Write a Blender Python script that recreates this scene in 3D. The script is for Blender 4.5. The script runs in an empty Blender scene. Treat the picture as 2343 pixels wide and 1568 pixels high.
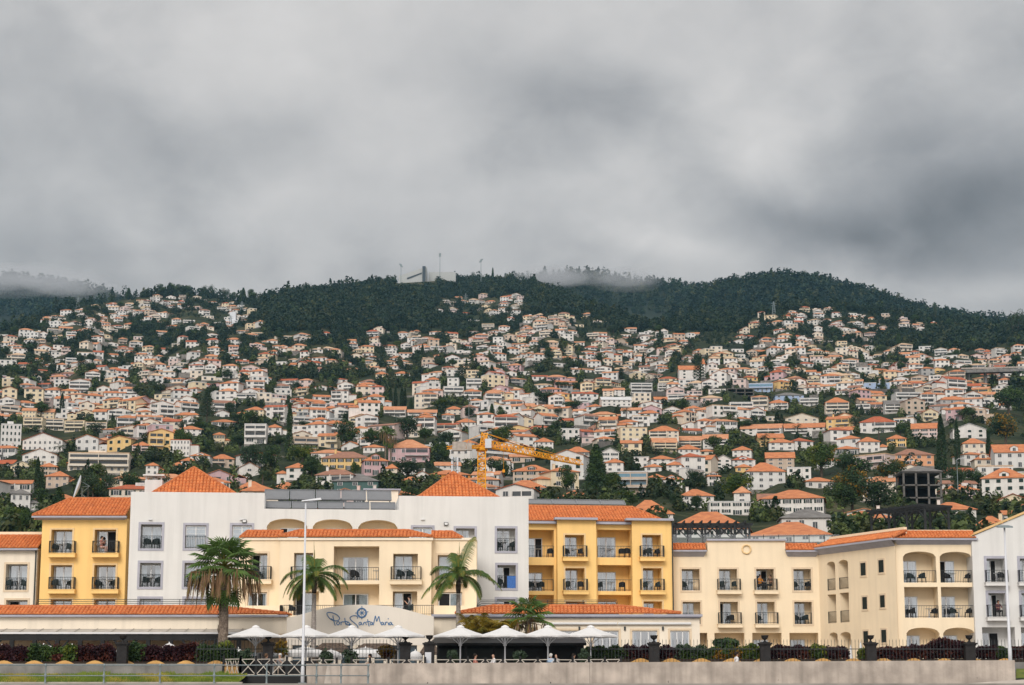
import bpy, math, random
import numpy as np
from mathutils import Vector, Matrix
from mathutils import noise as mnoise
R = random.Random(11)
SC = bpy.context.scene
COL = SC.collection
pi = math.pi
# ---------------------------------------------------------------- camera geometry
W, H, F = 2342.0, 1568.0, 4516.0
TH = math.atan(816 / F); CT = math.cos(TH); ST = math.sin(TH)
def ray(px, py):
    u = (px - W / 2) / F; v = (H / 2 - py) / F
    return u, CT - v * ST, ST + v * CT
def pt(px, py, Y):
    r = ray(px, py); k = Y / r[1]
    return Vector((r[0] * k, Y, r[2] * k))
def proj(p):
    dep = p[1] * CT + p[2] * ST
    return W / 2 + p[0] / dep * F, H / 2 - (p[2] * CT - p[1] * ST) / dep * F
def zat(py, Y): return pt(W / 2, py, Y).z
# ---------------------------------------------------------------- materials
def srgb(r, g, b):
    def f(c):
        c /= 255.0
        return c / 12.92 if c <= 0.04045 else ((c + 0.055) / 1.055) ** 2.4
    return (f(r), f(g), f(b))
MATS = {}
def mat(name, col, rough=0.8, var=0.12, scale=1.5, streak=0.0, bump=0.0, bscale=8.0, spec=0.3, metal=0.0, col2=None, transl=0.0):
    if name in MATS: return MATS[name]
    m = bpy.data.materials.new(name); m.use_nodes = True
    nt = m.node_tree; N = nt.nodes; Lk = nt.links
    b = N['Principled BSDF']
    b.inputs['Roughness'].default_value = rough
    b.inputs['Specular IOR Level'].default_value = spec
    b.inputs['Metallic'].default_value = metal
    tc = N.new('ShaderNodeTexCoord')
    nz = N.new('ShaderNodeTexNoise'); nz.inputs['Scale'].default_value = scale; nz.inputs['Detail'].default_value = 4
    Lk.new(tc.outputs['Object'], nz.inputs['Vector'])
    rp = N.new('ShaderNodeValToRGB')
    c = Vector(col); d = Vector(col2) if col2 else c * (1 - 2 * var)
    rp.color_ramp.elements[0].position = 0.32; rp.color_ramp.elements[1].position = 0.68
    rp.color_ramp.elements[0].color = (*d, 1); rp.color_ramp.elements[1].color = (*(c if col2 else c * (1 + var * 0.6)), 1)
    Lk.new(nz.outputs['Fac'], rp.inputs['Fac'])
    out = rp.outputs['Color']
    if streak > 0:
        mp = N.new('ShaderNodeMapping'); mp.inputs['Scale'].default_value = (2.2, 2.2, 0.12)
        Lk.new(tc.outputs['Object'], mp.inputs['Vector'])
        n2 = N.new('ShaderNodeTexNoise'); n2.inputs['Scale'].default_value = 1.0; n2.inputs['Detail'].default_value = 6
        Lk.new(mp.outputs['Vector'], n2.inputs['Vector'])
        r2 = N.new('ShaderNodeValToRGB'); r2.color_ramp.elements[0].position = 0.45; r2.color_ramp.elements[1].position = 0.75
        r2.color_ramp.elements[0].color = (0, 0, 0, 1); r2.color_ramp.elements[1].color = (streak, streak, streak, 1)
        Lk.new(n2.outputs['Fac'], r2.inputs['Fac'])
        mx = N.new('ShaderNodeMix'); mx.data_type = 'RGBA'
        Lk.new(r2.outputs['Color'], mx.inputs['Factor'])
        Lk.new(out, mx.inputs['A']); mx.inputs['B'].default_value = (*(c * 0.35), 1)
        out = mx.outputs['Result']
    Lk.new(out, b.inputs['Base Color'])
    if bump > 0:
        n3 = N.new('ShaderNodeTexNoise'); n3.inputs['Scale'].default_value = bscale; n3.inputs['Detail'].default_value = 5
        Lk.new(tc.outputs['Object'], n3.inputs['Vector'])
        bp = N.new('ShaderNodeBump'); bp.inputs['Strength'].default_value = bump; bp.inputs['Distance'].default_value = 0.05
        Lk.new(n3.outputs['Fac'], bp.inputs['Height']); Lk.new(bp.outputs['Normal'], b.inputs['Normal'])
    if transl > 0:
        tr = N.new('ShaderNodeBsdfTranslucent'); Lk.new(out, tr.inputs['Color'])
        ms = N.new('ShaderNodeMixShader'); ms.inputs['Fac'].default_value = transl
        o = N['Material Output']
        Lk.new(b.outputs['BSDF'], ms.inputs[1]); Lk.new(tr.outputs['BSDF'], ms.inputs[2]); Lk.new(ms.outputs['Shader'], o.inputs['Surface'])
    MATS[name] = m
    return m
def leafmat(name, col, col2, scale=0.6):
    return mat(name, col, rough=0.6, scale=scale, col2=col2, spec=0.25, transl=0.25)
def glassmat(name, tint, refl):
    m = bpy.data.materials.new(name); m.use_nodes = True
    nt = m.node_tree; N = nt.nodes; Lk = nt.links
    N.remove(N['Principled BSDF'])
    t = N.new('ShaderNodeBsdfTransparent'); t.inputs['Color'].default_value = (*tint, 1)
    g = N.new('ShaderNodeBsdfGlossy'); g.inputs['Roughness'].default_value = 0.08; g.inputs['Color'].default_value = (0.9, 0.93, 0.97, 1)
    ms = N.new('ShaderNodeMixShader'); ms.inputs['Fac'].default_value = refl
    Lk.new(t.outputs[0], ms.inputs[1]); Lk.new(g.outputs[0], ms.inputs[2])
    Lk.new(ms.outputs[0], N['Material Output'].inputs['Surface'])
    MATS[name] = m
    return m
# ---------------------------------------------------------------- mesh builder
class MB:
    def __init__(s): s.v = []; s.f = []; s.m = []
    def add(s, pts, faces, m=0):
        o = len(s.v); s.v.extend([tuple(p) for p in pts])
        for f in faces: s.f.append(tuple(i + o for i in f)); s.m.append(m)
    def poly(s, pts, m=0): s.add(pts, [range(len(pts))], m)
    def box(s, x0, x1, y0, y1, z0, z1, m=0):
        s.add([(x0, y0, z0), (x1, y0, z0), (x1, y1, z0), (x0, y1, z0), (x0, y0, z1), (x1, y0, z1), (x1, y1, z1), (x0, y1, z1)],
              [(0, 1, 5, 4), (1, 2, 6, 5), (2, 3, 7, 6), (3, 0, 4, 7), (4, 5, 6, 7), (3, 2, 1, 0)], m)
    def bar(s, p, q, w, h=None, m=0):
        p = Vector(p); q = Vector(q); h = h or w
        d = (q - p)
        if d.length < 1e-6: return
        d.normalize(); up = Vector((0, 0, 1)) if abs(d.z) < 0.95 else Vector((0, 1, 0))
        a = d.cross(up).normalized() * (w / 2); b = a.cross(d).normalized() * (h / 2)
        pts = [p - a - b, p + a - b, p + a + b, p - a + b, q - a - b, q + a - b, q + a + b, q - a + b]
        s.add(pts, [(0, 1, 5, 4), (1, 2, 6, 5), (2, 3, 7, 6), (3, 0, 4, 7), (4, 5, 6, 7), (3, 2, 1, 0)], m)
    def tube(s, pts, r, n=6, m=0, caps=True):
        pts = [Vector(p) for p in pts]; rs = r if isinstance(r, (list, tuple)) else [r] * len(pts)
        V = []; prev = None
        for i, p in enumerate(pts):
            d = (pts[min(i + 1, len(pts) - 1)] - pts[max(i - 1, 0)])
            d = d.normalized() if d.length > 1e-9 else Vector((0, 0, 1))
            if prev is None:
                up = Vector((0, 0, 1)) if abs(d.z) < 0.9 else Vector((1, 0, 0))
                a = d.cross(up).normalized()
            else:
                a = (prev - d * prev.dot(d))
                a = a.normalized() if a.length > 1e-6 else d.orthogonal().normalized()
            prev = a; b = d.cross(a)
            for k in range(n):
                t = 2 * pi * k / n; V.append(p + (a * math.cos(t) + b * math.sin(t)) * rs[i])
        fs = []
        for i in range(len(pts) - 1):
            for k in range(n):
                k2 = (k + 1) % n; fs.append((i * n + k, i * n + k2, (i + 1) * n + k2, (i + 1) * n + k))
        if caps:
            fs.append(tuple(range(n - 1, -1, -1))); fs.append(tuple(range((len(pts) - 1) * n, len(pts) * n)))
        s.add(V, fs, m)
    def lathe(s, prof, c=(0, 0, 0), n=12, m=0):
        V = []; fs = []
        for r, z in prof:
            for k in range(n):
                t = 2 * pi * k / n; V.append((c[0] + r * math.cos(t), c[1] + r * math.sin(t), c[2] + z))
        for i in range(len(prof) - 1):
            for k in range(n):
                k2 = (k + 1) % n; fs.append((i * n + k, i * n + k2, (i + 1) * n + k2, (i + 1) * n + k))
        fs.append(tuple(range(n - 1, -1, -1))); fs.append(tuple(range((len(prof) - 1) * n, len(prof) * n)))
        s.add(V, fs, m)
    def join(s, o, M=None, moff=0):
        k = len(s.v)
        s.v.extend([tuple(M @ Vector(p)) for p in o.v] if M is not None else o.v)
        s.f.extend([tuple(i + k for i in f) for f in o.f]); s.m.extend([i + moff for i in o.m])
    def data(s, name, mats, smooth=False):
        me = bpy.data.meshes.new(name); me.from_pydata(s.v, [], s.f)
        for m in (mats if isinstance(mats, (list, tuple)) else [mats]): me.materials.append(m)
        me.polygons.foreach_set('material_index', s.m)
        if smooth: me.polygons.foreach_set('use_smooth', [True] * len(s.f))
        me.update(); return me
    def build(s, name, mats, parent=None, smooth=False, loc=None, rz=0):
        return link(name, s.data(name, mats, smooth), parent, loc, rz)
def link(name, me, parent=None, loc=None, rz=0):
    o = bpy.data.objects.new(name, me); COL.objects.link(o)
    if parent is not None: o.parent = parent
    if loc is not None: o.location = loc
    if rz: o.rotation_euler = (0, 0, rz)
    return o
def empty(name, loc, rz=0):
    o = bpy.data.objects.new(name, None); COL.objects.link(o); o.location = loc; o.rotation_euler = (0, 0, rz); o.empty_display_size = 0.5
    return o
def tag(o, label=None, cat=None, group=None, kind=None):
    if label: o['label'] = label
    if cat: o['category'] = cat
    if group: o['group'] = group
    if kind: o['kind'] = kind
    return o
def copy_tree(o, parent=None):
    c = o.copy(); COL.objects.link(c)
    if parent is not None: c.parent = parent
    for ch in list(o.children): copy_tree(ch, c)
    return c
def npmesh(name, V, Q, mats, mi=None):
    me = bpy.data.meshes.new(name)
    nq, k = Q.shape
    me.vertices.add(len(V)); me.vertices.foreach_set('co', V.astype(np.float32).ravel())
    me.loops.add(nq * k); me.loops.foreach_set('vertex_index', Q.astype(np.int32).ravel())
    me.polygons.add(nq); me.polygons.foreach_set('loop_start', np.arange(0, nq * k, k, dtype=np.int32))
    for m in mats: me.materials.append(m)
    if mi is not None: me.polygons.foreach_set('material_index', mi.astype(np.int32))
    me.update(calc_edges=True); me.validate()
    return me
# ---------------------------------------------------------------- colours
WHITE = mat('white_render', (0.70, 0.69, 0.67), streak=0.17, var=0.03, scale=0.4)
CREAM = mat('cream_render', (0.87, 0.72, 0.515), streak=0.11, var=0.03, scale=0.4)
PALECREAM = mat('pale_cream_render', (0.85, 0.755, 0.62), streak=0.16, var=0.03, scale=0.4)
YELLOW = mat('yellow_render', (0.96, 0.63, 0.24), streak=0.15, var=0.03, scale=0.4)
SIGNWALL = mat('sign_wall_render', (0.80, 0.73, 0.64), streak=0.06, var=0.03, scale=0.4)
LAV = mat('lavender_trim', (0.40, 0.40, 0.46), var=0.05, streak=0.1)
BEIGE = mat('beige_trim', (0.72, 0.575, 0.41), var=0.05)
YTRIM = mat('sand_trim', (0.82, 0.585, 0.31), var=0.05)
TILE = mat('terracotta_tile', (0.72, 0.245, 0.08), rough=0.8, scale=2.6, col2=(0.50, 0.15, 0.05), streak=0.3, bump=0.3, bscale=20)
TILEDARK = mat('terracotta_ridge', (0.56, 0.18, 0.06), rough=0.8, scale=3.0, col2=(0.38, 0.11, 0.04))
MORTAR = mat('white_mortar', (0.7, 0.66, 0.6))
RAILM = mat('dark_green_railing_paint', (0.028, 0.034, 0.036), rough=0.5, spec=0.4)
FRAMEW = mat('white_window_frame', (0.72, 0.72, 0.72), rough=0.5, var=0.03)
INSHADE = mat('interior_shade', (0.016, 0.016, 0.018), rough=0.95)  # near-black colour standing in for the shade of unlit interiors
CURT = mat('white_curtain', (0.50, 0.53, 0.56), rough=0.9, var=0.08, scale=3)
GLASS = glassmat('window_glass', (0.80, 0.87, 0.92), 0.30)
GLASSD = glassmat('blue_glass', (0.28, 0.42, 0.50), 0.42)
BLACK = mat('black_timber', (0.012, 0.012, 0.013), rough=0.6, var=0.2)
CONC = mat('concrete', (0.48, 0.415, 0.36), rough=0.9, var=0.16, scale=0.9, streak=0.55, bump=0.35, bscale=6)
CONCG = mat('grey_concrete', (0.30, 0.285, 0.27), rough=0.9, scale=0.6, col2=(0.15, 0.145, 0.14), streak=0.4, bump=0.35)
STEELG = mat('grey_green_rail_paint', (0.20, 0.24, 0.25), rough=0.5, var=0.1, scale=6)
WHITEP = mat('white_paint', (0.60, 0.61, 0.64), rough=0.4, var=0.03)
CANVAS = mat('white_canvas', (0.87, 0.86, 0.85), rough=0.9, var=0.03, transl=0.25)
ROPE = mat('pale_rail_timber', (0.55, 0.50, 0.44), rough=0.8)
PV = mat('solar_glass', (0.15, 0.155, 0.165), rough=0.25, spec=0.8, var=0.05)
SKYV, ZEN, BACK, SUNE, EXPO = 3.45, 1.2, 1.2, 1.25, 0.60
# ---------------------------------------------------------------- terrain
YT_PY = np.array([560, 620, 650, 700, 750, 800, 850, 900, 950, 1000, 1050, 1100, 1150, 1210, 1260], float)
YT_Y = np.array([2600, 2250, 2060, 1750, 1500, 1310, 1140, 985, 850, 730, 620, 530, 450, 355, 290], float)
SKYX = np.array([-250, -100, 0, 90, 150, 200, 290, 340, 400, 470, 520, 560, 600, 640, 700, 760, 830, 900, 1000, 1080, 1160, 1210, 1250, 1310, 1380, 1440, 1500, 1560, 1620, 1700, 1760, 1850, 1950, 2050, 2150, 2250, 2342, 2450, 2600], float)
SKYY = np.array([815, 785, 755, 722, 705, 695, 680, 672, 668, 672, 680, 690, 682, 668, 660, 655, 648, 640, 634, 634, 638, 644, 655, 680, 705, 728, 742, 735, 712, 716, 706, 694, 700, 716, 728, 742, 765, 780, 800], float)
def skyA(px): return np.interp(px, SKYX, SKYY) + 9 * np.interp(px, [-100, 560, 640, 3000], [.4, .4, 1, 1])
def ybase(py): return np.interp(py, YT_PY, YT_Y)
def bumpf(px, py):
    return 1 + 0.035 * math.sin(px * 0.011 + py * 0.013) + 0.03 * math.sin(px * 0.023 - py * 0.017 + 1.3) + 0.02 * math.sin(px * 0.047 + 2.0)
def terrY(px, py):
    k = min(1.0, max(0.0, (1250 - py) / 120.0))
    return float(ybase(py)) * (1 + (bumpf(px, py) - 1) * k)
def terr(px, py): return pt(px, py, terrY(px, py))
FOREST = mat('forest_floor', (0.020, 0.030, 0.016), rough=1, scale=0.02, col2=(0.010, 0.017, 0.011))
def hillmat():
    m = bpy.data.materials.new('hillside_ground'); m.use_nodes = True
    nt = m.node_tree; N = nt.nodes; Lk = nt.links; b = N['Principled BSDF']; b.inputs['Roughness'].default_value = 1; b.inputs['Specular IOR Level'].default_value = 0.1
    tc = N.new('ShaderNodeTexCoord')
    n1 = N.new('ShaderNodeTexNoise'); n1.inputs['Scale'].default_value = 0.02; n1.inputs['Detail'].default_value = 8; n1.inputs['Roughness'].default_value = 0.7
    Lk.new(tc.outputs['Object'], n1.inputs['Vector'])
    r = N.new('ShaderNodeValToRGB'); e = r.color_ramp.elements
    e[0].position = 0.35; e[0].color = (0.016, 0.025, 0.013, 1); e[1].position = 0.72; e[1].color = (0.13, 0.105, 0.07, 1)
    x = e.new(0.52); x.color = (0.036, 0.048, 0.022, 1); x = e.new(0.6); x.color = (0.075, 0.072, 0.035, 1)
    Lk.new(n1.outputs['Fac'], r.inputs['Fac'])
    n2 = N.new('ShaderNodeTexNoise'); n2.inputs['Scale'].default_value = 0.25; n2.inputs['Detail'].default_value = 6
    Lk.new(tc.outputs['Object'], n2.inputs['Vector'])
    mx = N.new('ShaderNodeMix'); mx.data_type = 'RGBA'; mx.blend_type = 'MULTIPLY'; mx.inputs['Factor'].default_value = 0.7
    r2 = N.new('ShaderNodeValToRGB'); r2.color_ramp.elements[0].position = 0.3; r2.color_ramp.elements[1].position = 0.7
    r2.color_ramp.elements[0].color = (0.4, 0.4, 0.4, 1)
    Lk.new(n2.outputs['Fac'], r2.inputs['Fac'])
    Lk.new(r.outputs['Color'], mx.inputs['A']); Lk.new(r2.outputs['Color'], mx.inputs['B']); Lk.new(mx.outputs['Result'], b.inputs['Base Color'])
    bp = N.new('ShaderNodeBump'); bp.inputs['Strength'].default_value = 0.8; bp.inputs['Distance'].default_value = 1.5
    Lk.new(n2.outputs['Fac'], bp.inputs['Height']); Lk.new(bp.outputs['Normal'], b.inputs['Normal'])
    return m
HILL = hillmat()
def hill_sheet(name, m, cols, skyf, ytop_to_Y, pylow, rows=40, front=None, drop=True):
    V = []; ncol = len(cols)
    nr = 0
    rowsets = []
    if front: rowsets += front
    for j in range(rows + 1): rowsets.append(('t', j / rows))
    if drop: rowsets += [('d', 60), ('d', 220), ('d', 600)]
    for kind, t in rowsets:
        for px in cols:
            ps = float(skyf(px))
            if kind == 't':
                py = pylow + (ps - pylow) * t; V.append(pt(px, py, ytop_to_Y(px, py)))
            elif kind == 'd':
                p = pt(px, ps, ytop_to_Y(px, ps)); V.append(p + Vector((p.x / p.y * t, t, -0.45 * t)))
            else:
                Y, z = t; V.append(Vector(((px - W / 2) / F * Y * 1.02, Y, z)))
    n = len(rowsets); fs = []
    for j in range(n - 1):
        for i in range(ncol - 1):
            a = j * ncol + i; fs.append((a, a + 1, a + ncol + 1, a + ncol))
    mb = MB(); mb.add(V, fs); o = mb.build(name, m, smooth=True); tag(o, kind='structure'); return o
cols = list(np.arange(-260, 2610, 24))
hill_sheet('hillside', HILL, cols, skyA, terrY, 1258, rows=64, front=[('f', (176, 1.0)), ('f', (215, 5.0)), ('f', (255, 14.0))])
# hills standing behind the town ridge
RX = [1380, 1440, 1500, 1560, 1615, 1660, 1700, 1760, 1850, 1930, 2000, 2080, 2150, 2250, 2342, 2480, 2640]
RY = [772, 760, 742, 692, 660, 645, 636, 628, 631, 648, 668, 694, 710, 726, 734, 742, 760]
def skyB(px): return np.interp(px, RX, RY) + 13
def YB(px, py): return 2150 + (800 - py) * 1.0 + 40 * math.sin(px * 0.02)
hill_sheet('right_hill', FOREST, list(np.arange(1380, 2640, 20)), skyB, YB, 800, rows=16)
CXs = [1080, 1150, 1250, 1350, 1420, 1450, 1500, 1550, 1600, 1700, 1800]
CYs = [668, 648, 632, 630, 640, 650, 649, 655, 663, 668, 690]
def skyC(px): return np.interp(px, CXs, CYs)
def YC(px, py): return 2800 + (760 - py) * 2.5
hill_sheet('back_hill', FOREST, list(np.arange(1080, 1800, 20)), skyC, YC, 760, rows=12)
def skyD(px): return np.interp(px, [-400, -100, 60, 140, 200, 260, 330], [640, 642, 648, 658, 670, 690, 720])
def YD(px, py): return 2800 + (790 - py) * 2.5
hill_sheet('left_hill', FOREST, list(np.arange(-400, 330, 20)), skyD, YD, 800, rows=12)
# sea, quay, terrace ground
WATER = mat('harbour_water', (0.03, 0.05, 0.06), rough=0.15, spec=0.6, bump=0.4, bscale=0.8)
mb = MB(); mb.box(-700, 700, -400, 100, -3, -2, 0); tag(mb.build('water', WATER), kind='structure')
PAVE = mat('quay_paving', (0.33, 0.30, 0.27), rough=0.9, scale=0.8, var=0.15, streak=0.0, bump=0.3)
mb = MB(); mb.box(-120, 120, 100, 121.0, -3, 0.78, 0); tag(mb.build('quay', PAVE), kind='structure')
TERR = mat('terrace_paving', (0.28, 0.25, 0.22), rough=0.9, scale=0.7, var=0.15)
mb = MB(); mb.box(-120, 120, 123.3, 200, -1, 1.2, 0); tag(mb.build('terrace_ground', TERR), kind='structure')
mb = MB(); mb.box(-120, 120, 121.0, 123.3, -1, 0.9, 0); tag(mb.build('promenade', PAVE), kind='structure')
# ---------------------------------------------------------------- hotel toolkit
ZB = 1.4
class Fr:
    def __init__(s, name, px0, Y0, px1, Y1, label, cat='hotel block', zb=ZB):
        a = pt(px0, 1500, Y0); b = pt(px1, 1500, Y1)
        s.p = Vector((a.x, a.y, zb)); s.phi = math.atan2(b.y - a.y, b.x - a.x); s.zb = zb
        s.e = Vector((math.cos(s.phi), math.sin(s.phi), 0)); s.n = Vector((-math.sin(s.phi), math.cos(s.phi), 0))
        s.B = empty(name, s.p, s.phi); tag(s.B, label, cat)
        s.holes = []; s.wall = MB(); s.nch = 0
    def L(s, px, py, d=0.0):
        r = Vector(ray(px, py)); k = (s.p.dot(s.n) + d) / r.dot(s.n); q = r * k - s.p
        return q.dot(s.e), q.z
    def S(s, px, py=1300, d=0.0): return s.L(px, py, d)[0]
    def Z(s, px, py, d=0.0): return s.L(px, py, d)[1]
    def world(s, x, y, z): return s.p + s.e * x + s.n * y + Vector((0, 0, z))
    def part(s, name, mb, mats, smooth=False, parent=None): return mb.build(name, mats, parent or s.B, smooth)
def wallgrid(mb, s0, s1, z0, z1, holes, y=0.0, m=0):
    hs = [h for h in holes if h[0] < s1 and h[1] > s0 and h[2] < z1 and h[3] > z0]
    xs = sorted({s0, s1} | {min(max(v, s0), s1) for h in hs for v in h[:2]})
    zs = sorted({z0, z1} | {min(max(v, z0), z1) for h in hs for v in h[2:4]})
    for a, b in zip(xs, xs[1:]):
        run = None
        for c, d in zip(zs, zs[1:]):
            inside = any(h[0] - 1e-6 <= a and b <= h[1] + 1e-6 and h[2] - 1e-6 <= c and d <= h[3] + 1e-6 for h in hs)
            if inside:
                if run: mb.poly([(a, y, run[0]), (b, y, run[0]), (b, y, run[1]), (a, y, run[1])], m); run = None
            else: run = (run[0], d) if run else (c, d)
        if run: mb.poly([(a, y, run[0]), (b, y, run[0]), (b, y, run[1]), (a, y, run[1])], m)
def body(fr, s0, s1, z1, depth, y=0.0, m=0, z0=-0.3, sides='LRTB'):
    wallgrid(fr.wall, s0, s1, z0, z1, fr.holes, y, m)
    mb = fr.wall
    if 'L' in sides: mb.poly([(s0, y + depth, z0), (s0, y, z0), (s0, y, z1), (s0, y + depth, z1)], m)
    if 'R' in sides: mb.poly([(s1, y, z0), (s1, y + depth, z0), (s1, y + depth, z1), (s1, y, z1)], m)
    if 'T' in sides: mb.poly([(s0, y, z1), (s1, y, z1), (s1, y + depth, z1), (s0, y + depth, z1)], m)
    if 'B' in sides: mb.poly([(s1, y + depth, z0), (s0, y + depth, z0), (s0, y + depth, z1), (s1, y + depth, z1)], m)
def make_window(fr, s0, s1, z0, z1, y, opened=None, curt=0.9, stiles=1, muntin=False, gl=None):
    """sliding door or window: white frame with the dark room behind it, curtain and glass as its pieces"""
    f = MB(); t = 0.06
    if curt >= .85 and R.random() < .5: curt = R.choice((.35, .55, .7))
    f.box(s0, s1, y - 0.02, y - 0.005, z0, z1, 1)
    for a, b, c, d in ((s0, s1, z1 - t, z1), (s0, s1, z0, z0 + t), (s0, s0 + t, z0 + t, z1 - t), (s1 - t, s1, z0 + t, z1 - t)):
        f.box(a, b, y - 0.14, y - 0.021, c, d, 0)
    w = (s1 - s0)
    gs0, gs1 = s0 + t, s1 - t
    if opened == 'R': gs1 = s0 + w * 0.52
    elif opened == 'L': gs0 = s0 + w * 0.48
    elif opened == 'M': gs0 = s0 + w * 0.30
    n = stiles + 1 if not opened else max(1, stiles)
    for i in range(1, n):
        x = gs0 + (gs1 - gs0) * i / n; f.box(x - 0.035, x + 0.035, y - 0.13, y - 0.021, z0 + t, z1 - t, 0)
    if opened == 'R': f.box(gs1 - 0.06, gs1, y - 0.13, y - 0.021, z0 + t, z1 - t, 0)
    if opened in ('L', 'M'): f.box(gs0, gs0 + 0.06, y - 0.13, y - 0.021, z0 + t, z1 - t, 0)
    if muntin:
        for k in range(1, 4):
            zz = z0 + (z1 - z0) * (0.25 + 0.2 * k); f.box(gs0, gs1, y - 0.115, y - 0.1, zz - 0.012, zz + 0.012, 0)
    w_ = fr.part('window', f, [FRAMEW, INSHADE])
    g = MB(); g.poly([(gs0, y - 0.09, z0 + t), (gs1, y - 0.09, z0 + t), (gs1, y - 0.09, z1 - t), (gs0, y - 0.09, z1 - t)])
    fr.part('pane', g, gl or GLASS, parent=w_)
    if curt > 0:
        k = int((gs1 - gs0) * curt / 0.06) + 2
        if curt >= 0.85: rng = [(gs0, gs1)]
        else: rng = [(gs0, gs0 + (gs1 - gs0) * curt / 2), (gs1 - (gs1 - gs0) * curt / 2, gs1)]
        for a, b in rng:
            c = MB()
            ps = [(a + (b - a) * i / k, y - 0.045 + 0.012 * math.sin(i * 1.7 + R.random())) for i in range(k + 1)]
            for p, q in zip(ps, ps[1:]): c.poly([(p[0], p[1], z0 + t), (q[0], q[1], z0 + t), (q[0], q[1], z1 - t), (p[0], p[1], z1 - t)])
            fr.part('curtain', c, CURT, parent=w_)
def railing(fr, s0, s1, z0, y, h=0.95, ret=0.0, gap=0.125, name='railing'):
    mb = MB(); r = 0.018
    segs = [((s0, y), (s1, y))]
    if ret: segs += [((s0, y), (s0, y + ret)), ((s1, y), (s1, y + ret))]
    for a, b in segs:
        mb.bar((*a, z0 + h), (*b, z0 + h), 0.05, 0.04); mb.bar((*a, z0 + 0.1), (*b, z0 + 0.1), 0.03)
        L = math.hypot(b[0] - a[0], b[1] - a[1]); n = max(2, int(L / gap))
        for i in range(n + 1):
            x = a[0] + (b[0] - a[0]) * i / n; yy = a[1] + (b[1] - a[1]) * i / n
            w = 0.045 if i in (0, n) else 0.02
            mb.bar((x, yy, z0), (x, yy, z0 + h), w)
    return fr.part(name, mb, RAILM)
def surround(fr, s0, s1, z0, z1, w, m, arch=None):
    mb = MB(); y0, y1 = -0.045, 0.002
    for a, b, c, d in ((s0 - w, s1 + w, z1, z1 + w), (s0 - w, s1 + w, z0 - w, z0), (s0 - w, s0, z0, z1), (s1, s1 + w, z0, z1)):
        mb.box(a, b, y0, y1, c, d)
    fr.part('window_surround', mb, m)
# -- furniture of the balconies
WICK = mat('dark_green_wicker', (0.018, 0.032, 0.034), rough=0.7, var=0.2, scale=30)
WICKB = mat('black_wicker', (0.014, 0.014, 0.016), rough=0.7, var=0.2, scale=30)
TOPM = mat('pale_table_top', (0.5, 0.52, 0.53), rough=0.4)
def chair_data(name, m):
    mb = MB()
    mb.box(-0.25, 0.25, -0.25, 0.25, 0.38, 0.45)
    arc = [(0.29 * math.sin(t), 0.02 + 0.27 * math.cos(t)) for t in np.linspace(-2.0, 2.0, 11)]
    for (a, b), (c, d) in zip(arc, arc[1:]):
        top = lambda y: 0.62 + 0.20 * max(0, (y + 0.05) / 0.34)
        for o in (0, ):
            mb.add([(a, b, 0.36), (c, d, 0.36), (c, d, top(d)), (a, b, top(b)), (a * .88, b * .88, 0.36), (c * .88, d * .88, 0.36), (c * .88, d * .88, top(d)), (a * .88, b * .88, top(b))],
                   [(0, 1, 2, 3), (5, 4, 7, 6), (3, 2, 6, 7), (0, 4, 5, 1)])
    for x, y in ((-.23, -.23), (.23, -.23), (-.2, .22), (.2, .22)): mb.bar((x, y, 0.4), (x * 1.08, y * 1.08, 0), 0.04)
    return mb.data(name, m)
CH1 = chair_data('wicker_chair', WICK); CH2 = chair_data('wicker_chair', WICKB)
mb = MB(); mb.lathe([(0.30, 0.70), (0.31, 0.72), (0.30, 0.735)], n=16, m=1); mb.tube([(0, 0, 0.03), (0, 0, 0.7)], 0.03, 6); mb.lathe([(0.2, 0), (0.19, 0.03), (0.03, 0.05)], n=12)
TAB = mb.data('balcony_table', [WHITEP, TOPM])
ORD = ['first', 'second', 'third', 'fourth', 'fifth', 'sixth', 'seventh', 'eighth', 'ninth', 'tenth', 'eleventh', 'twelfth', 'thirteenth', 'fourteenth', 'fifteenth', 'sixteenth']
def furnish(fr, s0, s1, z0, y, code, bl):
    """code e.g. 'c.t.c': c chair, b black chair, t table, spread over the balcony"""
    n = len(code); cn = sum(ch in 'cb' for ch in code); ci = 0
    for i, ch in enumerate(code):
        if ch == '.': continue
        x = s0 + (s1 - s0) * (i + 0.5) / n + R.uniform(-.03, .03); w = fr.world(x, y + R.uniform(-.08, .08), z0 + 0.01)
        if ch == 't':
            o = link('balcony_table', TAB, None, w); tag(o, f'small round table on the {bl}', 'table', 'round tables on the hotel balconies')
        else:
            side = 1 if x < (s0 + s1) / 2 else -1
            o = link('wicker_chair', CH1 if ch == 'c' else CH2, None, w, fr.phi + side * R.uniform(0.2, 1.1) + (pi if R.random() < .25 else 0))
            pos = '' if cn == 1 else (' left' if ci == 0 else ' right') if cn == 2 else ' ' + ('left', 'middle', 'right')[ci]
            tag(o, f'dark{pos} wicker armchair on the {bl}'.replace('dark left', 'dark left-hand').replace('dark right', 'dark right-hand'), 'chair', 'wicker chairs on the hotel balconies'); ci += 1
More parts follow.
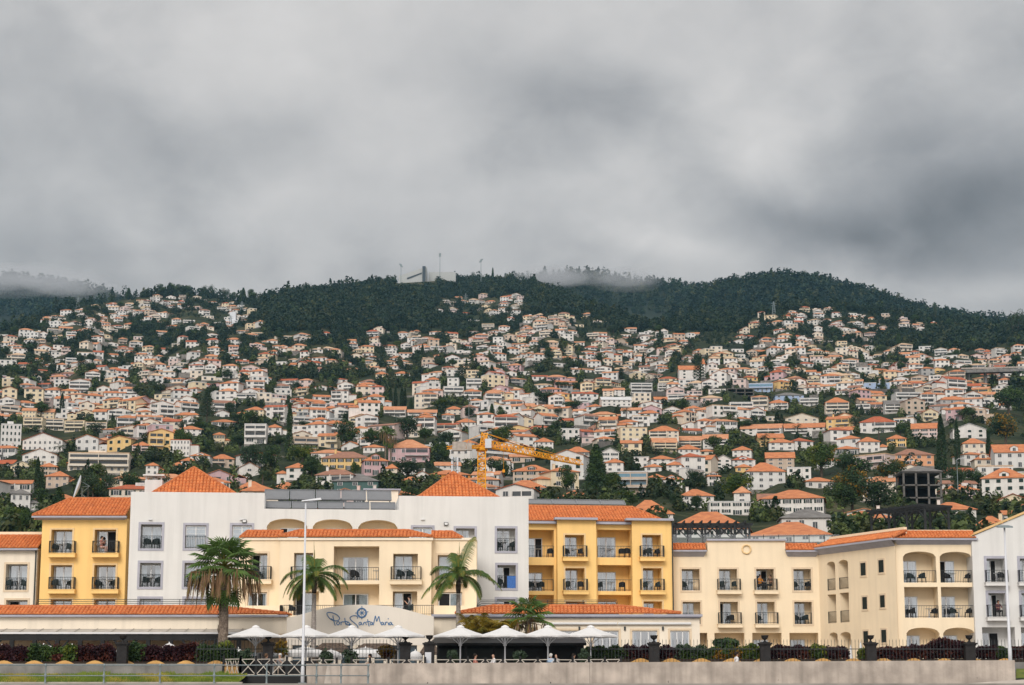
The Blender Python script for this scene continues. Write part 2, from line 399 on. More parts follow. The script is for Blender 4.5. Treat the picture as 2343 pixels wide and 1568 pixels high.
def opening(fr, px0, py0, px1, py1, rd=1.2, wf=(0.04, 0.72), wt=0.9, sur=None, slab=None, rail=None, opened=None, curt=0.9, stiles=1, muntin=False, furn=None, bl='', m=0, arch=None, sill=0.0, d=0.0, gl=None, win=True):
    """a recessed opening traced from the photo: reveals, back wall, window, surround, slab, railing, furniture"""
    pm = (py0 + py1) / 2
    s0, s1 = fr.S(px0, pm, d), fr.S(px1, pm, d); pc = (px0 + px1) / 2
    z0, z1 = fr.Z(pc, py1, d), fr.Z(pc, py0, d)
    fr.holes.append((s0, s1, z0, z1)); mb = fr.wall; y0 = d; y1 = d + rd
    zs = z1
    if arch:
        zs = fr.Z(pc, arch, d); n = 14; P = []
        for i in range(n + 1):
            t = i / n; x = s0 + (s1 - s0) * t; P.append((x, zs + (z1 - zs) * math.sqrt(max(0, 1 - (2 * t - 1) ** 2)) ** 1.0))
        for (a, b), (c, e) in zip(P, P[1:]):
            if z1 - min(b, e) > 1e-4: mb.poly([(a, y0, b), (c, y0, e), (c, y0, z1), (a, y0, z1)], 0)
            mb.poly([(a, y0, b), (a, y1, b), (c, y1, e), (c, y0, e)], m)
    else:
        mb.poly([(s0, y0, z1), (s0, y1, z1), (s1, y1, z1), (s1, y0, z1)], m)
    mb.poly([(s0, y0, z0), (s0, y1, z0), (s0, y1, zs), (s0, y0, zs)], m)
    mb.poly([(s1, y1, z0), (s1, y0, z0), (s1, y0, zs), (s1, y1, zs)], m)
    mb.poly([(s0, y0, z0), (s1, y0, z0), (s1, y1, z0), (s0, y1, z0)], m)
    mb.poly([(s0, y1, z0), (s1, y1, z0), (s1, y1, z1), (s0, y1, z1)], m)
    h = z1 - z0; w = s1 - s0
    if win: make_window(fr, s0 + w * wf[0], s0 + w * wf[1], z0 + sill + 0.01, z0 + h * wt, y1, opened, curt, stiles, muntin, gl)
    if sur: surround(fr, s0, s1, z0, z1, sur[0], sur[1])
    ry = d + 0.05; r0, r1 = s0, s1; ret = 0
    if slab:
        r0, r1 = fr.S(slab[0], py1, d - .55), fr.S(slab[1], py1, d - .55)
        zt, zl = fr.Z(pc, slab[2], d - .6), fr.Z(pc, slab[3], d - .6)
        sb = MB(); sb.box(r0 - 0.05, r1 + 0.05, d - 0.62, d + 0.0015, zl, zt); sb.box(r0 - .08, r1 + .08, d - 0.66, d - .001, zt + 0.001, zt + 0.05)
        fr.part('balcony_slab', sb, slab[4]); ry = d - 0.55; ret = 0.53; z0r = zt + 0.05
    else: z0r = z0
    if rail: railing(fr, r0 + 0.03, r1 - 0.03, z0r, ry, h=rail, ret=ret)
    if furn: furnish(fr, s0, s1, z0, d + min(rd * 0.45, 0.55) if not slab or rd > .8 else d - 0.2, furn, bl)
    return s0, s1, z0, z1
# -- barrel tile roofs
def tile_face(mb, P, pitch=0.27, row=0.42, m=0, mbase=1):
    """P: eave left, eave right, then the rest of the convex face counter-clockwise seen from outside"""
    P = [Vector(p) for p in P]; o = P[0]; eu = (P[1] - P[0]).normalized(); nn = (P[1] - P[0]).cross(P[2] - P[0]).normalized()
    if nn.z < 0: nn = -nn
    ev = nn.cross(eu).normalized()
    if ev.z < 0: ev = -ev
    q = [((p - o).dot(eu), (p - o).dot(ev)) for p in P]
    mb.poly(P, mbase)
    u0, u1 = min(a for a, b in q), max(a for a, b in q); n = max(1, round((u1 - u0) / pitch)); pu = (u1 - u0) / n
    prof = [(-0.5, 0.0), (-0.3, 0.085), (0, 0.12), (0.3, 0.085), (0.5, 0.0)]
    for i in range(n):
        uc = u0 + (i + 0.5) * pu; vs = []
        for (a, b), (c, d) in zip(q, q[1:] + q[:1]):
            if abs(c - a) > 1e-9 and min(a, c) <= uc <= max(a, c): vs.append(b + (d - b) * (uc - a) / (c - a))
        if len(vs) < 2: continue
        v0, v1 = min(vs) - (0.08 if min(vs) < 0.01 else 0), max(vs)
        if v1 - v0 < 0.05: continue
        k = max(1, math.ceil((v1 - v0) / row)); jit = R.uniform(-.01, .01)
        for r_ in range(k):
            a, b = v0 + r_ * row, min(v1, v0 + (r_ + 1) * row + 0.03)
            V = []
            for v, lift in ((a, 0.045), (b, 0.005)):
                for x, h in prof: V.append(o + eu * (uc + jit + x * pu) + ev * v + nn * (h + lift))
            mb.add(V, [(j, j + 1, j + 6, j + 5) for j in range(4)] + [(0, 5, 5, 0)][:0] + [(4, 3, 2, 1, 0)], m)
def ridge(mb, a, b, m=1, r=0.13):
    a = Vector(a); b = Vector(b); n = max(1, int((b - a).length / 0.45))
    for i in range(n):
        p = a.lerp(b, i / n); q = a.lerp(b, (i + 1.1) / n); mb.tube([p + Vector((0, 0, .06)), q + Vector((0, 0, .06))], [r * 1.1, r * .9], 7, m)
def solve_ridge(fr, px, ze, de, pyr, slope=22):
    t = math.tan(math.radians(slope)); lo, hi = de, de + 25
    for _ in range(50):
        mid = (lo + hi) / 2
        if fr.Z(px, pyr, mid) - ze > t * (mid - de): lo = mid
        else: hi = mid
    return lo, fr.Z(px, pyr, lo)
def skirt(fr, px0, px1, pye, pyr, de=-0.35, slope=22, hipL=None, hipR=None, gutter=None, par=None):
    """a tiled slope: eave from px0 to px1 at pye, ridge from hipL to hipR at pyr; then gutter / cornice and the parapet behind"""
    pc = (px0 + px1) / 2; ze = fr.Z(pc, pye, de); dr, zr = solve_ridge(fr, pc, ze, de, pyr, slope)
    a, b = fr.S(px0, pye, de), fr.S(px1, pye, de); c = fr.S(hipR if hipR else px1, pyr, dr) if hipR else b; d = fr.S(hipL, pyr, dr) if hipL else a
    mb = MB(); E0, E1, T1, T0 = (a, de, ze), (b, de, ze), (c, dr, zr), (d, dr, zr)
    tile_face(mb, [E0, E1, T1, T0]); ridge(mb, T0, T1)
    if hipL: ridge(mb, E0, T0); tile_face(mb, [(a, dr + (dr - de), ze), E0, T0])
    if hipR: ridge(mb, E1, T1); tile_face(mb, [E1, (b, dr + (dr - de), ze), T1])
    rf = fr.part('roof', mb, [TILE, TILEDARK])
    if gutter:
        py2, gm = gutter; z2 = fr.Z(pc, py2, 0)
        g = MB(); o = 0.10 if hipL or hipR else 0.02
        g.box(a - o, b + o, de - 0.14, de + 0.2, ze - 0.16, ze - 0.03)
        g.add([(a - o * .5, de - 0.05, ze - 0.16), (b + o * .5, de - 0.05, ze - 0.16), (b - .2, 0.0, min(z2, ze - .2)), (a + .2, 0.0, min(z2, ze - .2)), (a - o * .5, 0.3, ze - 0.16), (b + o * .5, 0.3, ze - 0.16), (a + .2, .3, min(z2, ze - .2)), (b - .2, .3, min(z2, ze - .2))],
              [(3, 2, 1, 0), (2, 7, 5, 1), (0, 4, 6, 3)])
        fr.part('cornice', g, gm)
    if par:
        pyp, pm, dep = par; zt = fr.Z(pc, pyp, dr + .1)
        g = MB(); g.box(d - .05 if hipL else a, c + .05 if hipR else b, dr + 0.1, dr + 0.35, ze - .3, zt); fr.part('parapet', g, pm)
    return dr, zr
def pyramid(fr, s0, s1, d0, z0, zap, sap, ridgelen=0.0):
    D = (s1 - s0) * 0.5 if not ridgelen else (s1 - s0 - ridgelen) * .5
    a, b, c, d = (s0, d0, z0), (s1, d0, z0), (s1, d0 + 2 * D, z0), (s0, d0 + 2 * D, z0)
    t0 = (sap - ridgelen / 2, d0 + D, zap); t1 = (sap + ridgelen / 2, d0 + D, zap); mb = MB()
    if ridgelen: tile_face(mb, [a, b, t1, t0])
    else: tile_face(mb, [a, b, t0])
    tile_face(mb, [b, c, t1]); tile_face(mb, [d, a, t0])
    mb.poly([c, d, t0] if not ridgelen else [c, d, t0, t1], 1)
    for p, q in ((a, t0), (b, t1), (c, t1), (d, t0)): ridge(mb, p, q)
    if ridgelen: ridge(mb, t0, t1)
    return fr.part('roof', mb, [TILE, TILEDARK])
def drainpipe(fr, px, py0, py1, d=-0.08):
    mb = MB(); s = fr.S(px, (py0 + py1) / 2, d); za, zb_ = fr.Z(px, py0, d), fr.Z(px, py1, d)
    mb.tube([(s - .18, 0.02, za + .1), (s, d, za - .15), (s, d, zb_)], 0.055, 6); fr.part('drainpipe', mb, RAILM)
def hrails(name, fr, px0, px1, py0, py1, d, label):
    """rooftop railing of four horizontal tubes, with bent ends"""
    mb = MB(); a, b = fr.S(px0, py0, d), fr.S(px1, py0, d); zt, zl = fr.Z(px0, py0, d), fr.Z(px0, py1, d)
    for i in range(4):
        z = zl + (zt - zl) * (1 - i * 0.27); mb.tube([(a, d, zl), (a + .15 + .1 * i, d, z), (b - .15 - .1 * i, d, z), (b, d, zl)], 0.022, 5)
    n = max(2, int((b - a) / 2.2))
    for i in range(1, n): x = a + (b - a) * i / n; mb.bar((x, d, zl), (x, d, zt), 0.04)
    o = fr.part('terrace_railing', mb, RAILM); return o
# ================================================================ the blocks
LW = (0.17, LAV); BW = (0.15, BEIGE); YW = (0.14, YTRIM)
# far left cream block
f = Fr('hotel_block', -60, 156, 84, 156, 'low cream hotel block with tiled roof at the far left edge')
for y0, y1, fu, op in ((1291, 1350, 'ct.c', None), (1373, 1440, None, 'L')):
    opening(f, 13, y0, 62, y1, rd=0.9, wf=(.03, .97), wt=.98, sur=BW, rail=.95, furn=fu, opened=op, bl='balcony of the far left cream block')
opening(f, -45, 1291, 2 - 10, 1350, rd=.9, wf=(.03, .97), sur=BW, rail=.95)
s1 = f.S(84); body(f, f.S(-60), s1, f.Z(40, 1255), 12)
skirt(f, -60, 86, 1254, 1228, gutter=(1259, LAV), par=(1217, CREAM, 1))
f.part('wall', f.wall, PALECREAM)
drainpipe(f, 79.5, 1258, 1400)
# left yellow block
f = Fr('hotel_block', 84, 156, 287, 156, 'bright yellow hotel block with tiled roof left of the tall white block')
BN = {(0, 0): 'upper left balcony of the left yellow block', (0, 1): 'upper right balcony of the left yellow block', (1, 0): 'lower left balcony of the left yellow block', (1, 1): 'lower right balcony of the left yellow block'}
for i, (y0, y1) in enumerate(((1212, 1266), (1293, 1349), (1372, 1425))):
    for j, (x0, x1) in enumerate(((117, 165), (216, 265))):
        x0 -= i; x1 -= i
        opening(f, x0, y0, x1, y1, rd=0.95, wf=(.03, .97), wt=.97, sur=YW, rail=.93 if i < 2 else None, slab=(x0 - 6, x1 + 5, y1 + .5, y1 + 9, YELLOW) if i < 2 else None,
                opened='R' if (i, j) == (0, 1) else None, furn=('ct.c', 't.b', 'c.tc', 'c.tc')[i * 2 + j] if i < 2 else None, bl=BN.get((i, j), ''))
body(f, 0, f.S(287), f.Z(180, 1186), 14)
skirt(f, 76, 287, 1180, 1143, de=-0.55, slope=24, hipL=161, gutter=(1190, LAV), par=(1140, YELLOW, 1))
f.part('wall', f.wall, YELLOW)
mb = MB(); c = Vector((f.S(178, 1130, 6), 6, f.Z(178, 1120, 6)))
# white main block
f = Fr('hotel_block', 287, 149.5, 1209, 152.5, 'tall white hotel block with twin tiled pyramids and grey window frames')
WB = 'left part of the white block'
def wopen(x0, y0, x1, y1, **k):
    ix = 5.5
    return opening(f, x0 + ix, y0 + 5, x1 - ix, y1 - 5, sur=LW, **k)
wopen(316, 1195, 375.5, 1260, rd=.8, wf=(.02, .98), wt=.95, rail=.95, furn='.c.c.', bl='top floor, left part of the white block')
wopen(418, 1197, 477, 1260, rd=.25, wf=(.02, .98), wt=.98, rail=.95, muntin=True)
wopen(525, 1197, 581, 1262, rd=.25, wf=(.02, .98), wt=.98, muntin=True)
wopen(314, 1283, 373, 1348, rd=.8, wf=(.02, .98), wt=.95, rail=.95, furn='.ct.c', bl='middle floor, left part of the white block')
wopen(416, 1283, 475, 1348, rd=.8, wf=(.02, .98), wt=.95, rail=.95, furn='.ct..', bl='white-block balcony behind the big fan palm')
wopen(313, 1365, 372, 1430, rd=.4, wf=(.02, .98), wt=.95)
wopen(416, 1365, 475, 1430, rd=.4, wf=(.02, .98), wt=.95)
for i, (x0, x1, ya) in enumerate(((610, 702.5, 1187), (715, 806, 1188.5), (819, 909, 1190))):
    opening(f, x0, ya, x1, 1260, rd=1.1, wf=((.33, .90), (.35, .85), (.25, .75))[i], wt=.74, arch=ya + 17, m=1, opened='M' if i == 0 else None, muntin=(i == 0))
wopen(939, 1202, 994, 1262, rd=.25, wf=(.02, .98), wt=.98, muntin=True)
wopen(1037, 1204, 1091, 1266, rd=.8, wf=(.02, .75), wt=.95)
wopen(1131, 1204, 1184, 1266, rd=1.0, wf=(.02, .76), wt=.95, rail=.95, furn='ct.c', muntin=True, opened=None, curt=0.4, bl='top right balcony of the white block')
wopen(1132, 1288, 1185, 1351, rd=1.0, wf=(.02, .76), wt=.95, rail=.95, opened='R', furn='c...', bl='white-block balcony with the hanging blue towel')
wopen(1131, 1366, 1184, 1430, rd=.4, wf=(.02, .75), wt=.95, opened='R')
wopen(1034, 1288, 1088, 1351, rd=.4, wf=(.02, .75), wt=.95)
sC, sD = f.S(605, 1150), f.S(912.5, 1150)
body(f, 0, sC, f.Z(440, 1126.5), 15); body(f, sC, sD, f.Z(760, 1165.5), 15, sides='TB'); body(f, sD, f.S(1209, 1250), f.Z(1060, 1136), 15)
zC = f.Z(440, 1126.5); zE = f.Z(1060, 1136)
f.part('wall', f.wall, [WHITE, CREAM])
d0 = 3.0
pyramid(f, f.S(325, 1124, d0), f.S(564, 1126, d0), d0, zC - .35, f.Z(444, 1072, d0 + 4.1), f.S(444, 1073, d0 + 4.1))
pyramid(f, f.S(937, 1135, d0), f.S(1169, 1137, d0), d0, zE - .35, f.Z(1036, 1083, d0 + 4.1), f.S(1036, 1084, d0 + 4.1))
# chimney, roof room, lamps
mb = MB(); a, b = f.S(331, 1110, 7), f.S(371, 1110, 7); mb.box(a, b, 7, 8.4, zC - .3, f.Z(350, 1098, 7)); mb.box(a - .15, b + .15, 6.8, 8.6, f.Z(350, 1089, 7), f.Z(350, 1086, 7))
for x in (a + .1, b - .1): mb.box(x - .06, x + .06, 7.2, 7.3, f.Z(350, 1098, 7) + .001, f.Z(350, 1089, 7) - .001)
mb.lathe([(.2, 0), (.28, .15), (.05, .3)], (a + .75, 7.6, f.Z(350, 1098, 7)), 8)
f.part('chimney', mb, WHITE)
mb = MB(); a, b = f.S(835, 1120, 11), f.S(911, 1120, 11); mb.box(a, b, 11, 14, f.Z(870, 1170, 11), f.Z(870, 1122, 11), 0); mb.box(a - .15, b + .2, 10.8, 14.2, f.Z(870, 1121.5, 11), f.Z(870, 1118.5, 11), 1); f.part('roof_room', mb, [PALECREAM, LAV])
for px, py in ((558, 1177), (1243.5, 1195)): pass
for px, py in ((559, 1193), (1020, 1199)):
    mb = MB(); s, z = f.L(px, py); mb.box(s - .16, s + .16, -.16, -.02, z - .12, z + .12, 0); mb.box(s - .12, s + .12, -.19, -.161, z - .08, z + .08, 1); f.part('wall_lamp', mb, [RAILM, FRAMEW])
for px in (344, 566 - 13, 967, ):
    mb = MB(); s, z = f.L(px, 1190); mb.box(s - .14, s + .14, -.15, -.02, z, z + .08); f.part('wall_spotlight', mb, FRAMEW)
# solar collectors between the two pyramids: each leaning on its own rack
PVF = mat('panel_frame_metal', (.24, .25, .27), rough=.4)
def pv_row(fr, pxl, pxr, pyb, pyt, d, n, ang, gap, label, group):
    s0, s1 = fr.S(pxl, pyb, d), fr.S(pxr, pyb, d); zb_ = fr.Z((pxl + pxr) / 2, pyb, d)
    t = math.tan(math.radians(ang)); pc = (pxl + pxr) / 2; lo, hi = d, d + 4
    for _ in range(40):
        mid = (lo + hi) / 2
        if fr.Z(pc, pyt, mid) - zb_ > t * (mid - d): lo = mid
        else: hi = mid
    dy = lo - d; dz = dy * t; w = (s1 - s0) / n
    for i in range(n):
        o = empty('solar_collector', fr.world(s0 + w * (i + .5), d, zb_), fr.phi); hw = w / 2 - gap
        mb = MB(); nx = Vector((0, -dz, dy)).normalized() * .03
        P = [Vector((-hw, 0, 0)), Vector((hw, 0, 0)), Vector((hw, dy, dz)), Vector((-hw, dy, dz))]
        mb.add(P + [p - nx * 3 for p in P], [(0, 1, 2, 3), (5, 4, 7, 6), (1, 0, 4, 5), (2, 1, 5, 6), (3, 2, 6, 7), (0, 3, 7, 4)]); mb.build('collector_panel', PV, o)
        g = MB()
        for p, q in zip(P, P[1:] + P[:1]): g.bar(p + nx, q + nx, .045, .04)
        g.build('panel_frame', PVF, o)
        l = MB()
        for x in (-hw + .1, hw - .1): l.bar((x, dy, dz - .1), (x, dy, -.4), .06); l.bar((x, 0, -.12), (x, 0, -.4), .06)
        l.build('rack', RAILM, o)
        tag(o, label.format(ORD[i]), 'solar panel', group)
pv_row(f, 606, 906, 1163, 1149, 3.6, 5, 32, .06, 'dark solar collector, {} from the left in the front row between white pyramids', 'solar collectors on the white block')
pv_row(f, 603, 897, 1143, 1122, 6.6, 5, 32, .06, 'dark solar collector, {} from the left in the back row between white pyramids', 'solar collectors on the white block')
FW = f
# satellite dish on the yellow roof
b = pt(184, 1139, 164); o = empty('satellite_dish', b); mb = MB()
mb.lathe([(0.05, 0), (.5, .05), (.9, .16), (1.02, .22), (1.0, .24), (.88, .2), (.5, .09), (.04, .04)], n=18)
rot = Matrix.Translation((-.1, 0, .85)) @ Matrix.Rotation(math.radians(-74), 4, 'Y') @ Matrix.Rotation(.3, 4, 'X'); m2 = MB(); m2.join(mb, rot); m2.build('dish', WHITEP, o, smooth=True)
mb = MB(); mb.tube([(.1, 0, -.4), (.1, 0, .8)], .05); mb.bar((.1, 0, .3), (.8, 0, -.3), .05)
for z in (.3, .9, 1.4): mb.bar((-.05, 0, z), (.75, -.1, .95), .03)
mb.build('mount', STEELG, o); tag(o, 'white satellite dish standing behind the left yellow block roof', 'satellite dish')
# central cream block (nearer)
f = Fr('hotel_block', 547, 147, 1090, 147, 'cream central hotel block with a strip of roof tiles behind the palms')
d = 0.0
CB = 'of the central cream block'
dp = -1.0
opening(f, 572, 1266, 611, 1327, rd=.9, wf=(.03, .97), wt=.97, sur=BW, rail=.95, slab=(560, 619, 1327, 1336, CREAM), opened='L', furn='.c..', bl='balcony right of the big fan palm crown')
opening(f, 566, 1355, 610, 1412, rd=.25, wf=(.03, .97), wt=.97, sur=BW)
opening(f, 1001, 1270, 1057, 1326, rd=.9, wf=(.03, .97), wt=.97, sur=BW, rail=.95, slab=(996, 1063, 1327, 1336, CREAM))
opening(f, 1001, 1355, 1057, 1412, rd=.25, wf=(.03, .97), wt=.97, sur=BW, opened='L')
zt = f.Z(800, 1232); sL, sR = f.S(639, 1300), f.S(986.5, 1300)
wallgrid(f.wall, f.S(547), sL, -.3, zt, f.holes); wallgrid(f.wall, sR, f.S(1090), -.3, zt, f.holes)
a, b = f.S(547), f.S(1090); f.wall.poly([(a, 3, -.3), (a, 0, -.3), (a, 0, zt), (a, 3, zt)]); f.wall.poly([(b, 0, -.3), (b, 3, -.3), (b, 3, zt), (b, 0, zt)]); f.wall.poly([(a, 0, zt), (sL, 0, zt), (sL, 3, zt), (a, 3, zt)]); f.wall.poly([(sR, 0, zt), (b, 0, zt), (b, 3, zt), (sR, 3, zt)]); f.wall.poly([(b, 3, -.3), (a, 3, -.3), (a, 3, zt), (b, 3, zt)])
holes0 = f.holes; f.holes = []
opening(f, 672, 1265, 716, 1328, rd=.9, wf=(.03, .97), wt=.97, sur=BW, rail=.95, slab=(664, 727, 1328, 1337, CREAM), d=dp, bl='balcony behind the white lamp post')
opening(f, 763, 1250, 867, 1328, rd=1.6, wf=(.17, .73), wt=.72, rail=.95, d=dp, furn='...b...t.'[:8], bl='wide central balcony ' + CB)
opening(f, 763, 1336.5, 867, 1408, rd=1.6, wf=(.17, .73), wt=.72, d=dp, curt=.9)
opening(f, 899, 1267, 955.5, 1328, rd=1.1, wf=(.03, .75), wt=.95, sur=BW, rail=.95, slab=(893, 963, 1328, 1337, CREAM), d=dp, furn='.ctc.', bl='right balcony ' + CB)
opening(f, 671, 1353, 729, 1408, rd=1.1, wf=(.03, .75), wt=.97, sur=BW, d=dp, opened='L')
opening(f, 898, 1353, 954, 1408, rd=1.1, wf=(.03, .75), wt=.97, sur=BW, d=dp, opened='R')
sL, sR = f.S(639, 1300, dp), f.S(986.5, 1300, dp)
wallgrid(f.wall, sL, sR, -.3, f.Z(800, 1232, dp), f.holes, dp)
zt = f.Z(800, 1232, dp); f.wall.poly([(sL, 0, -.3), (sL, dp, -.3), (sL, dp, zt), (sL, 0, zt)]); f.wall.poly([(sR, dp, -.3), (sR, 0, -.3), (sR, 0, zt), (sR, dp, zt)])
f.wall.poly([(sL, dp, zt), (sR, dp, zt), (sR, 3, zt), (sL, 3, zt)])
f.part('wall', f.wall, CREAM)
cm = MB()
for a, b, y in ((f.S(547), sL - .001, -.12), (sL - .12, sR + .12, dp - .12), (sR + .001, f.S(1090), -.12)):
    cm.box(a, b, y, y + .4, f.Z(800, 1236, y), f.Z(800, 1230.5, y))
f.part('cornice', cm, PALECREAM)
skirt(f, 551, 642, 1230, 1217.5, de=-.1, hipL=566, par=(1215.5, CREAM, 1))
skirt(f, 637, 988, 1229, 1216, de=dp - .1, hipL=684, hipR=934, par=(1214.5, CREAM, 1))
skirt(f, 985, 1056, 1232, 1219, de=-.1, hipR=1034, par=(1216.5, CREAM, 1))
# first-floor terrace in front of it
mb = MB(); y0 = -3.0; a, b = f.S(639, 1400, y0), f.S(993, 1400, y0); z = f.Z(800, 1408, y0)
mb.box(a, b, y0, dp - .003, z - .3, z); f.part('terrace_slab', mb, CREAM)
railing(f, a + .05, b - .05, z, y0 + .05, h=f.Z(800, 1385, y0) - z, ret=1.8, gap=.16, name='terrace_railing')
for px0, px1 in ((547, 640), (992, 1090)):
    mb = MB(); mb.box(f.S(px0, 1390, y0), f.S(px1, 1390, y0), y0 - .2, -.003, -.3, f.Z(800, 1386, y0)); f.part('terrace_parapet', mb, CREAM)
w = f.world(f.S(670, 1400, -2), -2.2, z); tag(link('wicker_chair', CH2, None, w, 1.2), 'dark wicker chair on the terrace left of the lamp post', 'chair', 'wicker chairs on the hotel balconies')
FC = f
# sign wall with the curved gable
f = Fr('sign_wall', 656, 137.5, 992, 137.5, 'pale curved gable wall with blue handwritten hotel name and compass', 'wall')
topl = [(656, 1413.5), (682, 1408), (709, 1400), (738, 1392.5), (768, 1387.5), (795, 1384.5), (822, 1383.5), (855, 1384.3), (888, 1386.7), (915, 1391.5), (940, 1398), (965, 1405), (992, 1411)]
P = [f.L(*p) for p in topl]; zl = f.Z(800, 1476); mb = MB()
for (a, b), (c, e) in zip(P, P[1:]):
    mb.poly([(a, 0, zl), (c, 0, zl), (c, 0, e), (a, 0, b)]); mb.poly([(a, 0, b), (c, 0, e), (c, .35, e), (a, .35, b)]); mb.poly([(c, .35, zl), (a, .35, zl), (a, .35, b), (c, .35, e)])
mb.poly([(P[0][0], 0, zl), (P[-1][0], 0, zl), (P[-1][0], .35, zl), (P[0][0], .35, zl)])
mb.poly([(P[0][0], .35, zl), (P[0][0], 0, zl), (P[0][0], 0, P[0][1]), (P[0][0], .35, P[0][1])]); mb.poly([(P[-1][0], 0, zl), (P[-1][0], .35, zl), (P[-1][0], .35, P[-1][1]), (P[-1][0], 0, P[-1][1])])
f.part('wall', mb, SIGNWALL)
mb = MB(); z2 = f.Z(800, 1484)   # columns and dark shop windows under the sign
for px in (660, 700, 736, 772, 810, 848, 886, 924, 962, 990):
    s = f.S(px, 1480); mb.box(s - .25, s + .25, 0.02, .33, -.2, zl - .002)
f.part('column', mb, PALECREAM)
mb = MB(); mb.box(P[0][0], P[-1][0], .36, .45, -.2, zl - .01); f.part('shop_glazing', mb, mat('shop_glass', (0.06, 0.10, 0.13), rough=.2, spec=.7))
INK = mat('blue_sign_paint', (0.085, 0.19, 0.36), rough=.5, var=.05)
sg = lambda x, y: (x * .15489 + 695.6, y * .15489 + 1360.9)
strokes = [[(445, 385), (400, 365), (362, 330), (338, 290), (342, 268), (375, 260), (430, 270), (485, 296), (518, 332), (522, 358), (500, 378), (465, 385), (425, 372), (400, 352)], [(426, 305), (430, 340), (440, 390), (450, 428), (461, 455)],
 [(502, 394), (486, 408), (482, 428), (492, 444), (510, 442), (520, 424), (518, 404), (502, 394)], [(541, 400), (545, 425), (546, 447)], [(545, 420), (556, 402), (578, 399)], [(600, 342), (606, 390), (614, 430), (626, 447)], [(572, 402), (605, 396), (640, 392)],
 [(650, 400), (634, 414), (634, 436), (648, 447), (664, 438), (668, 416), (650, 400)], [(668, 470), (672, 446), (688, 431), (698, 440)], [(786, 352), (788, 330), (770, 313), (735, 309), (700, 318), (680, 336), (680, 354), (704, 384), (740, 414), (772, 442), (792, 470), (796, 494)],
 [(842, 406), (820, 408), (809, 426), (814, 444), (830, 443), (842, 426), (845, 408), (848, 434), (866, 446)], [(876, 410), (880, 446)], [(879, 424), (893, 407), (908, 410), (914, 432), (922, 446)], [(938, 362), (945, 410), (952, 444), (963, 466)], [(915, 402), (945, 398), (978, 393)],
 [(1003, 404), (984, 410), (974, 428), (980, 444), (996, 440), (1007, 420), (1009, 406), (1010, 434), (1024, 446)], [(1018, 450), (1030, 408), (1042, 350), (1052, 312), (1061, 350), (1072, 392), (1086, 356), (1104, 320), (1110, 352), (1118, 392), (1140, 436)],
 [(1163, 404), (1146, 410), (1137, 428), (1143, 444), (1158, 441), (1170, 420), (1172, 408), (1174, 434), (1190, 446)], [(1196, 404), (1202, 446)], [(1200, 424), (1212, 406), (1230, 400)], [(1240, 408), (1243, 432), (1250, 447)], [(1236, 356), (1244, 352), (1240, 360)],
 [(1284, 404), (1266, 410), (1257, 428), (1263, 444), (1278, 441), (1290, 420), (1292, 408), (1296, 436), (1318, 447)]]
mb = MB()
for st in strokes:
    pts = [(lambda q: Vector((q[0], -.012, q[1])))(f.L(*sg(*p))) for p in st]
    sm = []
    for i in range(len(pts) - 1):
        p0, p1, p2, p3 = pts[max(i - 1, 0)], pts[i], pts[i + 1], pts[min(i + 2, len(pts) - 1)]
        for t in (0, .25, .5, .75): sm.append(0.5 * ((2 * p1) + (p2 - p0) * t + (2 * p0 - 5 * p1 + 4 * p2 - p3) * t * t + (3 * p1 - 3 * p2 + p3 - p0) * t ** 3))
    sm.append(pts[-1]); mb.tube(sm, .034, 6)
f.part('sign_lettering', mb, INK)
mb = MB(); q = lambda x, y: (lambda r: Vector((r[0], -.012, r[1])))(f.L(*sg(x, y)))
for rr, w in ((70, .036), (58, .026)): mb.tube([q(852 + rr * math.cos(t), 268 + rr * math.sin(t)) for t in np.linspace(0, 2 * pi, 33)], w, 6)
for k in range(8):
    t = k * pi / 4; mb.tube([q(852, 268), q(852 + 58 * math.cos(t), 268 + 58 * math.sin(t))], [.03, .016], 5)
for x, y, dx, dy in ((852, 162, 0, 1), (852, 368, 0, -1), (750, 270, 1, 0), (954, 252, -1, 0)):
    mb.tube([q(x, y), q(x + dx * 22, y + dy * 22)], [.006, .045], 6)
f.part('compass_emblem', mb, INK)
# left low wing
f = Fr('hotel_wing', -60, 139, 662, 139, 'long low cream wing with tiled roof behind the hedge on the left')
dr, zr = skirt(f, -60, 655, 1406, 1390, de=-.22, slope=21, hipR=497, par=(1386, CREAM, 1), gutter=(1411, LAV))
body(f, f.S(-60), f.S(658), f.Z(300, 1408), 7, z0=f.Z(300, 1450))
f.part('wall', f.wall, PALECREAM)
hrails('terrace_railing', f, 81, 494, 1371.5, 1388, dr + 1.0, '')
mb = MB(); y0 = -2.2; a, b = f.S(-60), f.S(600); zt_, zb_ = f.Z(300, 1439, 0), f.Z(300, 1448.5, y0)
mb.poly([(a, y0, zb_), (b, y0, zb_), (b, 0, zt_), (a, 0, zt_)], 0); n = 16
for i in range(n + 1): x = a + (b - a) * i / n; mb.bar((x, y0, zb_ + .03), (x, 0, zt_ + .03), .045, .03, 0)
mb.bar((a, y0, zb_), (b, y0, zb_), .09, .12, 1)
f.part('awning', mb, [mat('awning_sheet', (0.46, 0.42, 0.37), rough=.6), FRAMEW])
mb = MB(); bb = f.Z(300, 1451, y0)
mb.box(a, b, y0 + .05, y0 + .25, bb - .42, bb)
for i in range(13):
    x = a + (b - a) * (i + .2) / 13; mb.box(x - .14, x + .14, y0 + .05, y0 + .3, -.2, bb - .421)
    if i % 3 == 1: mb.bar((x + .15, y0 + .17, bb - 1.1), (x + .9, y0 + .17, bb - .28), .12); mb.bar((x - .15, y0 + .17, bb - 1.1), (x - .9, y0 + .17, bb - .28), .12)
for i in range(26): x = a + (b - a) * (i + .5) / 26; mb.bar((x, y0 + .3, bb - .05), (x, -.05, bb + .25), .1, .14)
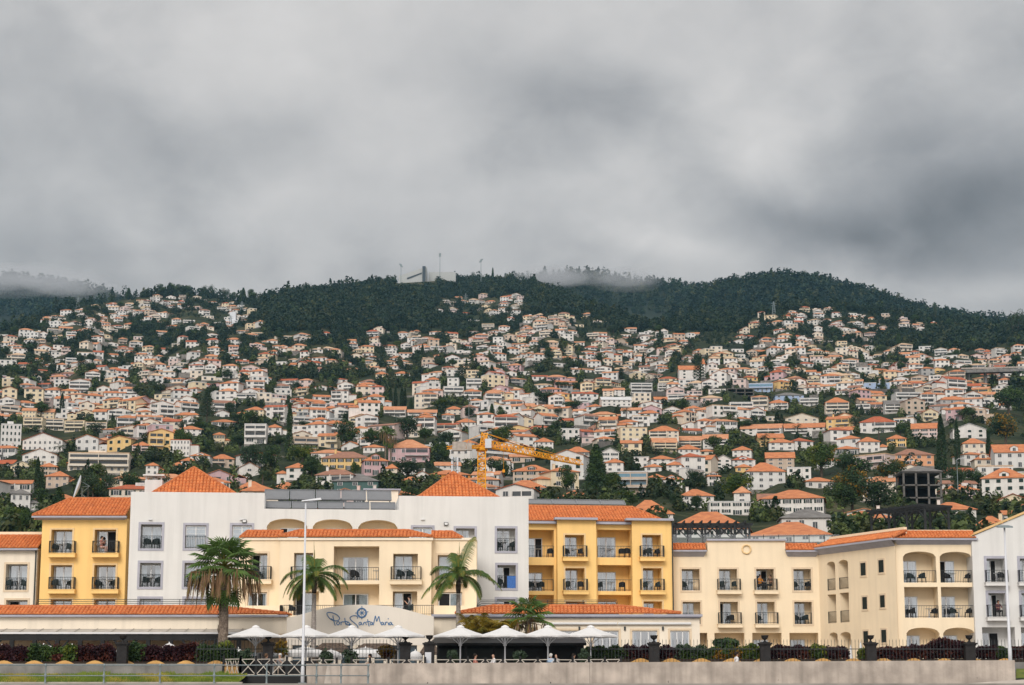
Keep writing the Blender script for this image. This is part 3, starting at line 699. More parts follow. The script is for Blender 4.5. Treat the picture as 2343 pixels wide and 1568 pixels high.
f.part('timber_frame', mb, BLACK)
f2 = f; zlo = f.Z(300, 1450)
mb = MB(); mb.box(a, f.S(658), 4.0, 4.3, -.2, zlo - .01); mb.box(a, f.S(658), 0, 3.99, zlo - .12, zlo - .01); f.part('recessed_wall', mb, BEIGE)
for i in range(13):
    x = a + (b - a) * (i + .32) / 13; make_window(f, x, x + 1.9, -.1, 1.9, 4.0, curt=.5, stiles=2, gl=GLASSD)
# right low wing
f = Fr('hotel_wing', 988, 139, 1600, 139, 'low cream wing with white-framed doors behind the right umbrellas')
dr, zr = skirt(f, 1043, 1556, 1404.5, 1388.5, de=-.22, slope=21, hipL=1126, hipR=1414, par=(1385, CREAM, 1))
gm = MB(); gm.box(f.S(988), f.S(1604), -.36, .1, f.Z(1300, 1411, -.36), f.Z(1300, 1405.5, -.36)); gm.box(f.S(992), f.S(1601), -.2, .05, f.Z(1300, 1414, -.2), f.Z(1300, 1411.2, -.2)); f.part('gutter', gm, LAV)
for x0, x1, st in ((1357, 1415, 2), (1446, 1503, 2), (1533, 1577, 2), (1270, 1330, 2)):
    opening(f, x0, 1443, x1, 1493, rd=.2, wf=(.01, .99), wt=.98, sur=BW, stiles=st, curt=.3, gl=GLASSD)
body(f, 0, f.S(1598), f.Z(1300, 1406), 7)
f.part('wall', f.wall, PALECREAM)
mb = MB()
for a, b in ((1245, 1410), (1412, 1578)): mb.tube([(f.S(a), -.15, f.Z(1300, 1427)), (f.S(b), -.15, f.Z(1300, 1427))], .085, 8)
f.part('rolled_awning', mb, FRAMEW)
for px in (1325, 1429, 1516): mb = MB(); s, z = f.L(px, 1438); mb.box(s - .06, s + .06, -.12, 0, z - .13, z + .13); f.part('wall_lamp', mb, RAILM)
hrails('terrace_railing', f, 1090, 1415, 1373, 1388, dr + 1.0, '')
# right yellow block
f = Fr('hotel_block', 1209, 165, 1540, 166.5, 'bright yellow hotel block with loggias right of the tall white block')
rows = ((1212, 1275), (1293, 1352), (1361, 1420))
YB_ = 'of the right yellow block'; rw = ('upper', 'lower', 'bottom')
for i, (y0, y1) in enumerate(rows):
    r = i < 2
    opening(f, 1200, y0, 1267, y1, rd=1.6, wf=(.18, .68), wt=.74, d=.7, rail=.95 if r else None, opened='R' if i == 0 else None, furn=('..t.b', '.ctc..')[i] if r else None, bl=f'{rw[i]} leftmost balcony {YB_}')
    opening(f, 1366 + i, y0, 1444 + i, y1 + .5, rd=1.6, wf=(.06, .62), wt=.77, d=.7, rail=.95 if r else None, furn=('..t.bb', 'c.t.b.')[i] if r else None, bl=f'{rw[i]} wide middle balcony {YB_}')
holesA = list(f.holes); f.holes = []
for i, (y0, y1) in enumerate(((1224, 1275.5), (1300, 1352), (1376, 1428))):
    r = i < 2
    opening(f, 1292 + i, y0, 1336 + i, y1, rd=1.3, wf=(.03, .73), wt=.95, sur=YW, rail=.93 if r else None, slab=(1289 + i, 1344 + i, y1, y1 + 8, YELLOW) if r else None, furn=('b.tb', 'c..b')[i] if r else None, bl=f'{rw[i]} narrow left balcony {YB_}', curt=.5)
    opening(f, 1469 + i * 1.5, y0, 1511.5 + i * 1.5, y1, rd=1.3, wf=(.03, .70), wt=.95, sur=YW, rail=.93 if r else None, slab=(1465.5 + i, 1520 + i, y1, y1 + 8, YELLOW) if r else None, furn=('.ctb', 'ct.c')[i] if r else None, bl=f'{rw[i]} rightmost balcony {YB_}', curt=.5)
holesB = list(f.holes)
sa, sb, sc, sd, se, sf = [f.S(x, 1300) for x in (1200, 1275, 1364, 1446.5, 1540, 1209)]
ze = f.Z(1400, 1188)
for a, b, hs, y in ((sa, sb, holesA, .7), (sb, sc, holesB, 0), (sc, sd, holesA, .7), (sd, se, holesB, 0)): wallgrid(f.wall, a, b, -.3, ze, hs, y)
for x in (sb, sc, sd): f.wall.poly([(x, 0, -.3), (x, .7, -.3), (x, .7, ze), (x, 0, ze)])
f.wall.poly([(se, 0, -.3), (se, 12, -.3), (se, 12, ze), (se, 0, ze)]); f.wall.poly([(sa, .7, ze), (se, 0, ze), (se, 12, ze), (sa, 12, ze)]); f.wall.poly([(se, 12, -.3), (sa, 12, -.3), (sa, 12, ze), (se, 12, ze)])
f.part('wall', f.wall, YELLOW)
dr, zr = skirt(f, 1205, 1522, 1193, 1161.5, de=.25, slope=22, hipR=1446.5, par=(1156.5, YELLOW, 1))
cm = MB()
for a, b in ((1269, 1367), (1446 - 14, 1541)):
    cm.box(f.S(a, 1188, -.45), f.S(b, 1188, -.45), -.5, .3, f.Z(1400, 1190, -.45), f.Z(1400, 1185, -.45)); 
for a, b in ((1205, 1290), (1361, 1450)):
    cm.box(f.S(a, 1195, .25), f.S(b, 1195, .25), .22, .698, f.Z(1400, 1199.5, .25), f.Z(1400, 1193.5, .25))
f.part('cornice', cm, LAV)
drainpipe(f, 1538.5, 1190, 1400)
pv_row(f, 1209, 1432, 1154, 1144, dr + 1.0, 4, 25, .03, 'dark solar collector, {} from the left above the right yellow block', 'solar collectors on the right yellow block')
# right cream wing
f = Fr('hotel_block', 1540, 168, 1880, 168, 'cream hotel wing with medallion and grey cornice right of the yellow block')
CW = 'of the right cream wing'; cn = ('first', 'second', 'third', 'fourth'); r2 = ('upper', 'lower')
cols_ = ((1559.5, 1600), (1645, 1686), (1730, 1770), (1815, 1855))
fur = (('c.t.', 'ct.c', '..t.', 'c.tb'), (None, '..b.', 'c...', 'c.c.'))
for i, (y0, y1) in enumerate(((1302, 1351), (1377, 1428))):
    for j, (x0, x1) in enumerate(cols_):
        x0 += i * 2; x1 += i * 2; out = j in (1, 2)
        opening(f, x0, y0, x1, y1, rd=1.3, wf=(.03, .70), wt=.97, sur=BW, rail=.93, slab=(x0 - 3, x1 + 9, y1 + .5, y1 + 8, CREAM) if out else None, opened={(0, 2): 'R', (1, 1): 'M'}.get((i, j)), furn=fur[i][j], bl=f'{cn[j]} {r2[i]} balcony {CW}', curt=.6)
for x0, x1, k in ((1600, 1618, 0), (1634.5, 1703, 1), (1721, 1788, 1), (1806, 1872, 1)): opening(f, x0, 1448, x1, 1500, rd=1.6, wf=(.1, .62), wt=.72, win=bool(k))
z1 = f.Z(1700, 1262); zc = f.Z(1700, 1237)
body(f, 0, f.S(1880), z1, 10); a, b = f.S(1618, 1250), f.S(1796, 1250)
wallgrid(f.wall, a, b, z1, zc, []); f.wall.box(a, b, .002, 9, z1 + .001, zc)
s, z = f.L(1707, 1257); mb.lathe([(0, 0)], (0, 0, 0), 3) if False else None
f.part('wall', f.wall, CREAM)
md = MB(); md.tube([(s + .36 * math.cos(t), -.08, z + .36 * math.sin(t)) for t in np.linspace(0, 2 * pi, 25)], .07, 6); f.part('medallion', md, YTRIM)
cm = MB(); cm.box(f.S(1616, 1238), f.S(1799, 1238), -.22, .3, zc - .02, zc + .13)
f.part('parapet_cornice', cm, LAV)
skirt(f, 1537, 1616, 1258, 1247, de=-.45, slope=22, gutter=(1274, LAV), par=(1243, CREAM, 1))
skirt(f, 1798, 1873, 1258.5, 1247, de=-.45, slope=22, gutter=(1274, LAV), par=(1243, CREAM, 1))
FJ = f
# angled wing
f = Fr('hotel_block', 1878, 168, 2048.5, 158, 'cream side facade with small dark shuttered windows facing left')
for k, (x0, x1, ya, yb, ar) in enumerate(((1891.6, 1910.5, 1285, 1351, 1292), (1918, 1940, 1281, 1348, 1288.5), (1893, 1912.6, 1360, 1426, None), (1921, 1942, 1356, 1424, None), (1897, 1916, 1447, 1492, 1454), (1922, 1946, 1446, 1492, 1453))):
    opening(f, x0, ya, x1, yb, rd=1.5, wf=(.3, .95), wt=.75, arch=ar, rail=.95 if k < 4 else None)
f.part  # small shuttered windows
SHUT = mat('dark_green_shutter', (0.012, 0.022, 0.020), rough=.6)
shs = []
for x0, y0, x1, y1 in ((1969, 1288, 1980.7, 1317), (2010, 1281.5, 2022, 1310), (1973, 1366, 1984, 1394), (2013.5, 1362, 2024.5, 1390), (1975.5, 1444, 1986.5, 1475), (2016.5, 1441, 2028, 1470)):
    s0, z0, s1, z1 = f.S(x0, (y0 + y1) / 2), f.Z((x0 + x1) / 2, y1), f.S(x1, (y0 + y1) / 2), f.Z((x0 + x1) / 2, y0)
    surround(f, s0, s1, z0, z1, .14, BEIGE); mb = MB(); mb.box(s0, s1, -.03, .003, z0, z1)
    for q in range(8): zz = z0 + (z1 - z0) * (q + .5) / 8; mb.box(s0 + .08, s1 - .08, -.045, -.0301, zz - .04, zz + .04)
    f.part('window_shutter', mb, SHUT)
ztop = f.Z(1960, 1247)
wallgrid(f.wall, 0, f.S(2048.5), -.3, ztop, f.holes); f.part('wall', f.wall, CREAM)
z_e = f.Z(2048, 1231)
mb = MB(); sE = f.S(2048.5); a = 0
E0, E1 = (a, -.45, z_e - .02), (sE + .35, -.45, z_e - .02); T0, T1 = (a, 1.0, z_e + .55), (sE + .1, 1.0, z_e + .55)
tile_face(mb, [E0, E1, T1, T0]); ridge(mb, T0, T1); ridge(mb, E1, T1); f.part('roof', mb, [TILE, TILEDARK])
mb = MB(); mb.box(a, sE - .3, 1.1, 1.4, z_e - .4, z_e + .95); f.part('parapet', mb, CREAM)
mb = MB(); mb.box(a, sE + .4, -.6, .3, z_e - .18, z_e - .03); mb.add([(a, -.5, z_e - .18), (sE + .3, -.5, z_e - .18), (sE, 0, z_e - .62), (a, 0, z_e - .62)], [(3, 2, 1, 0)]); f.part('cornice', mb, LAV)
# arched corner block
f = Fr('hotel_block', 2048.5, 158, 2233, 158, 'cream hotel block with four arched loggias beside the far right white block')
AB = 'of the arched cream block'
spec = ((2066, 1262, 2141, 1333, 1274, (.0, .52), None, '.c.c..', 'upper left arched balcony'), (2150, 1262.5, 2223, 1333, 1274, (.0, .58), 'L', '.bt..b', 'upper right arched balcony'),
        (2069, 1343, 2146, 1413.5, None, (.0, .50), None, '.b..tb', 'lower left open balcony'), (2153, 1343, 2227, 1413, None, (.0, .56), None, '..ct.b', 'lower right open balcony'),
        (2074, 1436, 2149.5, 1500, 1449, (.0, .52), None, None, ''), (2158, 1436, 2230, 1500, 1449, (.0, .58), None, None, ''))
for x0, y0, x1, y1, ar, wf, op, fu, nm in spec: opening(f, x0, y0, x1, y1, rd=1.7, wf=wf, wt=.72 if not ar else .74, arch=ar, opened=op, rail=.95 if fu else None, furn=fu, bl=f'{nm} {AB}')
body(f, 0, f.S(2233), f.Z(2140, 1240), 10); f.part('wall', f.wall, CREAM)
skirt(f, 2048, 2233, 1231, 1219, de=-.45, slope=22, gutter=(1246.5, LAV), par=(1212.5, CREAM, 1), hipL=2058)
drainpipe(f, 2231, 1247, 1480)
# far right white block
f = Fr('hotel_block', 2233, 157.6, 2420, 157.6, 'white hotel block with a rising gable edge at the right border')
for i, (x0, y0, x1, y1) in enumerate(((2257, 1278, 2298, 1332), (2261, 1357, 2300, 1412))):
    opening(f, x0, y0, x1, y1, rd=1.1, wf=(.05, .68), wt=.96, sur=(.2, LAV), rail=.93, slab=(x0 - 1, x1 + 9, y1 + 1, y1 + 8, WHITE), opened='R', furn=('..tb', None)[i], bl='top balcony of the far right white block')
    opening(f, x0 + 76, y0, x1 + 76, y1, rd=1.1, wf=(.05, .68), wt=.96, sur=(.2, LAV), rail=.93, slab=(x0 + 75, x1 + 85, y1 + 1, y1 + 8, WHITE))
opening(f, 2247, 1435, 2322, 1490, rd=1.5, wf=(.03, .62), wt=.8, sur=None, opened='R')
opening(f, 2336, 1435, 2400, 1490, rd=1.5, wf=(.03, .62), wt=.8, sur=None)
sA, sB = 0, f.S(2420); zA, zB_ = f.Z(2233, 1228), f.Z(2420, 1147)
body(f, sA, sB, f.Z(2300, 1240), 9, sides='LRB'); zz = f.Z(2300, 1240)
f.wall.poly([(sA, 0, zz), (sB, 0, zz), (sB, 0, zB_), (sA, 0, zA)]); f.wall.poly([(sA, 9, zz), (sA, 0, zz), (sA, 0, zA), (sA, 9, zA)])
f.part('wall', f.wall, WHITE)
mb = MB(); mb.add([(sA - .1, -.12, zA + .02), (sB, -.12, zB_ + .02), (sB, 9, zB_ + .02), (sA - .1, 9, zA + .02), (sA - .1, -.12, zA + .1), (sB, -.12, zB_ + .1), (sB, 9, zB_ + .1), (sA - .1, 9, zA + .1)], [(0, 1, 5, 4), (4, 5, 6, 7), (3, 0, 4, 7)]); f.part('roof', mb, mat('ochre_coping', (0.72, 0.46, 0.2)))
FK = f
# rooftop pergolas
def pergola(label, px0, px1, pyt, pyb, Y, Y2, n):
    a = pt(px0, pyb, Y); b = pt(px1, pyb, Y2); zt = zat(pyt, Y); zt2 = pt(px1, pyt if Y == Y2 else pyt - 0, Y2).z
    o = empty('pergola', (a.x, a.y, a.z)); e = Vector((b.x - a.x, b.y - a.y, 0)); Lg = e.length; e.normalize(); nn = Vector((-e.y, e.x, 0)); h = zt - a.z
    for k in range(n):
        for dd in (0.2, 2.8):
            p = e * (Lg * k / (n - 1)) + nn * dd; m_ = MB(); m_.bar(p - Vector((0, 0, 1)), p + Vector((0, 0, h)), .18)
            for sg_ in (-1, 1):
                if 0 <= k + sg_ < n: m_.bar(p + Vector((0, 0, h - .9)), p + e * sg_ * .9 + Vector((0, 0, h)), .1)
            m_.build('post', TIMB, o)
    m_ = MB()
    for dd in (.2, 2.8): m_.bar(nn * dd - e * .3 + Vector((0, 0, h + .1)), nn * dd + e * (Lg + .3) + Vector((0, 0, h + .1)), .14, .22)
    m_.build('beam', TIMB, o); m_ = MB()
    for k in range(int(Lg / .75) + 1):
        p = e * (.75 * k); m_.bar(p - nn * .4 + Vector((0, 0, h + .3)), p + nn * 3.4 + Vector((0, 0, h + .3)), .09, .2)
    m_.build('rafters', TIMB, o); tag(o, label, 'pergola', 'dark timber pergolas on the roofs')
TIMB = mat('dark_slate_timber', (0.022, 0.026, 0.030), rough=.8)
pergola('dark timber pergola on the roof terrace above the right cream wing', 1546, 1715, 1202, 1236, 171, 171, 6)
pergola('dark timber pergola on the roof left of the far right white block', 1990, 2113, 1178, 1222, 172, 166, 4)
mb = MB(); a = pt(1538, 1236, 170); b = pt(1920, 1236, 170); z1 = zat(1223, 170)
mb.poly([(a.x, a.y, a.z - 1), (b.x, a.y, a.z - 1), (b.x, a.y, z1), (a.x, a.y, z1)], 0)
for k in range(12): x = a.x + (b.x - a.x) * k / 11; mb.bar((x, a.y - .03, a.z - 1), (x, a.y - .03, z1), .05, m=1)
o = mb.build('glass_balustrade', [glassmat('balustrade_glass', (.85, .9, .9), .12), RAILM]); tag(o, 'clear glass balustrade along the roof terrace above the cream wing', 'balustrade')
# ---------------------------------------------------------------- foliage tools
def leaves(rng, n, c, rad, size, shell=0.55, lumps=0, squash=1.0, updir=0.3):
    """n leaf-sized quads scattered through a lumpy crown volume; returns an array of corners (n,4,3)"""
    c = np.array(c, float); rad = np.array(rad, float)
    if lumps:
        d = rng.normal(size=(lumps, 3)); d /= np.linalg.norm(d, axis=1)[:, None]; d[:, 2] = d[:, 2] * .9 + .05
        lc = d * rng.uniform(.35, .78, (lumps, 1)); lr = rng.uniform(.24, .46, lumps)
        k = rng.integers(0, lumps, n); v = rng.normal(size=(n, 3)); v /= np.linalg.norm(v, axis=1)[:, None]
        p = lc[k] + v * (lr[k] * rng.uniform(shell, 1.0, n) ** .6)[:, None]
    else:
        v = rng.normal(size=(n, 3)); v /= np.linalg.norm(v, axis=1)[:, None]; p = v * (rng.uniform(shell ** 3, 1, n) ** (1 / 3))[:, None]
    p = p * rad + c
    nrm = v * .8 + rng.normal(size=(n, 3)) * .6 + np.array([0, 0, updir]); nrm /= np.linalg.norm(nrm, axis=1)[:, None]
    a = np.cross(nrm, rng.normal(size=(n, 3))); a /= np.linalg.norm(a, axis=1)[:, None] + 1e-9; b = np.cross(nrm, a)
    s = size * rng.uniform(.6, 1.3, n)[:, None]; a = a * s; b = b * s * .6
    return np.stack([p - a, p - b * .9, p + a, p + b * .9], 1)
def leafmesh(name, Q, mats, mi=None):
    n = len(Q); return npmesh(name, Q.reshape(-1, 3), np.arange(n * 4).reshape(n, 4), mats, mi)
G1 = leafmat('leaf_mid_green', (0.075, 0.125, 0.026), (0.034, 0.066, 0.016))
G2 = leafmat('leaf_dark_green', (0.044, 0.080, 0.030), (0.021, 0.044, 0.019))
G3 = leafmat('leaf_yellow_green', (0.20, 0.21, 0.022), (0.07, 0.115, 0.016))
G4 = leafmat('leaf_grey_green', (0.075, 0.105, 0.06), (0.030, 0.055, 0.034))
G5 = leafmat('leaf_orange', (0.36, 0.18, 0.018), (0.15, 0.12, 0.015))
PURP = leafmat('leaf_purple', (0.050, 0.013, 0.018), (0.022, 0.008, 0.012))
REDF = leafmat('leaf_red_brown', (0.11, 0.030, 0.018), (0.04, 0.012, 0.012))
BARK = mat('bark', (0.10, 0.075, 0.055), rough=.95, scale=6, var=.3, bump=.4)
PBARK = mat('palm_bark', (0.28, 0.22, 0.17), rough=.95, scale=9, col2=(0.12, 0.09, 0.07), bump=.6)
GBARK = mat('grey_palm_bark', (0.34, 0.30, 0.27), rough=.9, scale=5, var=.2)
# ---------------------------------------------------------------- sea wall, deck, railings
def wallpt(px, dd=0.0):
    t = (px - 700) / 1610.0; Y = 121.7 + (110.6 - 121.7) * t + dd; q = pt(px, 1540, 121.7 + (110.6 - 121.7) * t); return Vector((q.x * (Y / q.y), Y, 0))
def wallrun(name, pxs, z0, z1, th, m, top=None):
    mb = MB(); V = []
    for px in pxs:
        p = wallpt(px); q = wallpt(px, th); V += [(p.x, p.y, z0), (p.x, p.y, z1), (q.x, q.y, z1), (q.x, q.y, z0)]
    n = len(pxs); fs = []
    for i in range(n - 1):
        for k in range(4): fs.append((i * 4 + k, (i + 1) * 4 + k, (i + 1) * 4 + (k + 1) % 4, i * 4 + (k + 1) % 4))
    fs += [(0, 1, 2, 3), ((n - 1) * 4 + 3, (n - 1) * 4 + 2, (n - 1) * 4 + 1, (n - 1) * 4)]
    mb.add(V, fs); return mb
sw = empty('sea_wall', (0, 0, 0)); tag(sw, 'long stained concrete sea wall with round drain holes along the promenade', 'wall')
wallrun('wall', [700, 1000, 1349, 1700, 2322], .5, 2.13, .35, CONC).build('wall', CONC, sw)
mb = MB()
for px, py in ((979, 1564), (1261, 1562.5), (1530, 1560), (1782, 1556), (2016.5, 1553), (2237, 1551)):
    p = wallpt(px); z = pt(px, py, p.y).z
    mb.tube([(p.x, p.y + .05, z), (p.x, p.y - .004, z)], .075, 12)
    h = mb.build('drain_hole', BLACK, sw); mb = MB()
for px in (926, 1349, 1548, 1860):
    p = wallpt(px); mb.box(p.x - .012, p.x + .012, p.y - .003, p.y + .01, .5, 2.12)
mb.build('joint', mat('wall_joint', (.12, .11, .10)), sw)
mb = MB(); pp = [(742, 1.0), (748, 2.02), (850, 2.05), (838, 1.75), (822, 1.35), (815, .9), (742, .85)]
V = [];
for px, z in pp: p = wallpt(px); V.append((p.x, p.y - .005, z))
mb.poly(V); mb.build('plaster_patch', mat('pale_plaster', (.56, .50, .44), var=.15, scale=2, streak=.3), sw)
mb = MB(); V = [wallpt(px, .36) for px in (690, 1200, 1700, 2400)]; V2 = [Vector((v.x * 123.4 / v.y, 123.4, 0)) for v in V]
for i in range(3): mb.poly([(*V[i].xy, .95), (*V[i + 1].xy, .95), (*V2[i + 1].xy, .95), (*V2[i].xy, .95)])
tag(mb.build('walkway', PAVE), kind='structure')
# right end: ramp, grass bank and low wall
mb = MB(); a = [pt(2160, 1568, 104), pt(2440, 1549, 104), pt(2440, 1549, 110.2), pt(2200, 1568, 110.2)]
mb.poly([(v.x, v.y, v.z + .02) for v in a]); mb.poly([(a[0].x, 104, -.5), (a[1].x, 104, -.5), (a[1].x, 104, a[1].z + .02), (a[0].x, 104, a[0].z + .02)])
tag(mb.build('ramp', mat('pale_concrete_path', (.52, .47, .42), var=.08, scale=1.2)), kind='structure')
LAWN = mat('lawn_soil', (0.16, 0.17, 0.03), rough=1, scale=1.5, col2=(0.06, 0.10, 0.018))
mb = MB(); a = [pt(2324, 1552, 110.4), pt(2460, 1552, 110.4), pt(2460, 1530, 113), pt(2324, 1530, 113)]; mb.poly([(v.x, v.y, v.z) for v in a]); tag(mb.build('grass_bank', LAWN), kind='structure')
mb = MB(); a = pt(2322, 1530, 113.2); b = pt(2440, 1530, 113.2); mb.box(a.x, b.x, 113.2, 113.5, .6, zat(1515, 113.2)); tag(mb.build('garden_wall', CONCG), 'short grey wall piece right of the sea wall end', 'wall')
# left: grey wall, lawn, kerb
mb = MB(); a = pt(-60, 1530, 122); b = pt(511, 1530, 122); mb.box(a.x, b.x, 122, 122.35, .7, zat(1518.5, 122)); tag(mb.build('garden_wall', CONCG), 'long low grey stained wall below the hedge on the left', 'wall')
xa, xb = pt(-60, 1560, 118).x, pt(546, 1560, 118).x
mb = MB(); mb.add([(xa, 117.6, .95), (xb, 117.6, .95), (xb, 122, 1.46), (xa, 122, 1.46)], [(0, 1, 2, 3)]); tag(mb.build('lawn', LAWN), kind='structure')
mb = MB(); mb.box(xa, xb + .3, 117.2, 117.6, .5, 1.0); tag(mb.build('kerb', mat('kerb_stone', (.42, .38, .33), var=.12)), kind='structure')
rg = np.random.default_rng(5); n = 16000
x = rg.uniform(xa, xb, n); y = rg.uniform(117.65, 121.9, n); z = .95 + (y - 117.6) / 4.4 * .51; hh = rg.uniform(.05, .17, n) * (1 + .8 * (np.sin(x * 1.3) * np.sin(x * .37 + 1) > .3))
dx = rg.normal(0, .05, n); w = .018
Q = np.stack([np.stack([x - w, y, z], 1), np.stack([x + w, y, z], 1), np.stack([x + dx + w * .3, y + dx, z + hh], 1), np.stack([x + dx - w * .3, y + dx, z + hh], 1)], 1)
mi = ((np.sin(x * .8) + np.sin(x * 2.3 + y) + rg.normal(0, .7, n)) > .6).astype(int)
o = link('grass', leafmesh('grass', Q, [leafmat('grass_blade', (.20, .26, .03), (.10, .17, .02)), leafmat('dry_grass_blade', (.42, .34, .06), (.24, .22, .04))], mi)); tag(o, 'green and yellowing grass strip below the grey wall', 'grass', kind='stuff')
def postrail(p0, p1, label):
    pass
rl = empty('promenade_railing', (0, 0, 0)); tag(rl, 'grey green tube railing with ball-topped posts along the promenade edge', 'railing')
YR = 117.0; zt = zat(1522, YR); zm = zat(1546, YR); zb_ = zat(1566, YR)
xs = [pt(px, 1540, YR).x for px in (-30, 104, 238, 366, 490, 610, 724, 780, 842)]
for x in xs:
    mb = MB(); mb.lathe([(.10, 0), (.10, .05), (.055, .1), (.05, zm - zb_ - .1), (.085, zm - zb_ - .05), (.085, zm - zb_ + .05), (.05, zm - zb_ + .1), (.045, zt - zb_ - .08), (.08, zt - zb_ - .04), (.085, zt - zb_), (.075, zt - zb_ + .05), (.03, zt - zb_ + .09)], (x, YR, zb_), 10); mb.build('post', STEELG, rl, smooth=True)
for z, r in ((zt, .035), (zm, .03)):
    mb = MB(); mb.tube([(xs[0] - 3, YR, z), (xs[-1], YR, z)], r, 8); mb.build('rail', STEELG, rl, smooth=True)
# cafe deck and its rustic fence
xa, xb = pt(511, 1540, 121.5).x, pt(701, 1540, 121.5).x
mb = MB(); mb.box(xa, xb, 121.6, 123.29, .5, 1.42)
mb.box(pt(552, 1500, 124.3).x, xb + .3, 124.3, 124.4, 1.43, zat(1512, 124.3))
for k in range(6): mb.box(xa, xb, 121.58, 121.599, .55 + k * .145, .67 + k * .145)
tag(mb.build('cafe_deck', BLACK), 'black timber cafe deck platform left of the white lamp post', 'deck')
def rustic(px0, px1, n, label, zb0, Y, zig=False):
    a = pt(px0, 1530, Y).x; b = pt(px1, 1530, Y).x; o = empty('rustic_fence', (a, Y, zb0)); w = b - a; tag(o, label, 'fence', 'black and white rustic fence panels of the cafe')
    for k in range(n + 1):
        m_ = MB(); x = w * k / n; m_.bar((x, 0, 0), (x, 0, 1.16 + R.uniform(-.05, .05)), .13); m_.build('post', BLACK, o)
    m_ = MB()
    for k in range(n):
        x0, x1 = w * k / n + .08, w * (k + 1) / n - .08
        m_.bar((x0, -.03, .98), (x1, -.03, .98 + R.uniform(-.02, .02)), .045)
        if zig:
            for q in range(3): xx = x0 + (x1 - x0) * (q + .2) / 3; m_.bar((xx, -.03, .9), (xx + .2, -.04, .12), .04); m_.bar((xx + .2, -.05, .9), (xx, -.05, .12), .03)
        else: m_.bar((x0, -.03, .95), (x1, -.03, .12), .045); m_.bar((x0, -.06, .12), (x1, -.06, .95), .045); m_.bar((x0, -.03, .06), (x1, -.03, .06), .045)
    m_.build('rail', ROPE, o)
rustic(511, 550, 1, 'rustic fence panel with slanted white rails at the left end of the deck', 1.42, 121.9, True)
rustic(550, 691, 4, 'rustic fence with white crosses on the deck left of the lamp post', 1.42, 121.9)
rustic(708, 770, 2, 'rustic fence panel right of the lamp post above the sea wall', 1.4, 122.6)
rustic(804, 972, 4, 'rustic fence with white crosses in front of the two seated men', 1.4, 122.6)
rustic(990, 1310, 8, 'rustic fence with white crosses in front of the black bar pavilion', 1.4, 122.2)
rustic(1310, 1420, 3, 'rustic fence with white crosses right of the black bar pavilion', 1.4, 121.8)
# scalloped ochre wall, iron fence, pillars
OCH = mat('ochre_render', (0.66, 0.38, 0.13), var=.08, streak=.15)
def scallop(px0, px1, Y, label, yp, yv):
    a = pt(px0, 1500, Y).x; b = pt(px1, 1500, Y).x; zv, zp = zat(yv, Y), zat(yp, Y); per = 1.9; n = max(8, int((b - a) / per * 10)); mb = MB()
    P = [(a + (b - a) * i / n, 0) for i in range(n + 1)]
    P = [(x, zv + (zp - zv) * max(0, math.sin(((x / per) % 1) * 2 * pi) * .5 + .45)) for x, _ in P]
    for (x0, h0), (x1, h1) in zip(P, P[1:]): mb.poly([(x0, Y, .9), (x1, Y, .9), (x1, Y, h1), (x0, Y, h0)]); mb.poly([(x0, Y, h0), (x1, Y, h1), (x1, Y + .2, h1), (x0, Y + .2, h0)])
    mb.poly([(b, Y + .2, .9), (a, Y + .2, .9), (a, Y + .2, zv), (b, Y + .2, zv)])
    tag(mb.build('scalloped_wall', OCH), label, 'wall')
scallop(-60, 545, 125.2, 'low ochre wall with wavy top below the left hedge', 1510.5, 1522)
scallop(1425, 2420, 125.2, 'low ochre wall with wavy top below the right hedge', 1505.5, 1517)
pil = [(280, 'between purple and green hedge on the left'), (613, 'left of the white lamp post behind the deck'), (927, 'left of the white menu board'), (982, 'behind the white menu board'), (1496, 'in front of the low wing doors'), (1750, 'right of the orange-tinged shrubs'), (1992, 'right of the closed white umbrellas'), (2218, 'rightmost, beside the tall purple bush')]
def pillar(px, lab):
    Y = 124.6; p = pt(px, 1500, Y); o = empty('gate_pillar', (p.x, Y, 1.3)); zt = zat(1473, Y) - 1.3; mb = MB()
    mb.box(-.36, .36, -.36, .36, 0, .25); mb.box(-.31, .31, -.31, .31, .25, zt - .12); mb.build('shaft', PILM, o)
    mb = MB(); mb.box(-.36, .36, -.36, .36, zt - .12, zt - .04); mb.box(-.42, .42, -.42, .42, zt - .04, zt + .05); mb.box(-.3, .3, -.3, .3, zt + .05, zt + .1); mb.build('cap', PILM, o)
    mb = MB(); mb.lathe([(.14, 0), (.09, .05), (.05, .10), (.07, .16), (.17, .22), (.22, .30), (.21, .36), (.25, .38), (.24, .42), (.12, .43)], (0, 0, zt + .1), 14); mb.build('urn', PILM, o, smooth=True)
    tag(o, f'black stone pillar with urn, {lab}', 'pillar', 'black pillars with urns')
PILM = mat('black_stone', (0.022, 0.020, 0.020), rough=.75, var=.2, scale=5, bump=.2)
for a in pil: pillar(*a)
def ironfence(px0, px1, lab, pyt=1464):
    Y = 124.9; a = pt(px0, 1500, Y).x; b = pt(px1, 1500, Y).x; mb = MB(); n = int((b - a) / .21); zt = zat(pyt, Y)
    for i in range(n + 1): x = a + (b - a) * i / n; mb.bar((x, Y, 1.3), (x, Y, zt - .1), .022); mb.add([(x - .02, Y, zt - .1), (x + .02, Y, zt - .1), (x, Y, zt + .08)], [(0, 1, 2)])
    mb.bar((a, Y, zat(1485, Y)), (b, Y, zat(1485, Y)), .05); mb.bar((a, Y, 2.0), (b, Y, 2.0), .05)
    tag(mb.build('iron_fence', RAILM), lab, 'fence', 'black spiked iron fence sections')
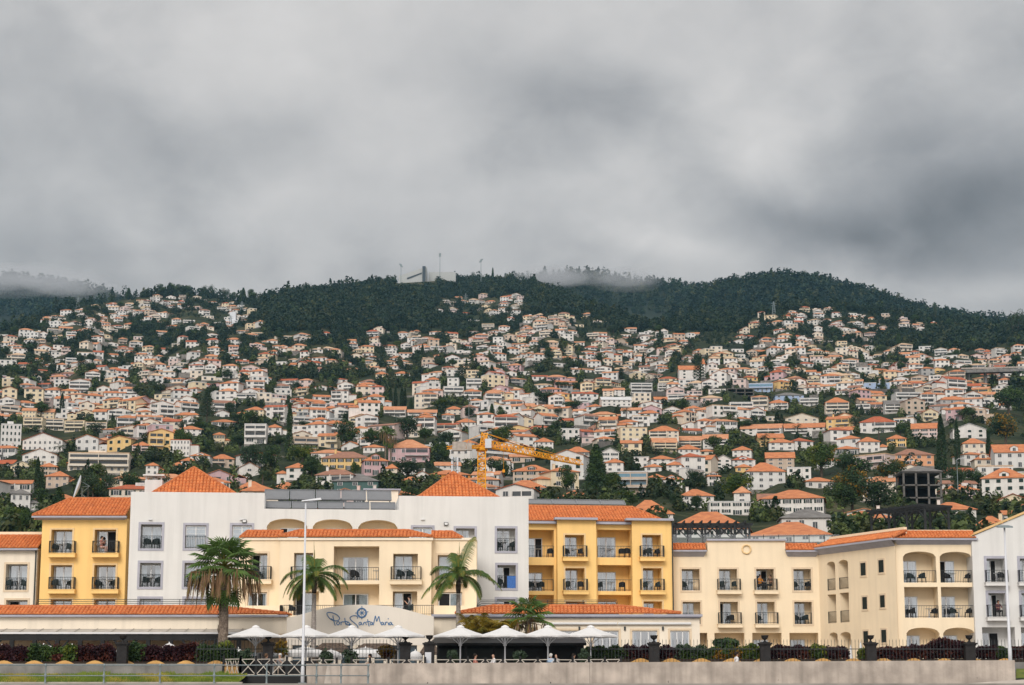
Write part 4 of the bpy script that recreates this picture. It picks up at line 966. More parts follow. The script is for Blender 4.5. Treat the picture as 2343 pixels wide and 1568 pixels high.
for a in ((450, 598, 'black spiked iron fence section right of the fan palm trunk'), (628, 915, 'black spiked iron fence section in front of the garden umbrellas'), (1345, 1484, 'black spiked iron fence section above green and purple hedge'), (1508, 1738, 'black spiked iron fence section above the orange-tinged shrubs'),
          (1762, 1980, 'black spiked iron fence section left of the closed white umbrellas'), (2004, 2206, 'black spiked iron fence section above the right purple hedge'), (2230, 2400, 'black spiked iron fence section at the right border')): ironfence(*a)
# ---------------------------------------------------------------- hedge shrubs
def shrub(px0, px1, pyt, pyb, Y, mats, lab, n=900, size=.085, name='shrub', wts=None, group_box=False, stem=True):
    rng = np.random.default_rng(int(px0 * 7 + pyt)); a, b = pt(px0, 1500, Y), pt(px1, 1500, Y); zt, zb_ = zat(pyt, Y), zat(pyb, Y)
    o = empty(name, ((a.x + b.x) / 2, Y, zb_)); w = (b.x - a.x) / 2 * 1.06; h = (zt - zb_)
    if group_box:
        p_ = rng.uniform(-1, 1, (n, 3)); kx = 1 - np.abs(p_[:, 0]) ** 4 * .35; top = h * (1.0 + .07 * np.sin(p_[:, 0] * 5 + px0) + .05 * rng.normal(size=n)) * kx; cc_ = np.stack([p_[:, 0] * w * 1.02, p_[:, 1] * .55, top * (rng.uniform(0, 1, n) ** .8 * .96 + .04)], 1)
        Q = leaves(rng, n, (0, 0, 0), (.05, .05, .05), size) + cc_[:, None, :]
    else:
        Q = leaves(rng, n, (0, 0, h * .52), (w, min(w, .75), h * .56), size, shell=.3, lumps=9)
        Q2 = leaves(rng, n // 2, (0, 0, h * .45), (w * .92, min(w, .6), h * .5), size, shell=.2); Q = np.concatenate([Q, Q2])
    ctr = Q.mean(1); mi = np.zeros(len(Q), int)
    if len(mats) > 1:
        f_ = np.sin(ctr[:, 0] * 5.1 + 1) + np.sin(ctr[:, 2] * 6.3) + rng.normal(0, .8, len(Q)); th = np.quantile(f_, 1 - (wts or .3)); mi[f_ > th] = 1
    me = leafmesh('foliage', Q, mats, mi); link('foliage', me, o)
    if stem:
        mb = MB()
        for k in range(5): x = rng.uniform(-w * .5, w * .5); mb.tube([(x * .6, 0, -.1), (x, rng.uniform(-.2, .2), h * .55)], [.035, .015], 5)
        mb.build('stems', BARK, o)
    tag(o, lab, 'shrub', 'hedge shrubs behind the wavy walls'); return o
HY = 126.0
hed = [(-25, 30, 1478, 1515, 'P', 'purple shrub at the far left end of the hedge'), (28, 68, 1480, 1515, 'P', 'purple shrub, second in the hedge from the left border'), (66, 112, 1476, 1515, 'G', 'green shrub with pale spiky leaves, third from the left border'), (108, 150, 1479, 1515, 'GR', 'green shrub with reddish leaves between green and purple'), (148, 180, 1477, 1515, 'Y', 'yellow green shrub left of the purple block of hedge'),
 (176, 218, 1477, 1515, 'PR', 'reddish purple shrub, left one beside the leftmost pillar'), (214, 262, 1476, 1515, 'PR', 'reddish purple shrub touching the leftmost pillar'), (292, 332, 1473, 1515, 'G', 'green shrub just right of the leftmost pillar'), (328, 372, 1479, 1515, 'P', 'dark purple shrub right of the green one near the pillar'), (368, 412, 1479, 1515, 'P', 'dark purple shrub in the middle of the left hedge'), (408, 456, 1473, 1515, 'PR', 'tall purple shrub left of the fan palm trunk'), (450, 500, 1478, 1517, 'G', 'bushy green shrub under the fan palm'), (496, 543, 1482, 1517, 'D', 'dark green shrub at the right end of the left hedge'),
 (1338, 1388, 1480, 1512, 'G', 'green shrub right of the black bar pavilion'), (1384, 1432, 1480, 1512, 'G', 'green shrub left of the dark purple hedge pair'), (1424, 1456, 1478, 1512, 'P', 'dark purple shrub, left one before the low wing doors'), (1452, 1488, 1480, 1512, 'P', 'dark purple shrub touching the pillar before the low wing'), (1504, 1548, 1480, 1511, 'P', 'dark purple shrub right of the low wing pillar'), (1544, 1582, 1477, 1511, 'S', 'grey green shrub right of dark purple shrub'), (1578, 1622, 1480, 1511, 'S', 'grey green shrub left of the orange-tinged shrubs'),
 (1617, 1660, 1482, 1510, 'O', 'orange-tinged shrub, left of the pair'), (1656, 1700, 1480, 1510, 'O', 'orange-tinged shrub, right of the pair'), (1698, 1738, 1476, 1510, 'Y', 'yellow green shrub left of a black pillar'), (1762, 1810, 1478, 1509, 'P', 'dark purple shrub right of the orange shrubs pillar'), (1806, 1856, 1479, 1509, 'PR', 'purple shrub left of the yellow green flowering bush'), (1850, 1888, 1477, 1509, 'Y', 'yellow green flowering bush below the angled facade'), (1884, 1938, 1481, 1509, 'P', 'blackish purple shrub left of the closed umbrellas'),
 (1966, 1984, 1486, 1509, 'Y', 'small yellow green bush between closed umbrellas and pillar'), (2004, 2046, 1482, 1508, 'R', 'reddish shrub right of the closed umbrellas pillar'), (2042, 2084, 1482, 1508, 'R', 'reddish shrub below the arched cream block'), (2078, 2126, 1477, 1508, 'PR', 'purple shrub left of the tallest purple bush'), (2120, 2208, 1464, 1508, 'PR', 'tallest round purple bush in the right hedge'), (2236, 2280, 1480, 1508, 'P', 'dark purple shrub right of the rightmost pillar'), (2276, 2302, 1482, 1508, 'G', 'green shrub left of the right lamp post'), (2312, 2360, 1480, 1508, 'R', 'reddish shrub at the right border')]
HM = {'P': ([PURP, REDF], .12), 'PR': ([PURP, REDF], .4), 'R': ([REDF, PURP], .4), 'G': ([G1, G2], .45), 'GR': ([G1, REDF], .35), 'Y': ([G3, G1], .5), 'D': ([G2, G1], .3), 'S': ([G4, G1], .4), 'O': ([G1, G5], .45)}
SOIL = mat('dark_bed_soil', (.035, .026, .02), rough=1)
for i_, (a, b, yt) in enumerate(((-60, 545, 1514), (1345, 2420, 1508))): mb = MB(); mb.box(pt(a, 1500, 126).x, pt(b, 1500, 126).x, 125.42, 126.7, 1.0, zat(yt, 126)); tag(mb.build('planting_bed', SOIL), kind='structure')
for a, b, c, d, k, lab in hed: shrub(a, b, c, d, HY, HM[k][0], lab, n=int(1700 * max(1, (b - a) * (d - c) / 1500)), size=.10, wts=HM[k][1], group_box=True)
shrub(1632, 1692, 1459, 1486, 127.2, [G2, G1], 'dark green spreading plant behind the orange-tinged shrubs', n=900, size=.16)
shrub(486, 540, 1466, 1495, 127.5, [G3, G1], 'tall wispy yellow green plant beside the fan palm trunk', n=350, size=.12)
for a, b, c, d, lab in ((544, 583, 1484, 1518, 'round grey green planter bush left of the deck umbrella pole'), (728, 762, 1486, 1520, 'round grey green planter bush right of the lamp post'), (784, 820, 1484, 1520, 'round grey green planter bush left of the seated pair'), (1020, 1050, 1485, 1518, 'round grey green planter bush in front of the slatted bar wall'), (1168, 1204, 1486, 1518, 'round grey green planter bush between two seated groups'), (1320, 1352, 1488, 1518, 'round grey green planter bush right of the bald man')):
    shrub(a, b, c, d, 123.4, [G4, G2], lab, n=500, size=.09)
shrub(628, 660, 1462, 1500, 127.5, [G5, G3], 'spiky yellow orange plant right of a black pillar', n=300, size=.16)
shrub(862, 905, 1473, 1508, 126.6, [G5, REDF], 'dry brownish grassy plant left of a black pillar', n=420, size=.14)
# ---------------------------------------------------------------- parasols
def parasol(px, label, pya=1434, pye=1455.5, Y=125.0, w=122):
    p = pt(px, pya, Y); zb_ = 1.4; za = zat(pya + 1.5, Y) - zb_; ze = zat(pye, Y) - zb_; hw = w / 2 / F * Y
    o = empty('parasol', (p.x, Y, zb_), R.uniform(-.06, .06)); N = 8; mb = MB()
    ring = [];
    for k in range(N * 3):
        t = 2 * pi * k / (N * 3) + pi / 8; sag = 1 - .05 * abs(math.sin(1.5 * (k % 3) * pi / 3)); r = hw / math.cos(pi / 8) * .98 * (1 if k % 3 == 0 else math.cos(pi / 8) / max(math.cos(((k % 3) - 1.5) * pi / 12), .9)); ring.append((r * math.cos(t), r * math.sin(t), ze + (0 if k % 3 == 0 else .03)))
    n3 = N * 3; mid = [(x * .55, y * .55, ze + (za - ze) * .47) for x, y, z in ring]; top = [(x * .09, y * .09, za) for x, y, z in ring]; hem = [(x * 1.0, y * 1.0, z - .10) for x, y, z in ring]
    V = top + mid + ring + hem; fs = []
    for l in range(3):
        for k in range(n3): k2 = (k + 1) % n3; fs.append((l * n3 + k, l * n3 + k2, (l + 1) * n3 + k2, (l + 1) * n3 + k))
    mb.add(V, fs); mb.lathe([(.26, za - .02), (.22, za + .06), (.05, za + .14)], n=12); mb.build('canopy', CANVAS, o)
    mb = MB(); mb.tube([(0, 0, 0), (0, 0, za - .02)], .05, 10); mb.build('pole', WHITEP, o, smooth=True)
    mb = MB(); mb.lathe([(.06, 0), (.11, .02), (.11, .14), (.06, .17)], (0, 0, ze - .62), 10); mb.build('hub', WHITEP, o)
    for k in range(N):
        t = 2 * pi * k / N + pi / 8; m_ = MB(); c, s_ = math.cos(t), math.sin(t); m_.bar((.08 * c, .08 * s_, ze - .5), (hw * .58 * c, hw * .58 * s_, ze + (za - ze) * .40), .035); m_.bar((.1 * c, .1 * s_, za - .06), (hw * 1.02 * c, hw * 1.02 * s_, ze + .0), .03); m_.build('rib', WHITEP, o)
    mb = MB(); mb.box(-.4, .4, -.4, .4, 0, .1); mb.build('base', BLACK, o)
    tag(o, label, 'parasol', 'large white cafe parasols along the sea wall'); return o
for px, lab in ((585, 'white cafe parasol over the deck, leftmost of the row'), (701, 'white cafe parasol behind the lamp post'), (805, 'white cafe parasol below the word on the sign'), (911, 'white cafe parasol fourth from the left in the row'), (1053, 'white cafe parasol in front of the right feather palm trunk'), (1155, 'white cafe parasol left of the small fan palm'), (1253, 'white cafe parasol right of the small fan palm'), (1351, 'white cafe parasol rightmost of the row')): parasol(px, lab)
def dome(px, pya, w, Y, lab, h=13):
    p = pt(px, pya, Y); o = empty('garden_parasol', (p.x, Y, 1.4)); za = zat(pya, Y) - 1.4; hw = w / 2 / F * Y; hh = h / F * Y; mb = MB()
    mb.lathe([(hw, za - hh - .25), (hw * 1.0, za - hh), (hw * .8, za - hh * .55), (hw * .5, za - hh * .22), (hw * .2, za - hh * .05), (.05, za), (.02, za + .1)], n=16); mb.build('canopy', CANVAS, o)
    mb = MB(); mb.tube([(0, 0, 0), (0, 0, za)], .04, 6); mb.build('pole', WHITEP, o); tag(o, lab, 'parasol', 'domed white parasols in the garden behind the fence')
for px, py, w, Y, lab in ((699, 1481, 92, 129, 'wide domed white garden parasol behind the lamp post'), (757, 1487, 52, 128, 'small domed white garden parasol left of the second parasol pole'), (836, 1482, 100, 130, 'widest domed white garden parasol behind two seated men'), (950, 1489, 34, 129, 'small domed white garden parasol between two black pillars'), (100, 1475, 62, 128.5, 'domed white garden parasol above the green hedge on the left'), (165, 1476, 44, 129, 'domed white garden parasol above the yellow green hedge'), (241, 1476, 34, 128, 'domed white garden parasol left of the leftmost pillar'), (387, 1472, 36, 129.5, 'domed white garden parasol above the dark purple hedge'), (545, 1484, 26, 128, 'domed white garden parasol at the right end of the left hedge'), (5, 1476, 40, 129, 'domed white garden parasol at the left border'), (262, 1486, 22, 127.3, 'white garden parasol squeezed behind the leftmost pillar')): dome(px, py, w, Y, lab)
for px, pyt, w, lab in ((1969, 1472, 9, 'tall closed white umbrella left of a black pillar'), (1946, 1480, 8, 'short closed white umbrella left of the tall closed one')):
    p = pt(px, 1500, 128); o = empty('closed_umbrella', (p.x, 128, 1.3)); zt = zat(pyt, 128) - 1.3; mb = MB(); mb.lathe([(.10, .5), (.22, .55), (.20, .9), (.12, zt * .7), (.05, zt)], n=9); mb.build('canopy', CANVAS, o); mb = MB(); mb.tube([(0, 0, 0), (0, 0, zt + .1)], .03, 6); mb.build('pole', WHITEP, o); tag(o, lab, 'umbrella')
# thatched kiosks and black pavilion
THA = mat('brown_thatch', (0.14, 0.10, 0.075), rough=1, scale=5, var=.35, bump=.6)
for a, b, c, d, lab in ((712, 800, 1471, 1491, 'brown thatched kiosk roof left of the second parasol pole'), (806, 906, 1472, 1488, 'brown thatched kiosk roof behind the fence spikes'), (958, 1004, 1476, 1496, 'brown thatched kiosk roof between two black pillars')):
    Y = 132.5; p, q = pt(a, c, Y), pt(b, c, Y); zt, ze = zat(c, Y + 1.6), zat(d, Y); o = empty('thatched_kiosk', ((p.x + q.x) / 2, Y + 1.6, 1.4)); hw = (q.x - p.x) / 2; mb = MB()
    ze -= 1.4; zt -= 1.4; B_ = [(-hw, -1.6, ze), (hw, -1.6, ze), (hw, 1.6, ze), (-hw, 1.6, ze)]; T_ = [(-hw * .55, 0, zt), (hw * .55, 0, zt)]
    mb.add(B_ + T_, [(0, 1, 5, 4), (1, 2, 5), (2, 3, 4, 5), (3, 0, 4), (3, 2, 1, 0)]); mb.build('roof', THA, o)
    for x in (-hw * .9, hw * .9):
        for y in (-1.4, 1.4): mb = MB(); mb.bar((x, y, 0), (x, y, ze), .14); mb.build('post', BARK, o)
    tag(o, lab, 'kiosk')
SL = mat('dark_slat_paint', (0.030, 0.035, 0.034), rough=.6)
o = empty('bar_pavilion', pt(1170, 1515, 128)); o.location.z = 1.4; ox = o.location.x; mb = MB()
xa, xb = pt(1000, 1490, 128).x - ox, pt(1336, 1490, 128).x - ox; z1 = zat(1480, 128) - 1.4
mb.box(xa, xb, 0.3, 4, 0, z1 + .3); mb.build('wall', BLACK, o); mb = MB(); n = 70; xm = xa + (xb - xa) * .52
for i in range(n): x = xa + (xm - xa) * i / n; mb.box(x + .02, x + .09, .22, .298, .1, z1 - .1)
mb.build('slat_screen', SL, o); mb = MB(); za, zf = zat(1462, 131) - 1.4, zat(1476, 126.6) - 1.4
mb.add([(xa - .5, -1.4, zf), (xb + .1, -1.4, zf), (xb + .1, 3, za), (xa - .2, 3, za), (xa - .5, -1.4, zf + .12), (xb + .1, -1.4, zf + .12), (xb + .1, 3, za + .12), (xa - .2, 3, za + .12)], [(0, 1, 5, 4), (4, 5, 6, 7), (3, 2, 1, 0), (1, 2, 6, 5), (0, 4, 7, 3)]); mb.bar((xa - .5, -1.45, zf + .05), (xb + .1, -1.45, zf + .05), .08, .16); mb.build('roof', BLACK, o)
for k in range(6): mb = MB(); x = xa + (xb - xa) * (k + .05) / 5.3; mb.bar((x, -1.2, 0), (x, -1.2, zf), .12); mb.build('post', BLACK, o)
tag(o, 'black timber bar pavilion with slatted screen behind the right parasols', 'pavilion')
p = pt(979, 1518, 122.9); o = empty('menu_board', (p.x, 122.9, 1.4)); mb = MB(); mb.box(-.19, .19, -.05, .02, .0 + zat(1518, 122.9) - 1.4, zat(1492.5, 122.9) - 1.4); mb.build('board', WHITEP, o); mb = MB(); mb.box(-.13, .13, -.056, -.0501, .35, .95); mb.build('menu_sheet', mat('menu_paper', (.55, .6, .68)), o); mb = MB(); mb.bar((0, 0, 0), (0, 0, .3), .06); mb.build('post', BLACK, o); tag(o, 'white menu board on the fence between two black pillars', 'menu board')
# ---------------------------------------------------------------- lamp posts
def lamppost(px, pyb, pyt, Y, label, head):
    p = pt(px, pyb, Y); zt = pt(px, pyt, Y).z - p.z; o = empty('lamp_post', p); mb = MB(); mb.tube([(0, 0, -.3), (0, 0, .9), (0, 0, .95), (0, 0, zt)], [.115, .108, .09, .05], 12); mb.build('pole', WHITEP, o, smooth=True)
    mb = MB(); mb.box(-.22, .22, -.22, .22, -.3, .03); mb.build('base_plate', STEELG, o); mb = MB()
    if head == 'arm':
        mb.tube([(0, 0, zt - .03), (.25, -.02, zt + .06), (.8, -.05, zt + .1)], [.05, .045, .04], 8); mb.build('arm', WHITEP, o, smooth=True); mb = MB()
        mb.add([(-.25, -.18, zt + .0), (-.2, .16, zt + .0), (.95, .12, zt + .1), (.95, -.2, zt + .1), (-.22, -.15, zt + .07), (-.15, .13, zt + .08), (.9, .1, zt + .22), (.9, -.17, zt + .22)], [(0, 1, 2, 3), (7, 6, 5, 4), (0, 4, 5, 1), (1, 5, 6, 2), (2, 6, 7, 3), (3, 7, 4, 0)])
    else:
        mb.add([(-.42, -.3, zt - .02), (.42, -.3, zt - .02), (.42, .5, zt + .1), (-.42, .5, zt + .1), (-.40, -.28, zt + .08), (.40, -.28, zt + .08), (.3, .45, zt + .2), (-.3, .45, zt + .2)], [(0, 3, 2, 1), (4, 5, 6, 7), (0, 1, 5, 4), (1, 2, 6, 5), (2, 3, 7, 6), (3, 0, 4, 7)])
    mb.build('lamp_head', STEELG if head != 'arm' else WHITEP, o); tag(o, label, 'lamp post')
lamppost(691.7, 1563, 1148, 118.4, 'tall white lamp post with side-facing head left of the sign wall', 'arm')
lamppost(2311, 1520, 1208, 111.6, 'tall white lamp post with flat head at the right border', 'flat')
# ---------------------------------------------------------------- palms
def frond_feather(mb, base, az, el, Lg, droop, nl=26, wl=.75, tw=.0, m=0, mtip=1):
    d = Vector((math.cos(az) * math.cos(el), math.sin(az) * math.cos(el), math.sin(el))); P = [Vector(base)]; D = [d]
    n = 14
    for i in range(n):
        d = (d + Vector((0, 0, -droop * (0.25 + i / n)))).normalized(); P.append(P[-1] + d * Lg / n); D.append(d)
    mb.tube(P, [.05 * (1 - .85 * i / n) + .006 for i in range(n + 1)], 4, m)
    for k in range(nl * 2):
        side = 1 if k % 2 else -1; t = .12 + .88 * (k // 2 + .5) / nl; i = min(int(t * n), n - 1); p = P[i].lerp(P[i + 1], t * n - i); dd = D[i]
        s = dd.cross(Vector((0, 0, 1))); s = s.normalized() if s.length > .05 else Vector((1, 0, 0)); L = wl * math.sin(pi * min(.97, t * .85 + .13)) ** .7 * R.uniform(.85, 1.1)
        q = p + (s * side * .75 + dd * .5 + Vector((0, 0, -.05))) .normalized() * L * .5; e = q + (s * side * .55 + dd * .45 + Vector((0, 0, -.75))).normalized() * L * .6
        wv = dd * .032; mm = mtip if (t > .8 and R.random() < .5) or R.random() < .16 else m
        mb.add([p - wv, p + wv, q + wv * .9, q - wv * .9, e], [(0, 1, 2, 3), (3, 2, 4)], mm)
PG = leafmat('palm_frond_green', (0.11, 0.18, 0.04), (0.045, 0.09, 0.022)); PY = leafmat('palm_frond_yellowing', (0.24, 0.21, 0.04), (0.12, 0.13, 0.025)); PB = leafmat('dead_frond_brown', (0.30, 0.18, 0.09), (0.16, 0.09, 0.05))
PGK = leafmat('fan_leaf_green', (0.13, 0.22, 0.05), (0.06, 0.115, 0.03))
def feather_palm(px, Y, pyc, pyb, fr_, label, shaft):
    p = pt(px, pyb, Y); p.z = 1.4; c = pt(px, pyc, Y); h = c.z - 1.4; o = empty('palm_tree', p); lean = c.x - p.x
    mb = MB(); hs = h - shaft; mb.tube([(lean * t ** 1.3 * .2, 0, h * t - .1) for t in np.linspace(0, hs / h, 12)], [.19 - .05 * t + .006 * (i % 2) for i, t in enumerate(np.linspace(0, 1, 12))], 10)
    for k in range(34): z = .2 + (hs - .3) * k / 34; mb.lathe([(.19 - .05 * k / 34 + .004, z), (.19 - .05 * k / 34 + .012, z + .03), (.19 - .05 * k / 34 + .004, z + .05)], (lean * .2 * (z / h) ** 1.3, 0, 0), 10)
    mb.build('trunk', GBARK, o, smooth=True)
    mb = MB(); x = lean * .2; mb.tube([(x, 0, hs - .05), (x, 0, hs + shaft * .35), (x, 0, h - .1)], [.15, .19, .12], 10); mb.build('crownshaft', BARK, o, smooth=True)
    mb = MB()
    for az, el, L, dr in fr_: frond_feather(mb, (x, 0, h - .15), math.radians(az), math.radians(el), L, dr, nl=38)
    for k in range(5): frond_feather(mb, (x, 0, h - .15), k * 1.05 + .3, R.uniform(-.3, .6), R.uniform(2.2, 2.7), R.uniform(.18, .26), nl=40)
    for k in range(3): mb.tube([(x, 0, h), (x + R.uniform(-.1, .1), 0, h + 1.5 + k * .3)], [.03, .008], 4, 1)
    mb.build('crown', [PG, PY], o); tag(o, label, 'palm tree')
feather_palm(717, 133.5, 1310, 1475, [(170, 28, 2.8, .20), (185, 8, 2.9, .24), (205, -10, 2.6, .20), (160, -20, 2.4, .16), (20, 42, 2.7, .18), (-10, 22, 2.9, .22), (8, 0, 2.7, .22), (-25, -15, 2.6, .18), (10, -30, 2.3, .12), (80, 60, 2.2, .15), (-80, 40, 2.4, .22), (-100, 10, 2.3, .25), (100, 20, 2.5, .2), (120, 65, 2.0, .12)], 'feather palm right of the white lamp post', 1.35)
feather_palm(1048, 133.5, 1312, 1470, [(62, 64, 3.6, .09), (110, 68, 2.2, .13), (150, 45, 2.6, .2), (185, 20, 2.6, .24), (200, -5, 3.2, .13), (165, -15, 2.3, .22), (10, 30, 2.9, .2), (-8, 16, 3.4, .16), (15, 6, 2.4, .26), (-25, -10, 2.5, .2), (215, -28, 2.9, .08), (-80, 45, 2.3, .24), (-110, 20, 2.2, .26), (90, 30, 2.4, .2)], 'feather palm with one upright frond in front of the white block', 1.3)
def fanleaf(mb, c, d, up, r, m, n=18, spread=2.3, droop=.25):
    d = d.normalized(); s = d.cross(up); s = s.normalized() if s.length > .05 else Vector((1, 0, 0)); u = s.cross(d)
    for k in range(n):
        t0 = -spread + 2 * spread * k / n; t1 = -spread + 2 * spread * (k + 1) / n; tm = (t0 + t1) / 2
        t0, t1 = tm + (t0 - tm) * .72, tm + (t1 - tm) * .72; f = lambda t, rr, z: c + (d * math.cos(t) + s * math.sin(t)) * rr + u * z + Vector((0, 0, -droop * rr * rr / r))
        mb.add([c, f(t0, r * .6, -.02), f(tm, r * .62, .05), f(t1, r * .6, -.02), f(tm, r * R.uniform(.9, 1.08), -.12)], [(0, 1, 2), (0, 2, 3), (1, 4, 2), (2, 4, 3)], m)
def fan_palm(px, Y, pyc, rad, label, nfr=36, ndead=60, r0=.36, r1=.28, leaf=1.0, zb=1.4, name='palm_tree', trunk=True, dead_len=2.3):
    c = pt(px, pyc, Y); o = empty(name, (c.x, Y, zb)); h = c.z - zb; mb = MB(); n = 40
    mb.tube([(.05 * math.sin(t * 3), 0, h * t - .2) for t in np.linspace(0, 1, 14)], [r0 + (r1 - r0) * t for t in np.linspace(0, 1, 14)], 14)
    for k in range(int(h * 38)):  # cut leaf bases
        z = R.uniform(0, h * .97); a = R.uniform(0, 2 * pi); rr = r0 + (r1 - r0) * z / h; x, y = math.cos(a) * rr, math.sin(a) * rr; tx, ty = -math.sin(a) * .09, math.cos(a) * .09
        mb.add([(x - tx, y - ty, z), (x + tx, y + ty, z), (x * 1.22, y * 1.22, z + .22)], [(0, 1, 2)])
    mb.build('trunk', PBARK, o); mb = MB(); md = MB()
    for k in range(nfr):
        az = k * 2.39996; el = 1.4 - 1.62 * ((k + .5) / nfr) ** .95; L = rad * .60 * R.uniform(.85, 1.1); d = Vector((math.cos(az) * math.cos(el), math.sin(az) * math.cos(el), math.sin(el))); b = Vector((0, 0, h + .1 * math.sin(el)))
        e = b + d * L + Vector((0, 0, -.12 * L)); mb.tube([b, b + d * L * .5 + Vector((0, 0, .02)), e], [.035, .028, .02], 4, 1)
        fanleaf(mb, e, (d + Vector((0, 0, -.25))).normalized(), Vector((0, 0, 1)), leaf * R.uniform(.85, 1.1), 0, droop=.22)
    mb.build('crown', [PGK, PY], o)
    for k in range(ndead):
        az = k * 2.39996 + .5; L = rad * R.uniform(.25, .85); top = Vector((math.cos(az) * .15, math.sin(az) * .15, h - .1 - .3 * R.random())); kn = top + Vector((math.cos(az) * L, math.sin(az) * L, -.12)); z1 = -R.uniform(.5, 1) * dead_len; e = kn + Vector((math.cos(az) * .12, math.sin(az) * .12, z1 * .55))
        md.tube([top, kn, e], [.03, .025, .012], 4)
        for q in range(22):
            a2 = az + R.uniform(-.9, .9); s = kn.lerp(e, R.uniform(.0, .9)); t = s + Vector((math.cos(a2) * .22, math.sin(a2) * .22, z1 * R.uniform(.3, .62))); wv = Vector((-math.sin(a2), math.cos(a2), 0)) * .028
            md.add([s - wv, s + wv, t + wv * .3, t - wv * .3], [(0, 1, 2, 3)], 0 if R.random() < .85 else 1)
    for k in range(7):
        az = k * .9 + 3.6; e = Vector((math.cos(az) * rad * .3, math.sin(az) * rad * .3, h - dead_len * R.uniform(.72, .95))); fanleaf(md, e, Vector((math.cos(az) * .3, math.sin(az) * .3, -1)), Vector((math.cos(az), math.sin(az), 0)), leaf * .9, 2, droop=.05)
    if ndead: md.build('dead_skirt', [PB, PY, PGK], o)
    tag(o, label, 'palm tree'); return o
fan_palm(513, 132.5, 1297, 2.8, 'big fan palm with brown hanging dead leaves and thick trunk', leaf=1.12, nfr=36, ndead=76)
fan_palm(1209, 133.5, 1412, 1.6, 'small fan palm in front of the right tiled roof', nfr=15, ndead=20, r0=.2, r1=.18, leaf=.95, dead_len=1.6)
def cane_palm(px, pyb, pyt, w, Y, label, n=16):
    p = pt(px, pyb, Y); p.z = 1.4; zt = zat(pyt, Y) - 1.4; o = empty('cane_palm', p); mb = MB(); ms = MB()
    for k in range(n):
        a = k * 2.4; r = R.uniform(.1, .5); x, y = r * math.cos(a), r * math.sin(a); hz = zt * R.uniform(.55, .72); ms.tube([(x, y, -.1), (x * 1.6, y * 1.6, hz)], [.06, .04], 5)
        for j in range(3): frond_feather(mb, (x * 1.6, y * 1.6, hz), a + j * 2.1 + R.uniform(-.4, .4), R.uniform(.5, 1.25), w / F * Y * .55 * R.uniform(.8, 1.1), .16, nl=16, wl=.5, m=0, mtip=1)
    ms.build('stems', BARK, o); mb.build('fronds', [GOLD, PY], o); tag(o, label, 'palm')
GOLD = leafmat('golden_frond', (0.34, 0.22, 0.025), (0.18, 0.15, 0.02))
cane_palm(1093, 1470, 1392, 112, 132, 'golden cane palm clump behind the parasols, left one')
cane_palm(1148, 1470, 1396, 100, 132.5, 'golden cane palm clump left of the small fan palm', n=12)
# ---------------------------------------------------------------- people
SKINS = [mat('skin_light', (.52, .31, .22), rough=.6, var=.04), mat('skin_tan', (.38, .21, .14), rough=.6, var=.04)]
def pose(kind):
    """joints: name -> (position, radius); bones: pairs"""
    J = {}; B = []
    def j(n, x, y, z, r): J[n] = (Vector((x, y, z)), r)
    sit = kind != 'walk'; z0 = .50 if sit else .93
    j('pel', 0, 0, z0, .125); j('spi', 0, .03 if sit else 0, z0 + .22, .125); j('che', 0, .02, z0 + .42, .14); j('nec', 0, 0, z0 + .575, .055); j('hd0', 0, -.02, z0 + .655, .075); j('hd1', 0, -.025, z0 + .745, .09); j('hd2', 0, -.01, z0 + .81, .07)
    j('nose', 0, -.125, z0 + .725, .016)
    B += [('pel', 'spi', 1), ('spi', 'che', 1), ('che', 'nec', 0), ('nec', 'hd0', 0), ('hd0', 'hd1', 0), ('hd1', 'hd2', 0), ('hd1', 'nose', 0)]
    for s, k in ((1, 'L'), (-1, 'R')):
        j('sh' + k, .18 * s, .02, z0 + .49, .065)
        if kind == 'sit': el, wr = (.25 * s, -.10, z0 + .27), (.13 * s, -.33, z0 + .24)
        elif kind == 'read': el, wr = (.24 * s, -.12, z0 + .26), (.09 * s, -.30, z0 + .46)
        else: el, wr = (.235 * s, .03 - .08 * s, z0 + .23), (.23 * s, -.10 - .14 * s, z0 + .05)
        j('el' + k, *el, .045); j('wr' + k, *wr, .03); d = (Vector(wr) - Vector(el)).normalized(); pm = Vector(wr) + d * .07; j('pa' + k, *pm, .032)
        B += [('che', 'sh' + k, 1), ('sh' + k, 'el' + k, 1), ('el' + k, 'wr' + k, 0), ('wr' + k, 'pa' + k, 0)]
        for q, (ox, lf) in enumerate(((-.026, .062), (-.009, .075), (.009, .07), (.026, .055))):
            a = pm + Vector((ox, 0, 0)) + d * lf * .6 + Vector((0, 0, -.008)); b = a + d * lf * .4 + Vector((0, 0, -.02)); j(f'f{q}' + k, *a, .009); j(f'g{q}' + k, *b, .007); B += [('pa' + k, f'f{q}' + k, 0), (f'f{q}' + k, f'g{q}' + k, 0)]
        th = pm + Vector((-.045 * s, 0, .0)) - d * .01; j('th' + k, *th, .010); j('tg' + k, *(th + d * .035), .008); B += [('pa' + k, 'th' + k, 0), ('th' + k, 'tg' + k, 0)]
        if sit: kn, an, to = (.13 * s, -.43, z0 + .03), (.12 * s, -.40, .10), (.13 * s, -.56, .05)
        else: kn, an, to = (.10 * s, -.10 + .10 * s, .50), (.09 * s, .16 * s + .05, .10), (.10 * s, .16 * s - .10, .05)
        j('hi' + k, .10 * s, -.01, z0 - .04, .095); j('kn' + k, *kn, .06); j('an' + k, *an, .042); j('to' + k, *to, .036)
        B += [('pel', 'hi' + k, 2), ('hi' + k, 'kn' + k, 2), ('kn' + k, 'an' + k, 2), ('an' + k, 'to' + k, 3)]
    return J, B
